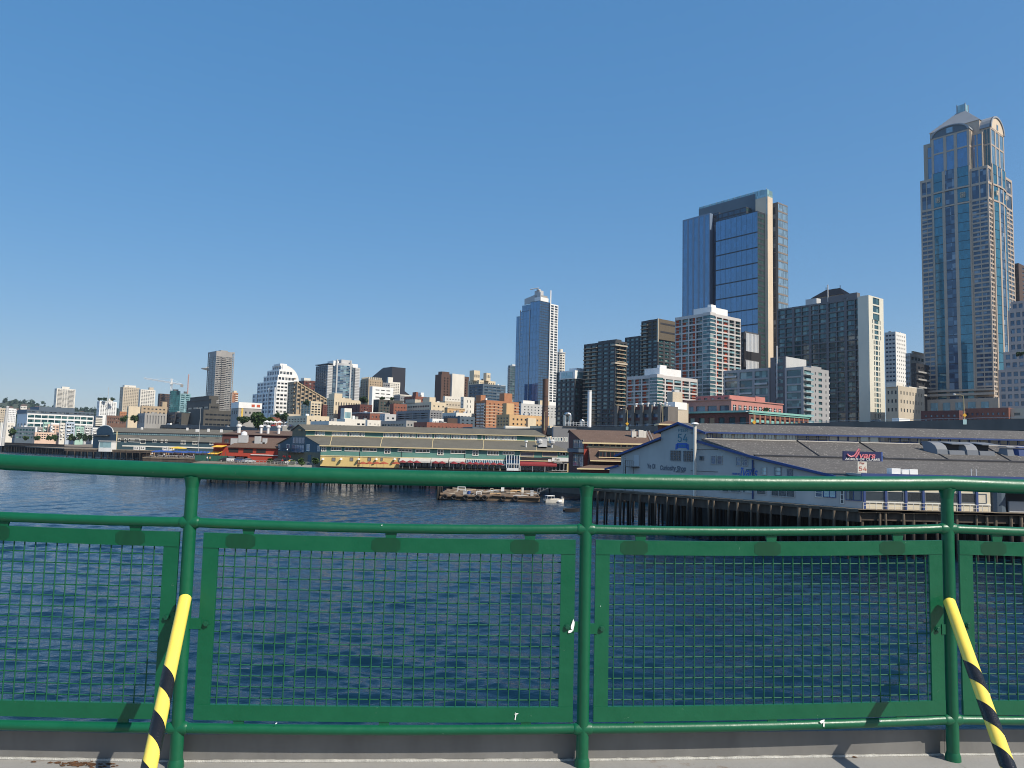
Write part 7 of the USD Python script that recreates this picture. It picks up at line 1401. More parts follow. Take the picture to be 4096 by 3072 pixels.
text_on(t54, 'Ye Ol', gt(2588, 1873), gd, gn, 'paint_grey', h(19), .03, .05, wide=wd(2588, 2621)); text_on(t54, 'Curiosity Shop', gt(2640, 1879), gd, gn, 'paint_grey', h(18), .03, .05, wide=wd(2640, 2744)); text_on(t54, 'SINCE 1899', gt(2703, 1889), gd, gn, 'paint_grey', h(5), .03, wide=wd(2703, 2736))
text_on(t54, "Ivar's", gt(2958, 1905), gd, gn, 'paint_blue', h(34, 2960), .03, .25, bold=True, sx=.62); text_on(t54, 'HOME OF', gt(2930, 1898), gd, gn, 'paint_blue', h(7, 2930), .03, sx=.8); text_on(t54, 'SEAFOOD BAR', gt(2985, 1880), gd, gn, 'paint_teal', h(4, 2985), .03, sx=.7)
# the sunny south front behind the top rail
SY = G0[1] + EV[1] * L_of(3450); so = EV * L_of(3450); fxs = lambda px: along(G0 + so + UP * 3, EX, px); zs = lambda px, py: zpx((at(px, py, SY)[0], SY), py) - DK
xe = fxs(3960); zr_ = zs(3600, 1899)
put(t54, 'south_wall', MB().box(so[0], so[0] + xe, so[1], so[1] + .3, 0, zr_ - .3), 'cream_wall'); put(t54, 'front_roof', MB().box(so[0] - .3, so[0] + fxs(4300), so[1] - .5, so[1] + 9, zr_ - .3, zr_), 'gable_pale'); put(t54, 'roof_edge', MB().box(so[0] - .35, so[0] + fxs(4300), so[1] - .62, so[1] - .51, zr_ - .5, zr_ + .1), 'trim_blue')
zw0, zw1 = zs(3650, 2007), zs(3650, 1968)
for a, b_, gl in ((3459, 3534, 'win_dark'), (3548, 3612, 'win_dark'), (3626, 3683, 'win_black'), (3697, 3765, 'win_black'), (3772, 3829, 'win_black'), (3842, 3900, 'win_black'), (3908, 3945, 'siding_cream')): window(t54, so, EX, -EY, fxs(a), fxs(b_), zw0, zw1, 1, 1, 'frame_grey', gl, w=.07, name='restaurant_window')
for px in (3455, 3541, 3621, 3690, 3768, 3835, 3904): x = so[0] + fxs(px); put(t54, 'blue_post', MB().box(x - .14, x + .14, so[1] - .25, so[1] - .02, 0, zr_ - .31), 'trim_blue')
put(t54, 'sill', MB().box(so[0], so[0] + xe, so[1] - .12, so[1] - .03, zw0 - .25, zw0 - .08), 'frame_white')
x0 = so[0] + xe; put(t54, 'service_wall', MB().box(x0 + .02, x0 + 12, so[1] + 2.0, so[1] + 2.3, 0, zr_ - .3), 'dark_grey'); put(t54, 'tank', MB().lathe([(1.0, 0), (1.0, 3.2), (.8, 3.5)], 12, (x0 + 1.3, so[1] + .7, 0)), 'slate_blue')
put(t54, 'blue_awning', MB().hexa([(x0 + 2.5, so[1] - 1.5, zs(4030, 1966)), (x0 + 10, so[1] - 1.5, zs(4030, 1966)), (x0 + 10, so[1] + 1.9, zs(4030, 1958)), (x0 + 2.5, so[1] + 1.9, zs(4030, 1958))], [(x0 + 2.5, so[1] - 1.5, zs(4030, 1962)), (x0 + 10, so[1] - 1.5, zs(4030, 1962)), (x0 + 10, so[1] + 1.9, zs(4030, 1950)), (x0 + 2.5, so[1] + 1.9, zs(4030, 1950))]), 'paint_blue'); put(t54, 'low_wall', MB().box(x0 + 2.6, x0 + 12, so[1] + .2, so[1] + .5, 0, zs(4050, 2006)), 'pale_grey')
for px, py, w, hh in ((3575, 1893, 18, 24), (3612, 1893, 14, 20), (3645, 1893, 17, 22)):
    q = at(px, py, SY + 3.0) - G0; wm = w / 3050 * SY; put(t54, 'roof_duct', MB().box(q[0] - wm, q[0] + wm * .96, q[1] - .7, q[1] + .7, zr_ + .01, zr_ + hh / 3050 * SY), 'steel_white')
for px in (3885, 3905): q = at(px, 1890, SY + 4) - G0; put(t54, 'roof_ladder', MB().tube([(q[0], q[1], zr_), (q[0], q[1], zr_ + .95)], .04, 4), 'steel_white')
# big curved vent hoods on the lower roof
M('hood_blue', (.15, .165, .19), .6, .06, .5)
rz_ = lambda l: zmb + .35 + (zbr - zmb) * (mr - l) / (mr - br)
def hood(p0, p1):
    lc = mr - (mr - br) * .66; c = G0 + EV * lc + UP * rz_(lc); s0, s1 = along(c, EX, p0), along(c, EX, p1); mb = MB(); z0 = rz_(lc)
    prof = [(lc - .1, z0 - .1), (lc, z0 + .75), (lc + .25, z0 + 1.3), (lc + .8, z0 + 1.75), (lc + 1.4, z0 + 1.95), (lc + 2.2, z0 + 1.95)]
    for (la, za), (lb, zb) in zip(prof[:-1], prof[1:]): mb.hexa([Q(la, s0, za - .08), Q(la, s1, za - .08), Q(lb, s1, zb - .08), Q(lb, s0, zb - .08)], [Q(la, s0, za + .02), Q(la, s1, za + .02), Q(lb, s1, zb + .02), Q(lb, s0, zb + .02)])
    put(t54, 'vent_hood', mb, 'hood_blue'); side = MB(); ctr = Q(lc + 1.9, s0, rz_(lc + 1.9))
    for (la, za), (lb, zb) in zip(prof[:-1], prof[1:]): side.add([Q(la, s0 - .02, za), Q(lb, s0 - .02, zb), ctr], [[0, 1, 2, 2]])
    put(t54, 'hood_end', side, 'hood_blue')
def canopy(p0, p1):
    lc = mr - (mr - br) * .66; c = G0 + EV * lc + UP * rz_(lc); s0, s1 = along(c, EX, p0), along(c, EX, p1); z0 = rz_(lc)
    put(t54, 'vent_canopy', MB().hexa([Q(lc - .3, s0, z0 + 1.55), Q(lc - .3, s1, z0 + 1.55), Q(lc + 1.8, s1, z0 + 1.9), Q(lc + 1.8, s0, z0 + 1.9)], [Q(lc - .3, s0, z0 + 1.66), Q(lc - .3, s1, z0 + 1.66), Q(lc + 1.8, s1, z0 + 2.0), Q(lc + 1.8, s0, z0 + 2.0)]), 'hood_blue')
    put(t54, 'vent_box', MB().hexa([Q(lc - .1, s0 - .1, z0 - .1), Q(lc - .1, s1 - .5, z0 - .1), Q(lc + 2.5, s1 - .5, z0 + .3), Q(lc + 2.5, s0 - .1, z0 + .3)], [Q(lc, s0 - .1, z0 + .62), Q(lc, s1 - .5, z0 + .62), Q(lc + 2.5, s1 - .5, z0 + 1.0), Q(lc + 2.5, s0 - .1, z0 + 1.0)]), 'hood_blue')
    put(t54, 'vent_mouth', MB().box(0, 0, 0, 0, 0, 0) if False else MB().quad(Q(lc + .9, s0, z0 + .6), Q(lc + .9, s1 - .5, z0 + .6), Q(lc + .9, s1 - .3, z0 + 1.8), Q(lc + .9, s0, z0 + 1.8)), 'near_black')
hood(3748, 3790); hood(3868, 3912); canopy(3800, 3872); canopy(3922, 3992)
lc = mr - (mr - br) * .66
for p0, p1, mt in ((4032, 4060, 'hood_blue'), (4078, 4112, 'trim_blue')):
    c = G0 + EV * lc + UP * rz_(lc); s0, s1 = along(c, EX, p0), along(c, EX, p1); z0 = rz_(lc); put(t54, 'roof_vent', MB().hexa([Q(lc, s0, z0 - .1), Q(lc, s1, z0 - .1), Q(lc + 1.4, s1, z0 + .2), Q(lc + 1.4, s0, z0 + .2)], [Q(lc + .2, s0 + .1, z0 + 1.2), Q(lc + .2, s1 - .1, z0 + 1.2), Q(lc + 1.2, s1 - .1, z0 + 1.2), Q(lc + 1.2, s0 + .1, z0 + 1.2)]), mt); put(t54, 'vent_cap', MB().hexa([Q(lc - .1, s0 - .1, z0 + 1.3), Q(lc - .1, s1 + .1, z0 + 1.3), Q(lc + 1.5, s1 + .1, z0 + 1.3), Q(lc + 1.5, s0 - .1, z0 + 1.3)], [Q(lc + .3, s0, z0 + 1.5), Q(lc + .3, s1, z0 + 1.5), Q(lc + 1.2, s1, z0 + 1.5), Q(lc + 1.2, s0, z0 + 1.5)]), mt)
# the roof sign
M('sign_navy', (.012, .018, .085), .5, .1, .5); M('neon_pink', (.80, .22, .25), .5, .06, .5); M('sign_red', (.42, .06, .03), .6, .08, .5)
SGY = SY + 1.6; sg = thing('roof_sign', 'dark blue restaurant roof sign with pink script lettering on white lattice legs', 'sign', (0, SGY, 0)); q0, q1 = at(3374, 1842, SGY), at(3526, 1808, SGY)
put(sg, 'board', MB().box(q0[0], q1[0], 0, .35, q0[2], q1[2]), 'sign_navy'); put(sg, 'board_end', MB().box(q1[0] + .01, q1[0] + .14, .02, .33, q0[2], q1[2]), 'paint_blue')
k_ = SGY / 3050.0; sp_ = lambda a, b_, o=-.06: at(3200 + a * .405, 1650 + b_ * .405, SGY) + [0, o, 0] - [0, SGY, 0]
text_on(sg, 'vars', sp_(578, 447, -.02), EX, -EY, 'neon_pink', 19 * k_, .07, .25, wide=64 * k_); put(sg, 'script_initial', MB().tube([sp_(465, 410), sp_(478, 428), sp_(502, 436), sp_(528, 430), sp_(548, 408), sp_(564, 378), sp_(578, 360), sp_(588, 368), sp_(576, 400), sp_(556, 432), sp_(545, 445)], .10, 6), 'neon_pink')
text_on(sg, 'ACRES OF CLAMS', sp_(445, 468, -.02), EX, -EY, 'white_paint', 8.2 * k_, .05, wide=138 * k_)
for a in (3404, 3516): 
    b0, b1 = at(a, 1842, SGY), at(a, 1899, SGY); put(sg, 'lattice_leg', MB().tube([b0, b1 - [.22, 0, 0]], .035, 5).tube([b0 + [0, .3, 0], b1 + [.22, .3, 0]], .035, 5).tube([b0 - [0, -.15, .5], b1 + [0.1, .2, .8]], .025, 4).tube([b1 + [-.2, .1, .2], b0 * .5 + b1 * .5 + [.15, .2, 0]], .025, 4), 'steel_white')
s2 = thing('pier_sign', 'small white board reading Pier 54 in red below the roof sign', 'sign', (0, SGY + .05, 0)); a, b_ = at(3432, 1890, SGY), at(3468, 1844, SGY); put(s2, 'board', MB().box(a[0], b_[0], 0, .08, a[2], b_[2]), 'warm_white'); text_on(s2, 'Pier', (a[0] + 8 * k_, -.01, b_[2] - 13 * k_), EX, -EY, 'sign_red', 8 * k_, .02, bold=False, sx=1.0); text_on(s2, '54', (a[0] + 5 * k_, -.01, a[2] + 7 * k_), EX, -EY, 'sign_red', 17 * k_, .02, bold=False, sx=1.15)
for x in (a[0] + .05, b_[0] - .05): put(s2, 'leg', MB().tube([(x, .12, a[2] - .5), (x, .12, a[2])], .04, 5), 'steel_white')
# deck, beams and piles of the near pier
pr = thing('timber_pier', 'dark timber pier on crowded piles under the near pale gable', 'pier', (0, 0, 0)); ED = 2.4
gc = lambda l, o=0.0: (G0 + EV * l - EU * o)[:2]
f0 = gc(L_of(3450) - 1.0, ED) ; far = gc(lt + 3, ED); sy = SY - 2.0
corner = f0 + VD * -((f0[1] - sy) / VD[1] * -1) if False else f0 + np.array(VD) * ((sy - f0[1]) / VD[1])
put(pr, 'deck', MB().prism([tuple(corner), (190, sy), (190, far[1]), tuple(far)], DK - .3, DK - .02), 'deck_wood')
dv = corner - far; Lv = np.linalg.norm(dv); dv /= Lv; inn = np.array([UD[0], UD[1]])
def beam(a, b_, z0, z1, w, mt='beam_wood', nm='beam', back=inn): put(pr, nm, MB().hexa([(*a, z0), (*b_, z0), (*(b_ + back * w), z0), (*(a + back * w), z0)], [(*a, z1), (*b_, z1), (*(b_ + back * w), z1), (*(a + back * w), z1)]), mt)
beam(far, corner, DK - .32, DK + .06, .35, 'deck_wood', 'kerb_beam'); beam(far + inn * .4, corner + inn * .4, DK - 1.6, DK - .35, .4); beam(np.array([corner[0], sy]), np.array([190, sy]), DK - .32, DK + .06, .35, 'deck_wood', 'kerb_beam', np.array([0, 1.0])); beam(np.array([corner[0], sy + .6]), np.array([190, sy + .6]), DK - 1.4, DK - .35, .4, back=np.array([0, 1.0]))
g_ = random.Random(77); sp = []
for k in range(26): sp.append(far + dv * (k + .5 + g_.uniform(-.3, .3)) * Lv / 26 + inn * -.12)
for r_ in range(1, 5):
    for k in range(20): sp.append(far + dv * (k + .5 + g_.uniform(-.3, .3)) * Lv / 20 + inn * (1.0 + 3.2 * r_ + g_.uniform(-.5, .5)))
for k in range(34): sp.append(np.array([corner[0] + 1 + k * 1.55 + g_.uniform(-.5, .5), sy + g_.uniform(.2, .9)]))
for r_ in range(1, 4):
    for k in range(22): sp.append(np.array([corner[0] + 1 + k * 2.4 + g_.uniform(-.6, .6), sy + 1 + 3.0 * r_ + g_.uniform(-.5, .5)]))
piles(pr, sp, -3, DK - .35, .19, 78, .22, 8)
shade_at = far + inn * 17; M('wet_timber', (.018, .016, .013), .8, .4, .8); put(pr, 'bulkhead', MB().hexa([(*(far + inn * 20), -3), (*(corner + inn * 20), -3), (*(corner + inn * 21), -3), (*(far + inn * 21), -3)], [(*(far + inn * 20), DK - .4), (*(corner + inn * 20), DK - .4), (*(corner + inn * 21), DK - .4), (*(far + inn * 21), DK - .4)]), 'wet_timber'); put(pr, 'bulkhead', MB().box(corner[0] + 10, 190, sy + 14, sy + 15, -3, DK - .4), 'wet_timber')  # added near-black sheets; their colour stands for the deep shade under the pier
rl = thing('walkway_railing', 'thin pale railing along the walkway under the restaurant windows', 'railing', (0, sy + .25, DK)); x0, x1 = at(3458, 2030, sy)[0], at(3960, 2030, sy)[0]; n = 20
for k in range(n + 1): x = x0 + (x1 - x0) * k / n; put(rl, 'post', MB().box(x - .03, x + .03, -.03, .03, -.4 if k % 2 == 0 else 0, .95), 'warm_white')
for z in (.5, .92): put(rl, 'rail', MB().box(x0, x1, -.025, .025, z - .025, z + .025), 'warm_white')

# ---------------------------------------------------------------- log float with its clutter, boats, buoy
FY = at_z(1950, 2001, 0.2)[1]; fl = thing('log_float', 'raft of weathered logs with old tyres hung along its edge', 'raft', (0, 0, 0)); xa, xb = at(1758, 2000, FY)[0], at(2160, 2000, FY)[0]; M('log_wood', (.13, .09, .058), .9, .35, .8); M('tyre', (.012, .012, .013), .8, .2, 2); M('log_grey', (.22, .18, .135), .9, .3, .8)
g_ = random.Random(5); zt = 1.15
put(fl, 'deck', MB().box(xa, xb, FY + .3, FY + 30, .1, zt - .25), 'log_wood')
y = FY
while y < FY + 29:
    a = xa + g_.uniform(-.3, 1.5); 
    while a < xb - 3:
        b_ = min(xb, a + g_.uniform(6, 13)); r = g_.uniform(.22, .36); put(fl, 'log', MB().tube([(a, y, zt - r * .4 + g_.choice((0, 0, .25, .4))), ((a + b_) / 2, y + g_.uniform(-.3, .3), zt - r * .3), (b_, y + g_.uniform(-.4, .4), zt - r * .4)], [r, r * 1.05, r * .9], 8).out(), g_.choice(('log_wood', 'log_wood', 'log_grey')), smooth=50); a = b_ + g_.uniform(.1, 1.2)
    y += g_.uniform(.8, 1.7)
def torus(c, R, r, mat, parent, nm, axis='y'):
    w = np.linspace(0, 2 * np.pi, 15); p = [(c[0] + R * math.cos(q), c[1], c[2] + R * math.sin(q)) for q in w]; put(parent, nm, MB().tube(p, r, 7, False).out(), mat, smooth=60)
for k in range(46):
    x, y = g_.uniform(xa + .5, xb - 2), FY + g_.uniform(1, 26); L_ = g_.uniform(.8, 3.6); a = g_.uniform(-.5, .5); zz_ = zt + g_.uniform(.05, .35); w_ = g_.uniform(.08, .22); put(fl, 'loose_plank', MB().tube([(x, y, zz_), (x + L_ * math.cos(a), y + L_ * math.sin(a), zz_ + g_.uniform(-.05, .3))], w_, 4), g_.choice(('log_grey', 'log_wood', 'wet_timber', 'pale_grey', 'beige', 'orange_tan')))
for px in (1780, 1816, 1863, 1910, 1938, 2012, 2062): x = at(px, 1993, FY)[0]; torus((x, FY - .42, .78), .5, .22, 'tyre', fl, 'tyre')
for px in (1748, 1755, 1763): x = at(px, 1980, FY)[0]; put(fl, 'mooring_pile', MB().tube([(x, FY + 1 + (px - 1748) * .2, -3), (x + .1, FY + 1, at(px, 1945, FY)[2])], .28, 8), 'pile_wood')
def crate(px0, px1, py0, py1, dy, name, label, cat, mt, frame=False):
    Yc = FY + dy; a, b_ = at(px0, py1, Yc), at(px1, py0, Yc); t = thing(name, label, cat, ((a[0] + b_[0]) / 2, Yc, zt)); w, h_ = (b_[0] - a[0]) / 2, b_[2] - zt
    if frame:
        mb = MB()
        for s in (-w, w - .14): mb.box(s, s + .14, 0, .14, 0, h_).box(s, s + .14, .9, 1.04, 0, h_)
        mb.box(-w, w, -.02, .12, h_ - .14, h_).box(-w, w, .9, 1.04, h_ - .14, h_).box(-w, w, -.02, .12, h_ * .5, h_ * .5 + .1).box(-w, w, -.02, .12, 0, .12); put(t, 'frame', mb, mt); put(t, 'shelf', MB().box(-w + .1, w - .1, .1, .95, h_ * .45, h_ * .45 + .05), mt)
    else: put(t, 'box', MB().box(-w, w, 0, 1.0, 0, h_ * .86), mt); put(t, 'lid', MB().box(-w - .05, w + .05, -.06, 1.05, h_ * .86 + .005, h_), mt)
crate(1852, 1872, 1964, 1984, 3, 'crate', 'pale grey box standing near the front of the log float', 'crate', 'pale_grey'); crate(1904, 1926, 1965, 1984, 3, 'rack', 'white open frame rack on the front of the log float', 'rack', 'white_paint', True); crate(1830, 1862, 1947, 1960, 12, 'rack', 'long white crossed frame at the back of the log float', 'rack', 'white_paint', True); crate(2004, 2017, 1944, 1961, 14, 'crate', 'tall white box right of the middle of the log float', 'crate', 'white_paint'); crate(1882, 1896, 1976, 1984, 3, 'crate', 'small white tub beside the blue barrel', 'tub', 'white_paint'); crate(1960, 1974, 1954, 1970, 8, 'rack', 'small brown stained frame in the middle of the log float', 'rack', 'beige', True); crate(2086, 2096, 1946, 1956, 18, 'crate', 'white bin near the right end of the log float', 'crate', 'warm_white'); crate(2122, 2134, 1962, 1978, 6, 'crate', 'pale box at the right end of the log float', 'crate', 'pale_grey')
put('/World', 'barrel', MB().lathe([(.36, 0), (.38, .1), (.40, .5), (.38, .95), (.36, 1.05)], 14, (*at(1876, 1984, FY + 3)[:2], zt)).out(), 'umbrella_blue', smooth=40, label='blue plastic barrel between the grey box and the white tub', cat='barrel')
tp = thing('tarpaulin', 'crumpled pale grey tarpaulin heap on the back of the log float', 'tarpaulin', (at(1965, 1950, FY + 20)[0], FY + 20, zt)); vx, vy = np.meshgrid(np.linspace(-2.6, 2.6, 17), np.linspace(-1.2, 1.2, 9)); vz = .45 * np.exp(-(vx / 2) ** 2 - (vy / .9) ** 2) + .35 * meshkit.noise(np.stack([vx, vy, 0 * vx], -1), 4); ii, jj = np.meshgrid(np.arange(8), np.arange(16), indexing='ij'); put(tp, 'cover', (np.stack([vx, vy, vz], -1).reshape(-1, 3), np.stack([ii * 17 + jj, ii * 17 + jj + 1, (ii + 1) * 17 + jj + 1, (ii + 1) * 17 + jj], -1).reshape(-1, 4)), 'pale_grey')
bq = at_z(2096, 2000, 0); M('buoy_red', (.75, .045, .02), .4, .05, 2)
bu = thing('buoy', 'round red buoy floating before the log float', 'buoy', (bq[0], bq[1], 0)); put(bu, 'ball', MB().lathe([(.05, -.3), (.4, -.1), (.52, .3), (.42, .7), (.12, .9)], 14).out(), 'buoy_red', smooth=60); put(bu, 'eye', MB().lathe([(.08, .9), (.08, 1.05)], 8), 'white_paint')
bq = at_z(2080, 1999, 0); put('/World', 'fender', MB().lathe([(.05, -.3), (.4, -.1), (.55, .3), (.45, .75), (.1, .95)], 12, (bq[0], bq[1], 0)).out(), 'warm_white', smooth=60, label='pale round fender floating left of the red buoy', cat='fender')
def boat(px0, px1, py, label, hull, w=2.4, h=.9, cabin=True):
    a, b_ = at_z(px0, py, 0), at_z(px1, py, 0); L = np.linalg.norm(b_ - a); t = thing('boat', label, 'boat', (a + b_) / 2, math.degrees(math.atan2(b_[1] - a[1], b_[0] - a[0])))
    n = 12; rows = []
    for k in range(n + 1):
        s = k / n; x = -L / 2 + L * s; wd = w / 2 * (1 - max(0, (s - .55) / .45) ** 2.2) * (.85 + .15 * min(1, s * 5)); sh = h * (1 + .35 * max(0, s - .5)); rows.append([(x, 0, -.35), (x, -wd * .75, -.15), (x, -wd, sh), (x, -wd * .9, sh), (x, -wd * .85, sh * .55), (x, 0, sh * .5), (x, wd * .85, sh * .55), (x, wd * .9, sh), (x, wd, sh), (x, wd * .75, -.15)])
    m = 10; i, j = np.meshgrid(np.arange(n), np.arange(m), indexing='ij'); put(t, 'hull', (np.array(rows).reshape(-1, 3), np.stack([i * m + j, i * m + (j + 1) % m, (i + 1) * m + (j + 1) % m, (i + 1) * m + j], -1).reshape(-1, 4)), hull)
    if cabin: put(t, 'canopy', MB().box(-L * .42, -L * .05, -w * .4, w * .4, h + .75, h + .9), 'white_paint'); [put(t, 'post', MB().tube([(x, y, h * .5), (x, y, h + .76)], .04, 4), 'steel_white') for x in (-L * .4, -L * .08) for y in (-w * .36, w * .36)]; put(t, 'fender', MB().tube([(L * .05, -w * .56, .35), (L * .1, -w * .6, .35), (L * .25, -w * .6, .35), (L * .3, -w * .52, .35)], [.1, .32, .32, .1], 8), 'white_paint'); put(t, 'engine', MB().box(L * .36, L * .44, -.2, .2, h * .8, h * 1.7), 'mid_grey')
    else: [put(t, 'seat', MB().box(x, x + .35, -w * .38, w * .38, h * .55, h * .75), 'beige') for x in (-L * .2, L * .1)]
    return t
boat(2178, 2256, 2010, 'small white boat with a canopy moored at the right end of the log float', 'warm_white', 2.3, .85); boat(2256, 2318, 2046, 'low black rubber dinghy floating beside the near pier', 'tyre', 1.7, .6, False)
gw_ = thing('gangway', 'sloping grey gangway from the log float up to the pier', 'gangway', (0, 0, 0)); a, b_ = at(2150, 1975, FY + 8), at(2215, 1945, FY - 2); put(gw_, 'walkway', MB().hexa([a, b_, b_ + [0, 1.4, 0], a + [0, 1.4, 0]], [a + [0, 0, .2], b_ + [0, 0, .2], b_ + [0, 1.4, .2], a + [0, 1.4, .2]]), 'log_grey')
for o in (0, 1.4): put(gw_, 'handrail', MB().tube([a + [0, o, 1.1], b_ + [0, o, 1.1]], .04, 4), 'pale_grey')
for k in range(6): q = a + (b_ - a) * k / 5; put(gw_, 'upright', MB().tube([q + [0, 0, .1], q + [0, 0, 1.1]], .035, 4), 'pale_grey')

# ---------------------------------------------------------------- elevated road
VP0 = np.array([17.5, 235.0]) + UD * 38
vz = lambda t: float(np.interp(t, [-200, -82, 60, 145, 350, 572, 700], [23.4, 22.4, 21.4, 21.4, 23.5, 27.3, 28.5]))
va = thing('viaduct', 'dark double decked concrete viaduct running behind the pier sheds', 'viaduct', (0, 0, 0)); M('viaduct_concrete', (.105, .10, .092), .9, .25, .15); M('asphalt', (.05, .05, .05), .9, .15, .3)
def vseg(t0, t1, o0, o1, d0, d1): 
    P = lambda t, o, d: (*(VP0 + VD * t + UD * o), vz(t) + d)
    return MB().hexa([P(t0, o0, d0), P(t1, o0, d0), P(t1, o1, d0), P(t0, o1, d0)][::-1], [P(t0, o0, d1), P(t1, o0, d1), P(t1, o1, d1), P(t0, o1, d1)][::-1])
ts = np.arange(-180, 680, 20.0)
for t0, t1 in zip(ts[:-1], ts[1:]):
    put(va, 'deck_span', vseg(t0, t1, 0, 14, -2.6, -1.1), 'asphalt'); put(va, 'parapet', vseg(t0, t1, -.3, -.02, -2.7, -.0), 'viaduct_concrete'); put(va, 'parapet', vseg(t0, t1, 14.02, 14.3, -2.7, -.0), 'viaduct_concrete'); put(va, 'lower_span', vseg(t0, t1, 0, 14, -9.6, -8.2), 'viaduct_concrete'); put(va, 'lower_parapet', vseg(t0, t1, -.3, -.02, -9.7, -7.2), 'viaduct_concrete'); put(va, 'handrail', vseg(t0, t1, -.2, -.1, .35, .43), 'pale_grey')
    for o in (-.6, 13.4): put(va, 'column', vseg(t0, t0 + 1.3, o, o + 1.3, -19, -2.71), 'viaduct_concrete')
# ---------------------------------------------------------------- lamp posts, road signs, chimneys
def lamp(px, py0, py1, label, arm=1, dia=None, Y=None, mt='lamp_tan'):
    tau = (px - 2048) / 3050.0; q = VP0 - UD * .6; t = (q[0] - tau * q[1]) / (tau * VD[1] - VD[0]); p = q + VD * t
    if Y: p = at(px, py0, Y)[:2]
    z0 = zpx(p, py1); z1 = zpx(p, py0); o = thing('street_lamp', label, 'street lamp', (p[0], p[1], z0), group=None); H = z1 - z0
    put(o, 'pole', MB().tube([(0, 0, 0), (0, 0, H)], [.16, .09], 7), mt); put(o, 'arm', MB().tube([(0, 0, H), (-arm * .9, 0, H + .35), (-arm * 2.0, 0, H + .4)], .06, 5), mt); put(o, 'lamp_head', MB().lathe([(.12, 0), (.34, .06), (.3, .2), (.1, .26)], 8, (-arm * 2.2, 0, H + .24)), 'steel_white')
    if dia:
        zs_ = zpx(p, dia); s = thing('road_sign', f'yellow road sign fixed to the {dia and ("pole right of" if px > 3000 else "pole near")} ' + ('the tallest tower foot' if px > 3500 else 'the grey brown warehouse' if px < 2600 else 'the copper corniced brick building'), 'road sign', (p[0], p[1] - .3, zs_)); h = .62 if px < 3500 else .5
        put(s, 'plate', MB().add([(0, 0, -h), (h, 0, 0), (0, 0, h), (-h, 0, 0), (0, .05, -h), (h, .05, 0), (0, .05, h), (-h, .05, 0)], [[0, 1, 2, 3], [7, 6, 5, 4], [0, 4, 5, 1], [1, 5, 6, 2], [2, 6, 7, 3], [3, 7, 4, 0]]), 'sign_yellow'); put(s, 'lower_plate', MB().box(-.45, .45, 0, .05, -2.2, -1.0), 'glass_pale')
M('lamp_tan', (.36, .30, .16), .5, .1, 2); M('sign_yellow', (.66, .36, .02), .5, .05, 1)
lamp(2512, 1640, 1718, 'tan lamp post with a yellow diamond sign before the grey brown warehouse', 1, 1695); lamp(2654, 1626, 1712, 'tan lamp post at the right end of the grey brown warehouse', -1); lamp(3019, 1652, 1705, 'short lamp post with a yellow sign before the copper corniced building', 1, 1689); lamp(3861, 1584, 1690, 'tan lamp post with a yellow sign under the tallest tower', 1, 1661); lamp(2178, 1648, 1722, 'lamp post standing right before the dark round chimney', -1, None, 262); lamp(803, 1560 + 75, 1812, 'thin pale pole rising before the dark blue shed', 1, None, 470, 'pale_grey')
lamp(266, 1728, 1770, 'thin lamp post on the far timber pier', 1, None, 640, 'pale_grey')
c = at(2183, 1516, 300); t = thing('chimney', 'tall dark brown round chimney before the slim blue tower', 'chimney', (c[0], c[1], 5)); r = 11 / 3050 * 300
put(t, 'shaft', MB().lathe([(r * 1.25, 0), (r * 1.02, c[2] - 6), (r * 1.1, c[2] - 5.6), (r * 1.1, c[2] - 5), (r * .8, c[2] - 5)], 18).out(), 'dark_red_brick' if False else 'chocolate', smooth=40)
for k in range(6): put(t, 'steel_band', MB().lathe([(r * 1.22 - .03 * k, 0), (r * 1.24 - .03 * k, .02), (r * 1.24 - .03 * k, .2), (r * 1.2 - .03 * k, .22)], 16, (0, 0, c[2] - 12 - 4.0 * (5 - k))), 'near_black')
c = at(2359, 1562, 292); t = thing('chimney', 'smooth white steel chimney before the dark condominiums', 'chimney', (c[0], c[1], 5)); r = 8 / 3050 * 292
put(t, 'shaft', MB().lathe([(r * 1.02, 0), (r, c[2] - 5.3), (r * .9, c[2] - 5)], 18).out(), 'steel_white', smooth=40); put(t, 'rim', MB().lathe([(r * 1.03, 0), (r * 1.08, .1), (r * 1.08, .5), (r * .7, .55)], 16, (0, 0, c[2] - 5.4)), 'pale_grey')
M('silver', (.62, .60, .57), .28, .06, 1, metal=1.0)
pc = at(2310, 1702, 286); pl_ = thing('steam_plant', 'steam plant roof with shiny curved silver ducts and white pipe frames', 'plant', (pc[0], pc[1], 5)); zt = pc[2] - 5; k_ = 286 / 3050
put(pl_, 'hall', MB().box(-9, 6, 0, 12, 0, zt - .5), 'mid_grey'); put(pl_, 'platform', MB().box(-5.2, 3.8, -.5, 8, zt - .48, zt - .2), 'dark_grey')
def duct(x0, x1, zb, ztp, r, name='silver_duct'):
    c = (x0 + x1) / 2; R = (x1 - x0) / 2; pts = [(x0, 1, zb), (x0, 1, ztp - R)] + [(c - R * math.cos(a), 1, ztp - R + R * math.sin(a)) for a in np.linspace(0, math.pi, 11)][1:-1] + [(x1, 1, ztp - R), (x1 - .2, 1, zb)]; put(pl_, name, MB().tube(pts, r, 12).out(), 'silver', smooth=50)
duct((2260 - 2310) * k_, (2281 - 2310) * k_, zt - .2, zt + 47 * k_, .62); duct((2324 - 2310) * k_, (2333 - 2310) * k_, zt - .2, zt + 22 * k_, .4)
for x in np.linspace(-4.6, 3.6, 9): put(pl_, 'frame_pipe', MB().tube([(x, -.3, zt - .2), (x, -.3, zt + rng.uniform(.4, 2.2))], .06, 5), 'steel_white')
for z in (.5, 1.1): put(pl_, 'frame_pipe', MB().tube([(-4.6, -.3, zt + z), (3.6, -.3, zt + z)], .05, 5), 'steel_white')
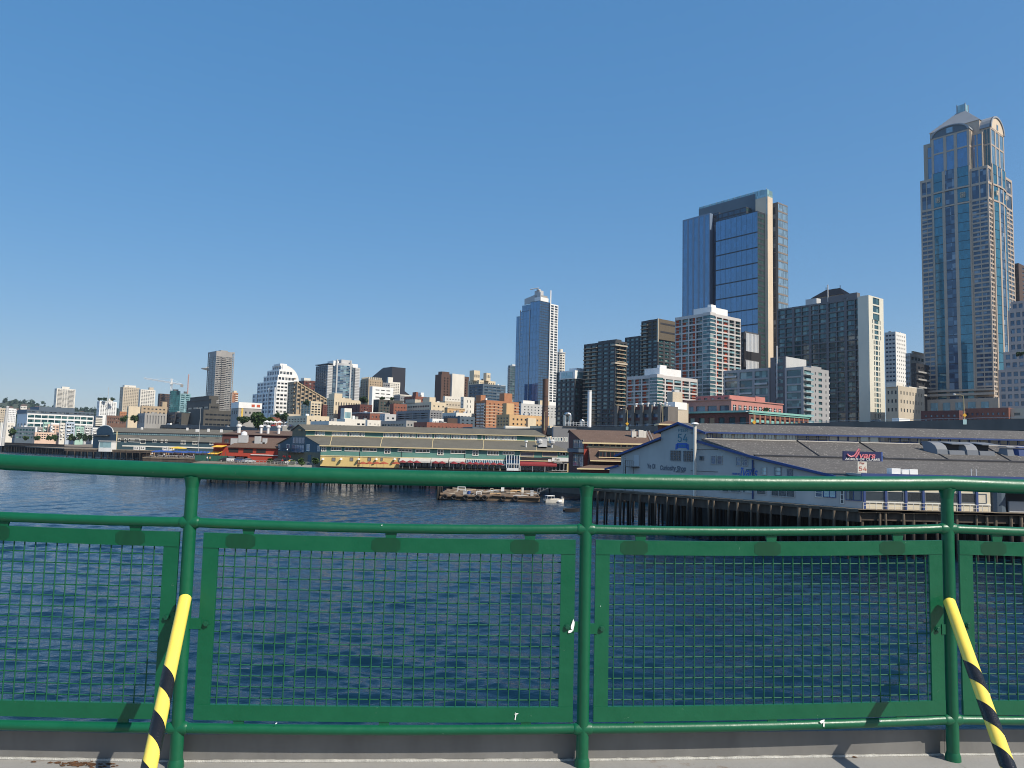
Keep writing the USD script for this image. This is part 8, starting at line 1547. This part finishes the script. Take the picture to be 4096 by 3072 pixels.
c = at(21, 1628, 645); t = thing('mast', 'thick pale grey tapering mast at the far left on the waterfront', 'mast', (c[0], c[1], 5)); put(t, 'pole', MB().tube([(0, 0, 0), (2.0, 0, c[2] - 5)], [1.5, 1.05], 12).out(), 'pale_grey', smooth=50); put(t, 'cap', MB().lathe([(1.2, 0), (1.2, .6), (.6, .9)], 10, (2.0, 0, c[2] - 5)), 'pale_grey')
c = at(8, 1690, 640); t = thing('mast', 'thinner white mast beside the thick grey one', 'mast', (c[0], c[1], 5)); put(t, 'pole', MB().tube([(0, 0, 0), (.8, 0, c[2] - 5)], [.6, .4], 8), 'white_paint'); put(t, 'spreader', MB().box(-1.6, 2.6, -.2, .2, c[2] - 18, c[2] - 17.4), 'white_paint')

# ---------------------------------------------------------------- trees
def LEAF(key, a, b, tr=.25):
    _mat(key, {'g': ('geometry', {}), 'c': ('mix_color', {'a': a, 'b': b}), 'd': ('principled_bsdf', {'roughness': .6, 'specular_ior_level': .3}), 't': ('translucent_bsdf', {}), 'm': ('mix_closure', {'fac': tr})},
         [('g.random_per_island', 'c.fac'), ('c.result', 'd.base_color'), ('c.result', 't.color'), ('d.BSDF', 'm.closure1'), ('t.BSDF', 'm.closure2')], 'm.closure')
LEAF('leaf_green', (.045, .085, .022), (.11, .17, .05)); LEAF('leaf_dark', (.035, .065, .024), (.08, .12, .045)); LEAF('leaf_yellow', (.10, .12, .015), (.24, .22, .03)); M('bark', (.09, .07, .05), .9, .25, 1)
def leaves(c, R, n, sz, seed, clumps=9):
    """Leaf-sized faces gathered in uneven clumps over a crown."""
    g = np.random.default_rng(seed); cc = g.normal(size=(clumps, 3)); cc /= np.linalg.norm(cc, axis=1)[:, None]; cc = cc * (.62 * g.random((clumps, 1)) ** .4) * R; rr = (.30 + .26 * g.random(clumps)) * np.min(R)
    k = g.integers(0, clumps, n); d = g.normal(size=(n, 3)); d /= np.linalg.norm(d, axis=1)[:, None]; p = np.array(c) + cc[k] + d * (rr[k] * (.55 + .5 * g.random(n)))[:, None]
    a = g.normal(size=(n, 3)); a /= np.linalg.norm(a, axis=1)[:, None]; b = np.cross(a, g.normal(size=(n, 3))); b /= np.linalg.norm(b, axis=1)[:, None]; s = sz * (.6 + .8 * g.random((n, 1)))
    return np.stack([p - a * s - b * s * .6, p + a * s - b * s * .6, p + a * s + b * s * .6, p - a * s + b * s * .6], 1).reshape(-1, 3), np.arange(4 * n).reshape(-1, 4)
def tree(px0, px1, py0, py1, Y, label, leaf='leaf_green', n=900, sz=.5, name='tree', zb=None, group=None, seed=None, cl=10):
    c = at((px0 + px1) / 2, py1, Y); w = (px1 - px0) / 2 / 3050 * Y; h = (py1 - py0) / 3050 * Y; z0 = c[2] if zb is None else zb; t = thing(name, label, 'tree', (c[0], c[1], z0), group=group); top = c[2] + h - z0; H = h * .82; R = np.array([w, w * .9, H / 2]) * 1.2
    put(t, 'crown', leaves((0, 0, top - H / 2), R * 1.15, n, sz, seed or int(px0 * 7 + py0), cl), leaf); mb = MB().tube([(0, 0, 0), (w * .03, 0, top * .5), (0, 0, top * .8)], [max(.12, w * .09), max(.1, w * .06), .05], 6); g = random.Random(int(px0))
    for k in range(4): a = g.uniform(0, 6.28); mb.tube([(0, 0, top * (.4 + .08 * k)), (w * .6 * math.cos(a), w * .6 * math.sin(a), top * (.65 + .06 * k))], [max(.08, w * .045), .03], 5)
    put(t, 'trunk', mb, 'bark'); return t
tree(1003, 1062, 1648, 1722, 470, 'biggest dark green round tree, left of the green shed', 'leaf_green', 2600, .55, cl=16); tree(1050, 1092, 1660, 1722, 480, 'dark green tree leaning on the right of the biggest tree', 'leaf_green', 1400, .5); tree(938, 1002, 1662, 1698, 520, 'low spreading tree left of the biggest round tree', 'leaf_dark', 1100, .5); tree(1095, 1120, 1652, 1672, 500, 'small palm like tree below the white terraced tower', 'leaf_dark', 400, .5); tree(1118, 1150, 1655, 1690, 500, 'dark bushy tree before the low cream block', 'leaf_dark', 600, .5)
for i, (a, b_, c, d) in enumerate(((26, 64, 1715, 1752), (92, 112, 1744, 1762), (135, 160, 1742, 1762), (184, 206, 1744, 1764), (206, 232, 1742, 1764), (272, 292, 1738, 1766), (290, 300, 1746, 1766), (306, 328, 1730, 1766), (330, 352, 1736, 1768), (352, 366, 1738, 1768))):
    tree(a, b_, c, d, 752, ('green street tree at the left end of the waterfront row', 'small street tree below the pastel row, second from the left', 'round street tree under the salmon terraces', 'street tree right of the salmon terraces', 'wide street tree before the beige block of the pastel row', 'street tree left of the pointed trees', 'thin young tree beside the pointed trees', 'tall pointed dark tree before the white gabled blocks', 'second pointed dark tree before the gabled blocks', 'last pointed tree next to the arched shed')[i], 'leaf_dark' if i > 5 else 'leaf_green', 500, .6)
tree(480, 505, 1660, 1690, 740, 'olive tree at the right end of the brown warehouse', 'leaf_green', 500, .6); tree(522, 552, 1662, 1692, 735, 'bright green tree left of the grey ribbed hall', 'leaf_green', 600, .6); tree(545, 562, 1658, 1690, 738, 'dark slim tree touching the grey ribbed hall', 'leaf_dark', 400, .6)
tree(1437, 1471, 1586, 1614, 560, 'dark green tree behind the plain cream low wing', 'leaf_dark', 700, .5); tree(1515, 1545, 1589, 1600, 545, 'bush on the roof of the olive grey block', 'leaf_dark', 350, .4); tree(1555, 1580, 1590, 1600, 542, 'second bush on the roof of the olive grey block', 'leaf_dark', 350, .4); tree(1212, 1240, 1600, 1625, 536, 'climbing greenery on the teal corner block', 'leaf_dark', 400, .4); tree(2208, 2244, 1710, 1724, 315, 'yellow green shrub before the cream low building', 'leaf_yellow', 450, .3); tree(3505, 3545, 1694, 1706, 268, 'dark hedge on the viaduct side below the big condominium', 'leaf_green', 400, .3); tree(3545, 3610, 1688, 1706, 270, 'yellow green shrub beside the dark hedge', 'leaf_yellow', 600, .3); tree(4062, 4100, 1408, 1426, 395, 'shrub on a terrace of the stepped pink building', 'leaf_dark', 300, .4); tree(2560 + 492, 3075, 1630, 1650, 345, 'small red green shrub on the ledge of the pink building', 'leaf_dark', 200, .25)
for i, (x0, x1) in enumerate(((388, 408), (410, 430), (440, 458))):
    tree(x0, x1, 1591, 1604, 1302, ('left roof tree on the small white tower', 'middle roof tree on the small white tower', 'right roof tree on the small white tower')[i], 'leaf_dark', 260, .9)
for i, (px, py, Y) in enumerate(((1075, 1856, YP + 14), (1168, 1862, YP + 2), (1205, 1855, Y1 - 5), (1258, 1852, Y1 - 3))):
    tree(px - 14, px + 16, py - 22, py + 6, Y, ('green shrub beside the parked cars', 'small conical shrub near the left end of the promenade', 'low green bush before the dark blue gable', 'leafy shrub at the corner of the green shed')[i], 'leaf_green', 350, .22, zb=DK)

# ---------------------------------------------------------------- far hill with woods and houses
hx = np.linspace(-160, 640, 60); hy = np.array([0, .25, .5, .75, 1.0]); sk = np.interp(hx, [-160, 0, 60, 130, 200, 260, 330, 420, 520, 640], [1605, 1612, 1598, 1618, 1628, 1640, 1640, 1642, 1650, 1690])
rows = []
for f in hy: rows.append([at(x, y + (1712 - y) * (1 - f), 2300 + 500 * f) for x, y in zip(hx, sk)])
rows = np.array(rows); n_, m_ = rows.shape[:2]; i_, j_ = np.meshgrid(np.arange(n_ - 1), np.arange(m_ - 1), indexing='ij'); M('hill_green', (.05, .065, .035), .95, .35, .01)
put('/World', 'hill', (rows.reshape(-1, 3), np.stack([i_ * m_ + j_, i_ * m_ + j_ + 1, (i_ + 1) * m_ + j_ + 1, (i_ + 1) * m_ + j_], -1).reshape(-1, 4)), 'hill_green', kind='structure')
V, Fc, nb = [], [], 0; g = np.random.default_rng(4)
for k in range(230):
    i, j = g.random() ** .6 * (n_ - 1.01), g.random() * (m_ - 1.01); i0, j0 = int(i), int(j); p = rows[i0, j0] + (rows[i0 + 1, j0] - rows[i0, j0]) * (i - i0) + (rows[i0, j0 + 1] - rows[i0, j0]) * (j - j0); r = g.uniform(7, 15); v, f = leaves(p + [0, 0, r * .5], np.array([r, r, r * g.uniform(.9, 1.5)]), 90, 2.0, 900 + k, 6); V.append(v); Fc.append(f + nb); nb += len(v)
put('/World', 'hillside_wood', (np.vstack(V), np.vstack(Fc)), 'leaf_dark', kind='stuff', label='dark green woods covering the far hill at the left', cat='woods')
for k, (px, py, mt, lb) in enumerate(((40, 1632, 'warm_white', 'pale house among the trees, left part of the far hill'), (95, 1624, 'warm_white', 'pale house below the highest trees of the far hill'), (70, 1640, 'beige', 'beige house low on the far hill'), (150, 1630, 'warm_white', 'white house near the middle of the far hill'), (182, 1634, 'orange_tan', 'tan house left of the banded apartment tower'), (120, 1640, 'white_paint', 'white block low on the far hill'), (325, 1652, 'warm_white', 'pale house right of the banded apartment tower'))):
    p = at(px, py + 6, 2250); t = thing('house', lb, 'house', p - [0, 0, 6], 35); put(t, 'walls', MB().box(-8, 8, -6, 6, 0, 11), mt); put(t, 'roof', MB().hexa([(-9, -7, 11), (9, -7, 11), (9, 7, 11), (-9, 7, 11)], [(-6, -.5, 15), (6, -.5, 15), (6, .5, 15), (-6, .5, 15)]), 'roof_brown')
    for q in range(4): put(t, 'window', MB().quad((-6.5 + 3.5 * q, -6.05, 4), (-4.5 + 3.5 * q, -6.05, 4), (-4.5 + 3.5 * q, -6.05, 8), (-6.5 + 3.5 * q, -6.05, 8)), 'win_dark')

# ---------------------------------------------------------------- cars
for nm, rgb in (('car_white', (.72, .72, .70)), ('car_black', (.015, .015, .018)), ('car_blue', (.04, .07, .14)), ('car_silver', (.42, .45, .48)), ('car_red', (.40, .03, .03)), ('car_yellow', (.7, .5, .05))): M(nm, rgb, .25, .03, 1, spec=.7)
def car(p, rz, paint, label, suv=False, group=None):
    t = thing('car', label, 'car', p, rz, group); h = .25 if suv else 0; L = 2.2
    prof = [(-L, .45), (-L, .85 + h * .6), (-L + .25, 1.0 + h), (-1.35, 1.05 + h), (1.0, 1.0 + h * .8), (L - .1, .85 + h * .5), (L, .6), (L, .38), (-L, .38)]
    def ext(pr, w, mt, nm, taper=0.0):
        n = len(pr); v = [(x, -w + taper * max(0, z - 1), z) for x, z in pr] + [(x, w - taper * max(0, z - 1), z) for x, z in pr]; c = len(v); x0 = np.mean(pr, axis=0)
        v += [(x0[0], -w, x0[1]), (x0[0], w, x0[1])]; f = [[i, n + i, n + (i + 1) % n, (i + 1) % n] for i in range(n)] + [[i, (i + 1) % n, c, c] for i in range(n)] + [[n + (i + 1) % n, n + i, c + 1, c + 1] for i in range(n)]
        put(t, nm, MB().add(v, f), mt)
    ext(prof, .86, paint, 'body'); ext([(-1.7 if suv else -1.35, 1.02 + h), (-1.45 if suv else -.85, 1.46 + h), (.15, 1.48 + h), (.95, 1.0 + h)], .80, 'win_black', 'windows', .25); ext([(-1.40 if suv else -.82, 1.462 + h), (-1.35 if suv else -.75, 1.52 + h), (.1, 1.54 + h), (.18, 1.482 + h)], .70, paint, 'roof')
    for x in (-1.35, 1.4):
        for y in (-.80, .80): w = put(t, 'wheel', MB().tube([(x, y - .1, .33), (x, y + .1, .33)], .33, 12), 'tyre'); put(w, 'rim', MB().tube([(x, y + math.copysign(.1, y), .33), (x, y + math.copysign(.12, y), .33)], .2, 8), 'pale_grey')
    for y in (-.6, .6): put(t, 'headlight', MB().box(L - .02, L + .02, y - .18, y + .18, .62, .75), 'steel_white'); put(t, 'tail_light', MB().box(-L - .02, -L + .02, y - .18, y + .18, .7, .86), 'car_red')
    return t
for px, py, Y, rz, paint, suv, lb in ((903, 1850, YP + 16, 15, 'car_black', False, 'black car parked leftmost before the green fence'), (929, 1849, YP + 15, 78, 'car_white', True, 'white tall car parked second from the left before the fence'), (964, 1853, YP + 12, 60, 'car_blue', True, 'dark blue car parked in the middle of the row'), (994, 1855, YP + 11, 62, 'car_silver', False, 'silver blue car at the right of the fence row'), (1118, 1857, YP + 9, 10, 'car_black', True, 'black tall car parked left of the dark blue gable'), (1168, 1858, YP + 9, 12, 'car_white', False, 'white car parked before the dark blue gable'), (1145, 1853, YP + 14, 12, 'car_black', False, 'dark car half hidden behind the white car')):
    q = at(px, py, Y); car((q[0], q[1], DK), rz, paint, lb, suv)
for t_, o, rz, paint, suv, lb in ((640, 3, 141, 'car_white', True, 'white car on the viaduct behind the arched shed'), (570, 4, 141, 'car_silver', False, 'silver car on the viaduct below the grey ribbed hall'), (520, 3, 141, 'car_red', False, 'red car on the viaduct below the stepped office'), (430, 3, 141, 'car_white', True, 'white car on the viaduct below the dark stepped office corner'), (400, 5, 141, 'car_black', True, 'black car on the viaduct left of the round trees'), (-30, 3, 141, 'car_black', False, 'black car on the viaduct before the copper corniced building'), (-75, 3, 141, 'car_silver', True, 'silver car on the viaduct right of the copper corniced building')):
    p = VP0 + VD * t_ + UD * o; car((p[0], p[1], vz(t_) - 1.08), rz, paint, lb, suv)
def van(p, rz, label):
    t = thing('van', label, 'van', p, rz); put(t, 'body', MB().hexa([(-3.4, -1, .5), (2.2, -1, .5), (2.2, 1, .5), (-3.4, 1, .5)], [(-3.4, -1, 2.9), (2.0, -1, 2.9), (2.0, 1, 2.9), (-3.4, 1, 2.9)]), 'car_white'); put(t, 'cab', MB().hexa([(2.21, -.95, .5), (3.4, -.95, .5), (3.4, .95, .5), (2.21, .95, .5)], [(2.21, -.9, 2.3), (2.7, -.9, 2.3), (2.7, .9, 2.3), (2.21, .9, 2.3)]), 'car_white'); put(t, 'windscreen', MB().quad((3.32, -.8, 1.2), (3.32, .8, 1.2), (2.8, .8, 2.2), (2.8, -.8, 2.2)), 'win_black')
    for x in (-2.2, 2.4):
        for y in (-.9, .9): put(t, 'wheel', MB().tube([(x, y - .12, .42), (x, y + .12, .42)], .42, 12), 'tyre')
for t_, lb in ((365, 'white delivery van on the viaduct left of the green shed'), (590, 'long white van on the viaduct behind the dark blue shed')): p = VP0 + VD * t_ + UD * 3; van((p[0], p[1], vz(t_) - 1.08), 141, lb)
# terrace car park with white tents
simple('parking_terrace', 'concrete parking terrace with white tents above the red sheds', 1130, 1704, 440, 1052, 1225, 'concrete_grey', None, None, 1712)
_gz = at(1130, 1703, 440)[2]
for k, px in enumerate((1068, 1084, 1100, 1118, 1150, 1176)):
    q = at(px, 1702, 448 + (k % 3) * 4); t = thing('market_tent', ('white tent', 'white tent', 'white tent')[0] + (' at the left end of the parking terrace', ' second from the left on the parking terrace', ' third from the left on the parking terrace', ' in the middle of the parking terrace', ' right of the middle of the parking terrace', ' at the right end of the parking terrace')[k], 'tent', (q[0], q[1], _gz)); put(t, 'roof', MB().hexa([(-1.6, -1.6, 2), (1.6, -1.6, 2), (1.6, 1.6, 2), (-1.6, 1.6, 2)], [(-.1, -.1, 3.1), (.1, -.1, 3.1), (.1, .1, 3.1), (-.1, .1, 3.1)]), 'white_paint'); [put(t, 'pole', MB().tube([(x, y, -.5), (x, y, 2)], .06, 4), 'steel_white') for x in (-1.5, 1.5) for y in (-1.5, 1.5)]
for k, px in enumerate((1060, 1093, 1130, 1142, 1163, 1190)):
    q = at(px, 1706, 443 + (k % 2)); car((q[0], q[1], _gz - .6), 100, ('car_white', 'car_red', 'car_silver', 'car_white', 'car_blue', 'car_silver')[k], ('white car on the parking terrace, leftmost', 'red car on the parking terrace', 'silver car in the middle of the parking terrace', 'white car in the middle of the parking terrace', 'dark blue car on the parking terrace', 'silver car at the right of the parking terrace')[k])
# ---------------------------------------------------------------- parasols, flower lamps, tables, people
def parasol(p, r, h, mt, label=None, group=None, closed=False):
    t = thing('parasol', label, 'parasol', p, rng.uniform(0, 40), group); put(t, 'pole', MB().tube([(0, 0, 0), (0, 0, h)], .035, 5), 'steel_white')
    if closed: put(t, 'canopy', MB().lathe([(.1, h - 1.9), (.22, h - 1.6), (.12, h - .5), (.03, h)], 8), mt)
    else: put(t, 'canopy', MB().lathe([(r, h - .75), (r * .98, h - .58), (r * .5, h - .28), (.05, h)], 8), mt)
    return t
_g = 'blue parasols crowded over the dining pier tables'
for k in range(18):
    px = 622 + 14.0 * k; Y = 303 + (k * 7 % 4) * 5; q = at(px, 1812, Y); p0 = parasol((q[0], q[1], DK), 1.7, 2.7, 'umbrella_blue', 'blue parasol among many over the dining pier tables', _g)
q = at(710, 1795, 318); parasol((q[0], q[1], DK), 3.6, q[2] - DK + .9, 'umbrella_yellow', 'big yellow parasol above the blue ones on the dining pier')
for px, lb in ((1452, 'leftmost of the orange red parasols before the yellow wall'), (1479, 'second orange red parasol from the left before the yellow wall'), (1507, 'third orange red parasol before the yellow wall'), (1535, 'fourth orange red parasol before the yellow wall'), (1584, 'orange red parasol left of the grey awnings')): q = at(px, 1850, Y1 - 4.5); parasol((q[0], q[1], DK), 1.5, zpx(q[:2], 1846) - DK, 'parasol_orange', lb)
q = at(1432, 1850, Y1 - 4); parasol((q[0], q[1], DK), 1, zpx(q[:2], 1842) - DK, 'umbrella_red', 'closed red parasol left of the orange parasols', closed=True)
_g = 'red parasols under the awnings of the green shed'
for px in (1611, 1640, 1667, 1742, 1768, 1815, 1850, 1880, 1903, 1926, 1950, 1974, 2000): q = at(px, 1856, Y1 - 4.2); parasol((q[0], q[1], DK), 1.25, 2.5, 'umbrella_red', 'red parasol under the awnings of the green shed', _g)
M('flower_red', (.42, .06, .05), .9, .4, 6); LEAF('petals', (.30, .03, .03), (.50, .16, .10))
for i, (px, py) in enumerate(((1383, 1834), (1547, 1838), (1749, 1842), (1948, 1847), (2144, 1850), (2258, 1862), (1148, 1826))):
    q = at(px, py, YP + 2.2); o = thing('flower_lamp_post', ('dark lamp post with red flower baskets at the left of the yellow wall', 'dark lamp post with red flower baskets at the right of the yellow wall', 'lamp post with red flowers before the grey awnings', 'lamp post with red flowers before the glass canopy', 'lamp post with red flowers before the red awning', 'lamp post with red flowers left of the brown building', 'lamp post with red flowers before the dark blue gable')[i], 'lamp post', (q[0], q[1], DK)); H = zpx(q[:2], py - 24) - DK; zb_ = q[2] - DK
    put(o, 'pole', MB().tube([(0, 0, 0), (0, 0, H)], [.08, .05], 6), 'near_black'); put(o, 'lamp', MB().lathe([(.08, 0), (.22, .15), (.2, .4), (.05, .5)], 8, (0, 0, H)), 'steel_white')
    for s in (-1, 1): put(o, 'flower_basket', leaves((s * .75, 0, zb_), np.array([.6, .5, .45]), 160, .13, 40 + i * 2 + s, 5), 'petals'); put(o, 'bracket', MB().tube([(0, 0, zb_ + .5), (s * .75, 0, zb_ + .4)], .03, 4), 'near_black')
def person(p, rz, shirt, legs, label, skin='skin', sit=False, group=None):
    t = thing('person', label, 'person', p, rz, group); B_ = [((.10, 0, .06), (.10, .02, .48), .065, .075), ((.10, .02, .48), (.09, 0, .88), .075, .10), ((-.10, .06, .06), (-.10, .05, .48), .065, .075), ((-.10, .05, .48), (-.09, 0, .88), .075, .10), ((0, 0, .9), (0, 0, 1.18), .17, .16), ((0, 0, 1.18), (0, 0, 1.42), .17, .17), ((.20, 0, 1.40), (.27, .02, 1.12), .06, .05), ((.27, .02, 1.12), (.24, .12, .88), .05, .04), ((-.20, 0, 1.40), (-.27, .02, 1.12), .06, .05), ((-.27, .02, 1.12), (-.25, .10, .88), .05, .04), ((0, 0, 1.42), (0, .01, 1.56), .07, .06)]
    def limb(i, grow=0.0): a, b, r0, r1 = B_[i]; return MB().tube([np.array(a) - 0, (np.array(a) + b) / 2, b], [r0 + grow, (r0 + r1) / 2 + grow, r1 + grow], 6)
    body = MB()
    for i in range(11): q = limb(i); body.v += q.v; body.f += [f + body.n for f in q.f]; body.n += q.n
    body.lathe([(.03, 1.53), (.085, 1.58), (.105, 1.66), (.10, 1.73), (.05, 1.78)], 9); put(t, 'body', body, skin)
    sh = MB()
    for i in (4, 5, 6, 8): q = limb(i, .018); sh.v += q.v; sh.f += [f + sh.n for f in q.f]; sh.n += q.n
    put(t, 'shirt', sh, shirt); tr = MB()
    for i in (0, 1, 2, 3): q = limb(i, .016); tr.v += q.v; tr.f += [f + tr.n for f in q.f]; tr.n += q.n
    put(t, 'trousers', tr, legs); put(t, 'hair', MB().lathe([(.10, 1.68), (.115, 1.73), (.085, 1.79), (.02, 1.81)], 9), 'dark_brown'); return t
M('skin', (.42, .26, .18), .6, .08, 4)
for i, (px, Y, rz, sh, lg, lb) in enumerate(((1296, YP + 4, 20, 'car_red', 'car_blue', 'person in a red top at the left end of the yellow wall'), (1308, YP + 3, 170, 'white_paint', 'car_black', 'person in a white shirt by the lamp post on the promenade'), (1326, YP + 3.5, 90, 'white_paint', 'beige', 'person in pale clothes sitting out by the yellow wall'), (1380, YP + 4, 30, 'umbrella_red', 'car_black', 'person in red under the flower baskets'), (1397, YP + 4.5, 100, 'car_black', 'car_black', 'person in black right of the flower baskets'), (1412, YP + 3, 60, 'car_blue', 'beige', 'person in a blue shirt left of the closed parasol'), (1434, YP + 3, 200, 'umbrella_red', 'beige', 'person in red beside the closed parasol'), (1484, YP + 4, 10, 'car_black', 'car_blue', 'person in black between the orange parasols'), (1523, YP + 3, 150, 'white_paint', 'car_blue', 'person in white under the fourth orange parasol'), (1553, YP + 3, 80, 'car_blue', 'car_black', 'person in blue under the right flower baskets'), (1563, YP + 3.4, 120, 'awning_grey', 'car_black', 'person in grey left of the grey awnings'), (1708, YP + 3, 30, 'car_black', 'beige', 'person in black under the second grey awning'), (1852, YP + 3, 30, 'white_paint', 'car_black', 'person in white at the end of the grey awnings'), (2225, YP + 3, 10, 'car_black', 'car_black', 'person in black below the white sign board'), (2240, YP + 3.5, 300, 'white_paint', 'car_blue', 'person in white right of the red awning'), (828, 262, 20, 'white_paint', 'car_blue', 'person in white left of the parked cars'), (838, 258, 40, 'orange_tan', 'car_black', 'person in orange beside the parked cars'), (1128, YP + 6, 10, 'car_red', 'car_black', 'person in red beside the black tall car'), (1156, YP + 5, 10, 'car_yellow', 'car_black', 'person in yellow beside the white car'))):
    q = at(px, 1860, Y); person((q[0], q[1], DK), rz, sh, lg, lb)
_g = 'people crowded at the tables of the dining pier'
for k in range(22):
    px = 600 + 8.4 * k + rng.uniform(-3, 3); Y = 301.5 + (k * 5 % 7) * 3; q = at(px, 1820, Y); person((q[0], q[1], DK), rng.uniform(0, 360), rng.choice(('white_paint', 'car_blue', 'umbrella_red', 'awning_grey', 'orange_tan', 'car_black')), rng.choice(('car_black', 'beige', 'car_blue')), 'person among the crowd at the dining pier tables', group=_g)
_g = 'white tables on the dining pier'
for k in range(14):
    px = 606 + 13 * k; q = at(px, 1822, 301 + (k % 3) * 3); t = thing('table', 'white table on the dining pier', 'table', (q[0], q[1], DK), 0, _g); put(t, 'table_top', MB().lathe([(.75, 0), (.78, .02), (.78, .06), (.74, .07)], 10, (0, 0, .72)), 'white_paint'); put(t, 'pedestal', MB().lathe([(.3, 0), (.06, .06), (.05, .72)], 6), 'pale_grey')
rl = thing('promenade_railing', 'thin dark railing round the dining pier', 'railing', (0, 300.2, DK)); x0, x1 = at(570, 1829, 300)[0], at(800, 1833, 300)[0]
for k in range(12): x = x0 + (x1 - x0) * k / 11; put(rl, 'post', MB().box(x - .05, x + .05, 0, .1, 0, 1.1), 'dark_brown')
for z in (.5, 1.05): put(rl, 'rail', MB().box(x0, x1, .02, .08, z - .04, z + .04), 'dark_brown')
rl = thing('promenade_railing', 'pale fence along the broad pier before the parked cars', 'railing', (0, 0, DK)); x0, x1 = at(900, 1862, YP + .6)[0], at(1150, 1866, YP + .6)[0]
for k in range(18): x = x0 + (x1 - x0) * k / 17; put(rl, 'post', MB().box(x - .06, x + .06, YP + 1.7, YP + 1.8, 0, 1.1), 'concrete_grey')
for z in (.5, 1.05): put(rl, 'rail', MB().box(x0, x1, YP + 1.7, YP + 1.77, z - .05, z + .05), 'concrete_grey')
# small boxes and vents along the far ridge lines
for i, (px, py, w, h) in enumerate(((580, 1707, 5, 4), (760, 1710, 6, 4), (800, 1716, 12, 5), (844, 1716, 7, 6), (895, 1718, 8, 6))):
    q = at(px, py + 6, 520); put(t59, 'roof_unit', MB().box(q[0] - o59[0] - w * .085, q[0] - o59[0] + w * .085, 10, 11.5, q[2] - DK - 1, q[2] - DK + h * .17), 'white_paint')

# ---------------------------------------------------------------- the air: a faint haze that pales the far town
usdkit.material(stage, '/World/Looks/haze', {'v': ('principled_volume', {'color': (.80, .88, 1.0), 'density': 0.000045, 'anisotropy': .3})}, [], volume='v.volume'); LK['haze'] = UsdShade.Material.Get(stage, '/World/Looks/haze')
put('/World', 'haze', MB().box(-4500, 4500, -900, 4200, -1.0, 420), 'haze', kind='stuff')
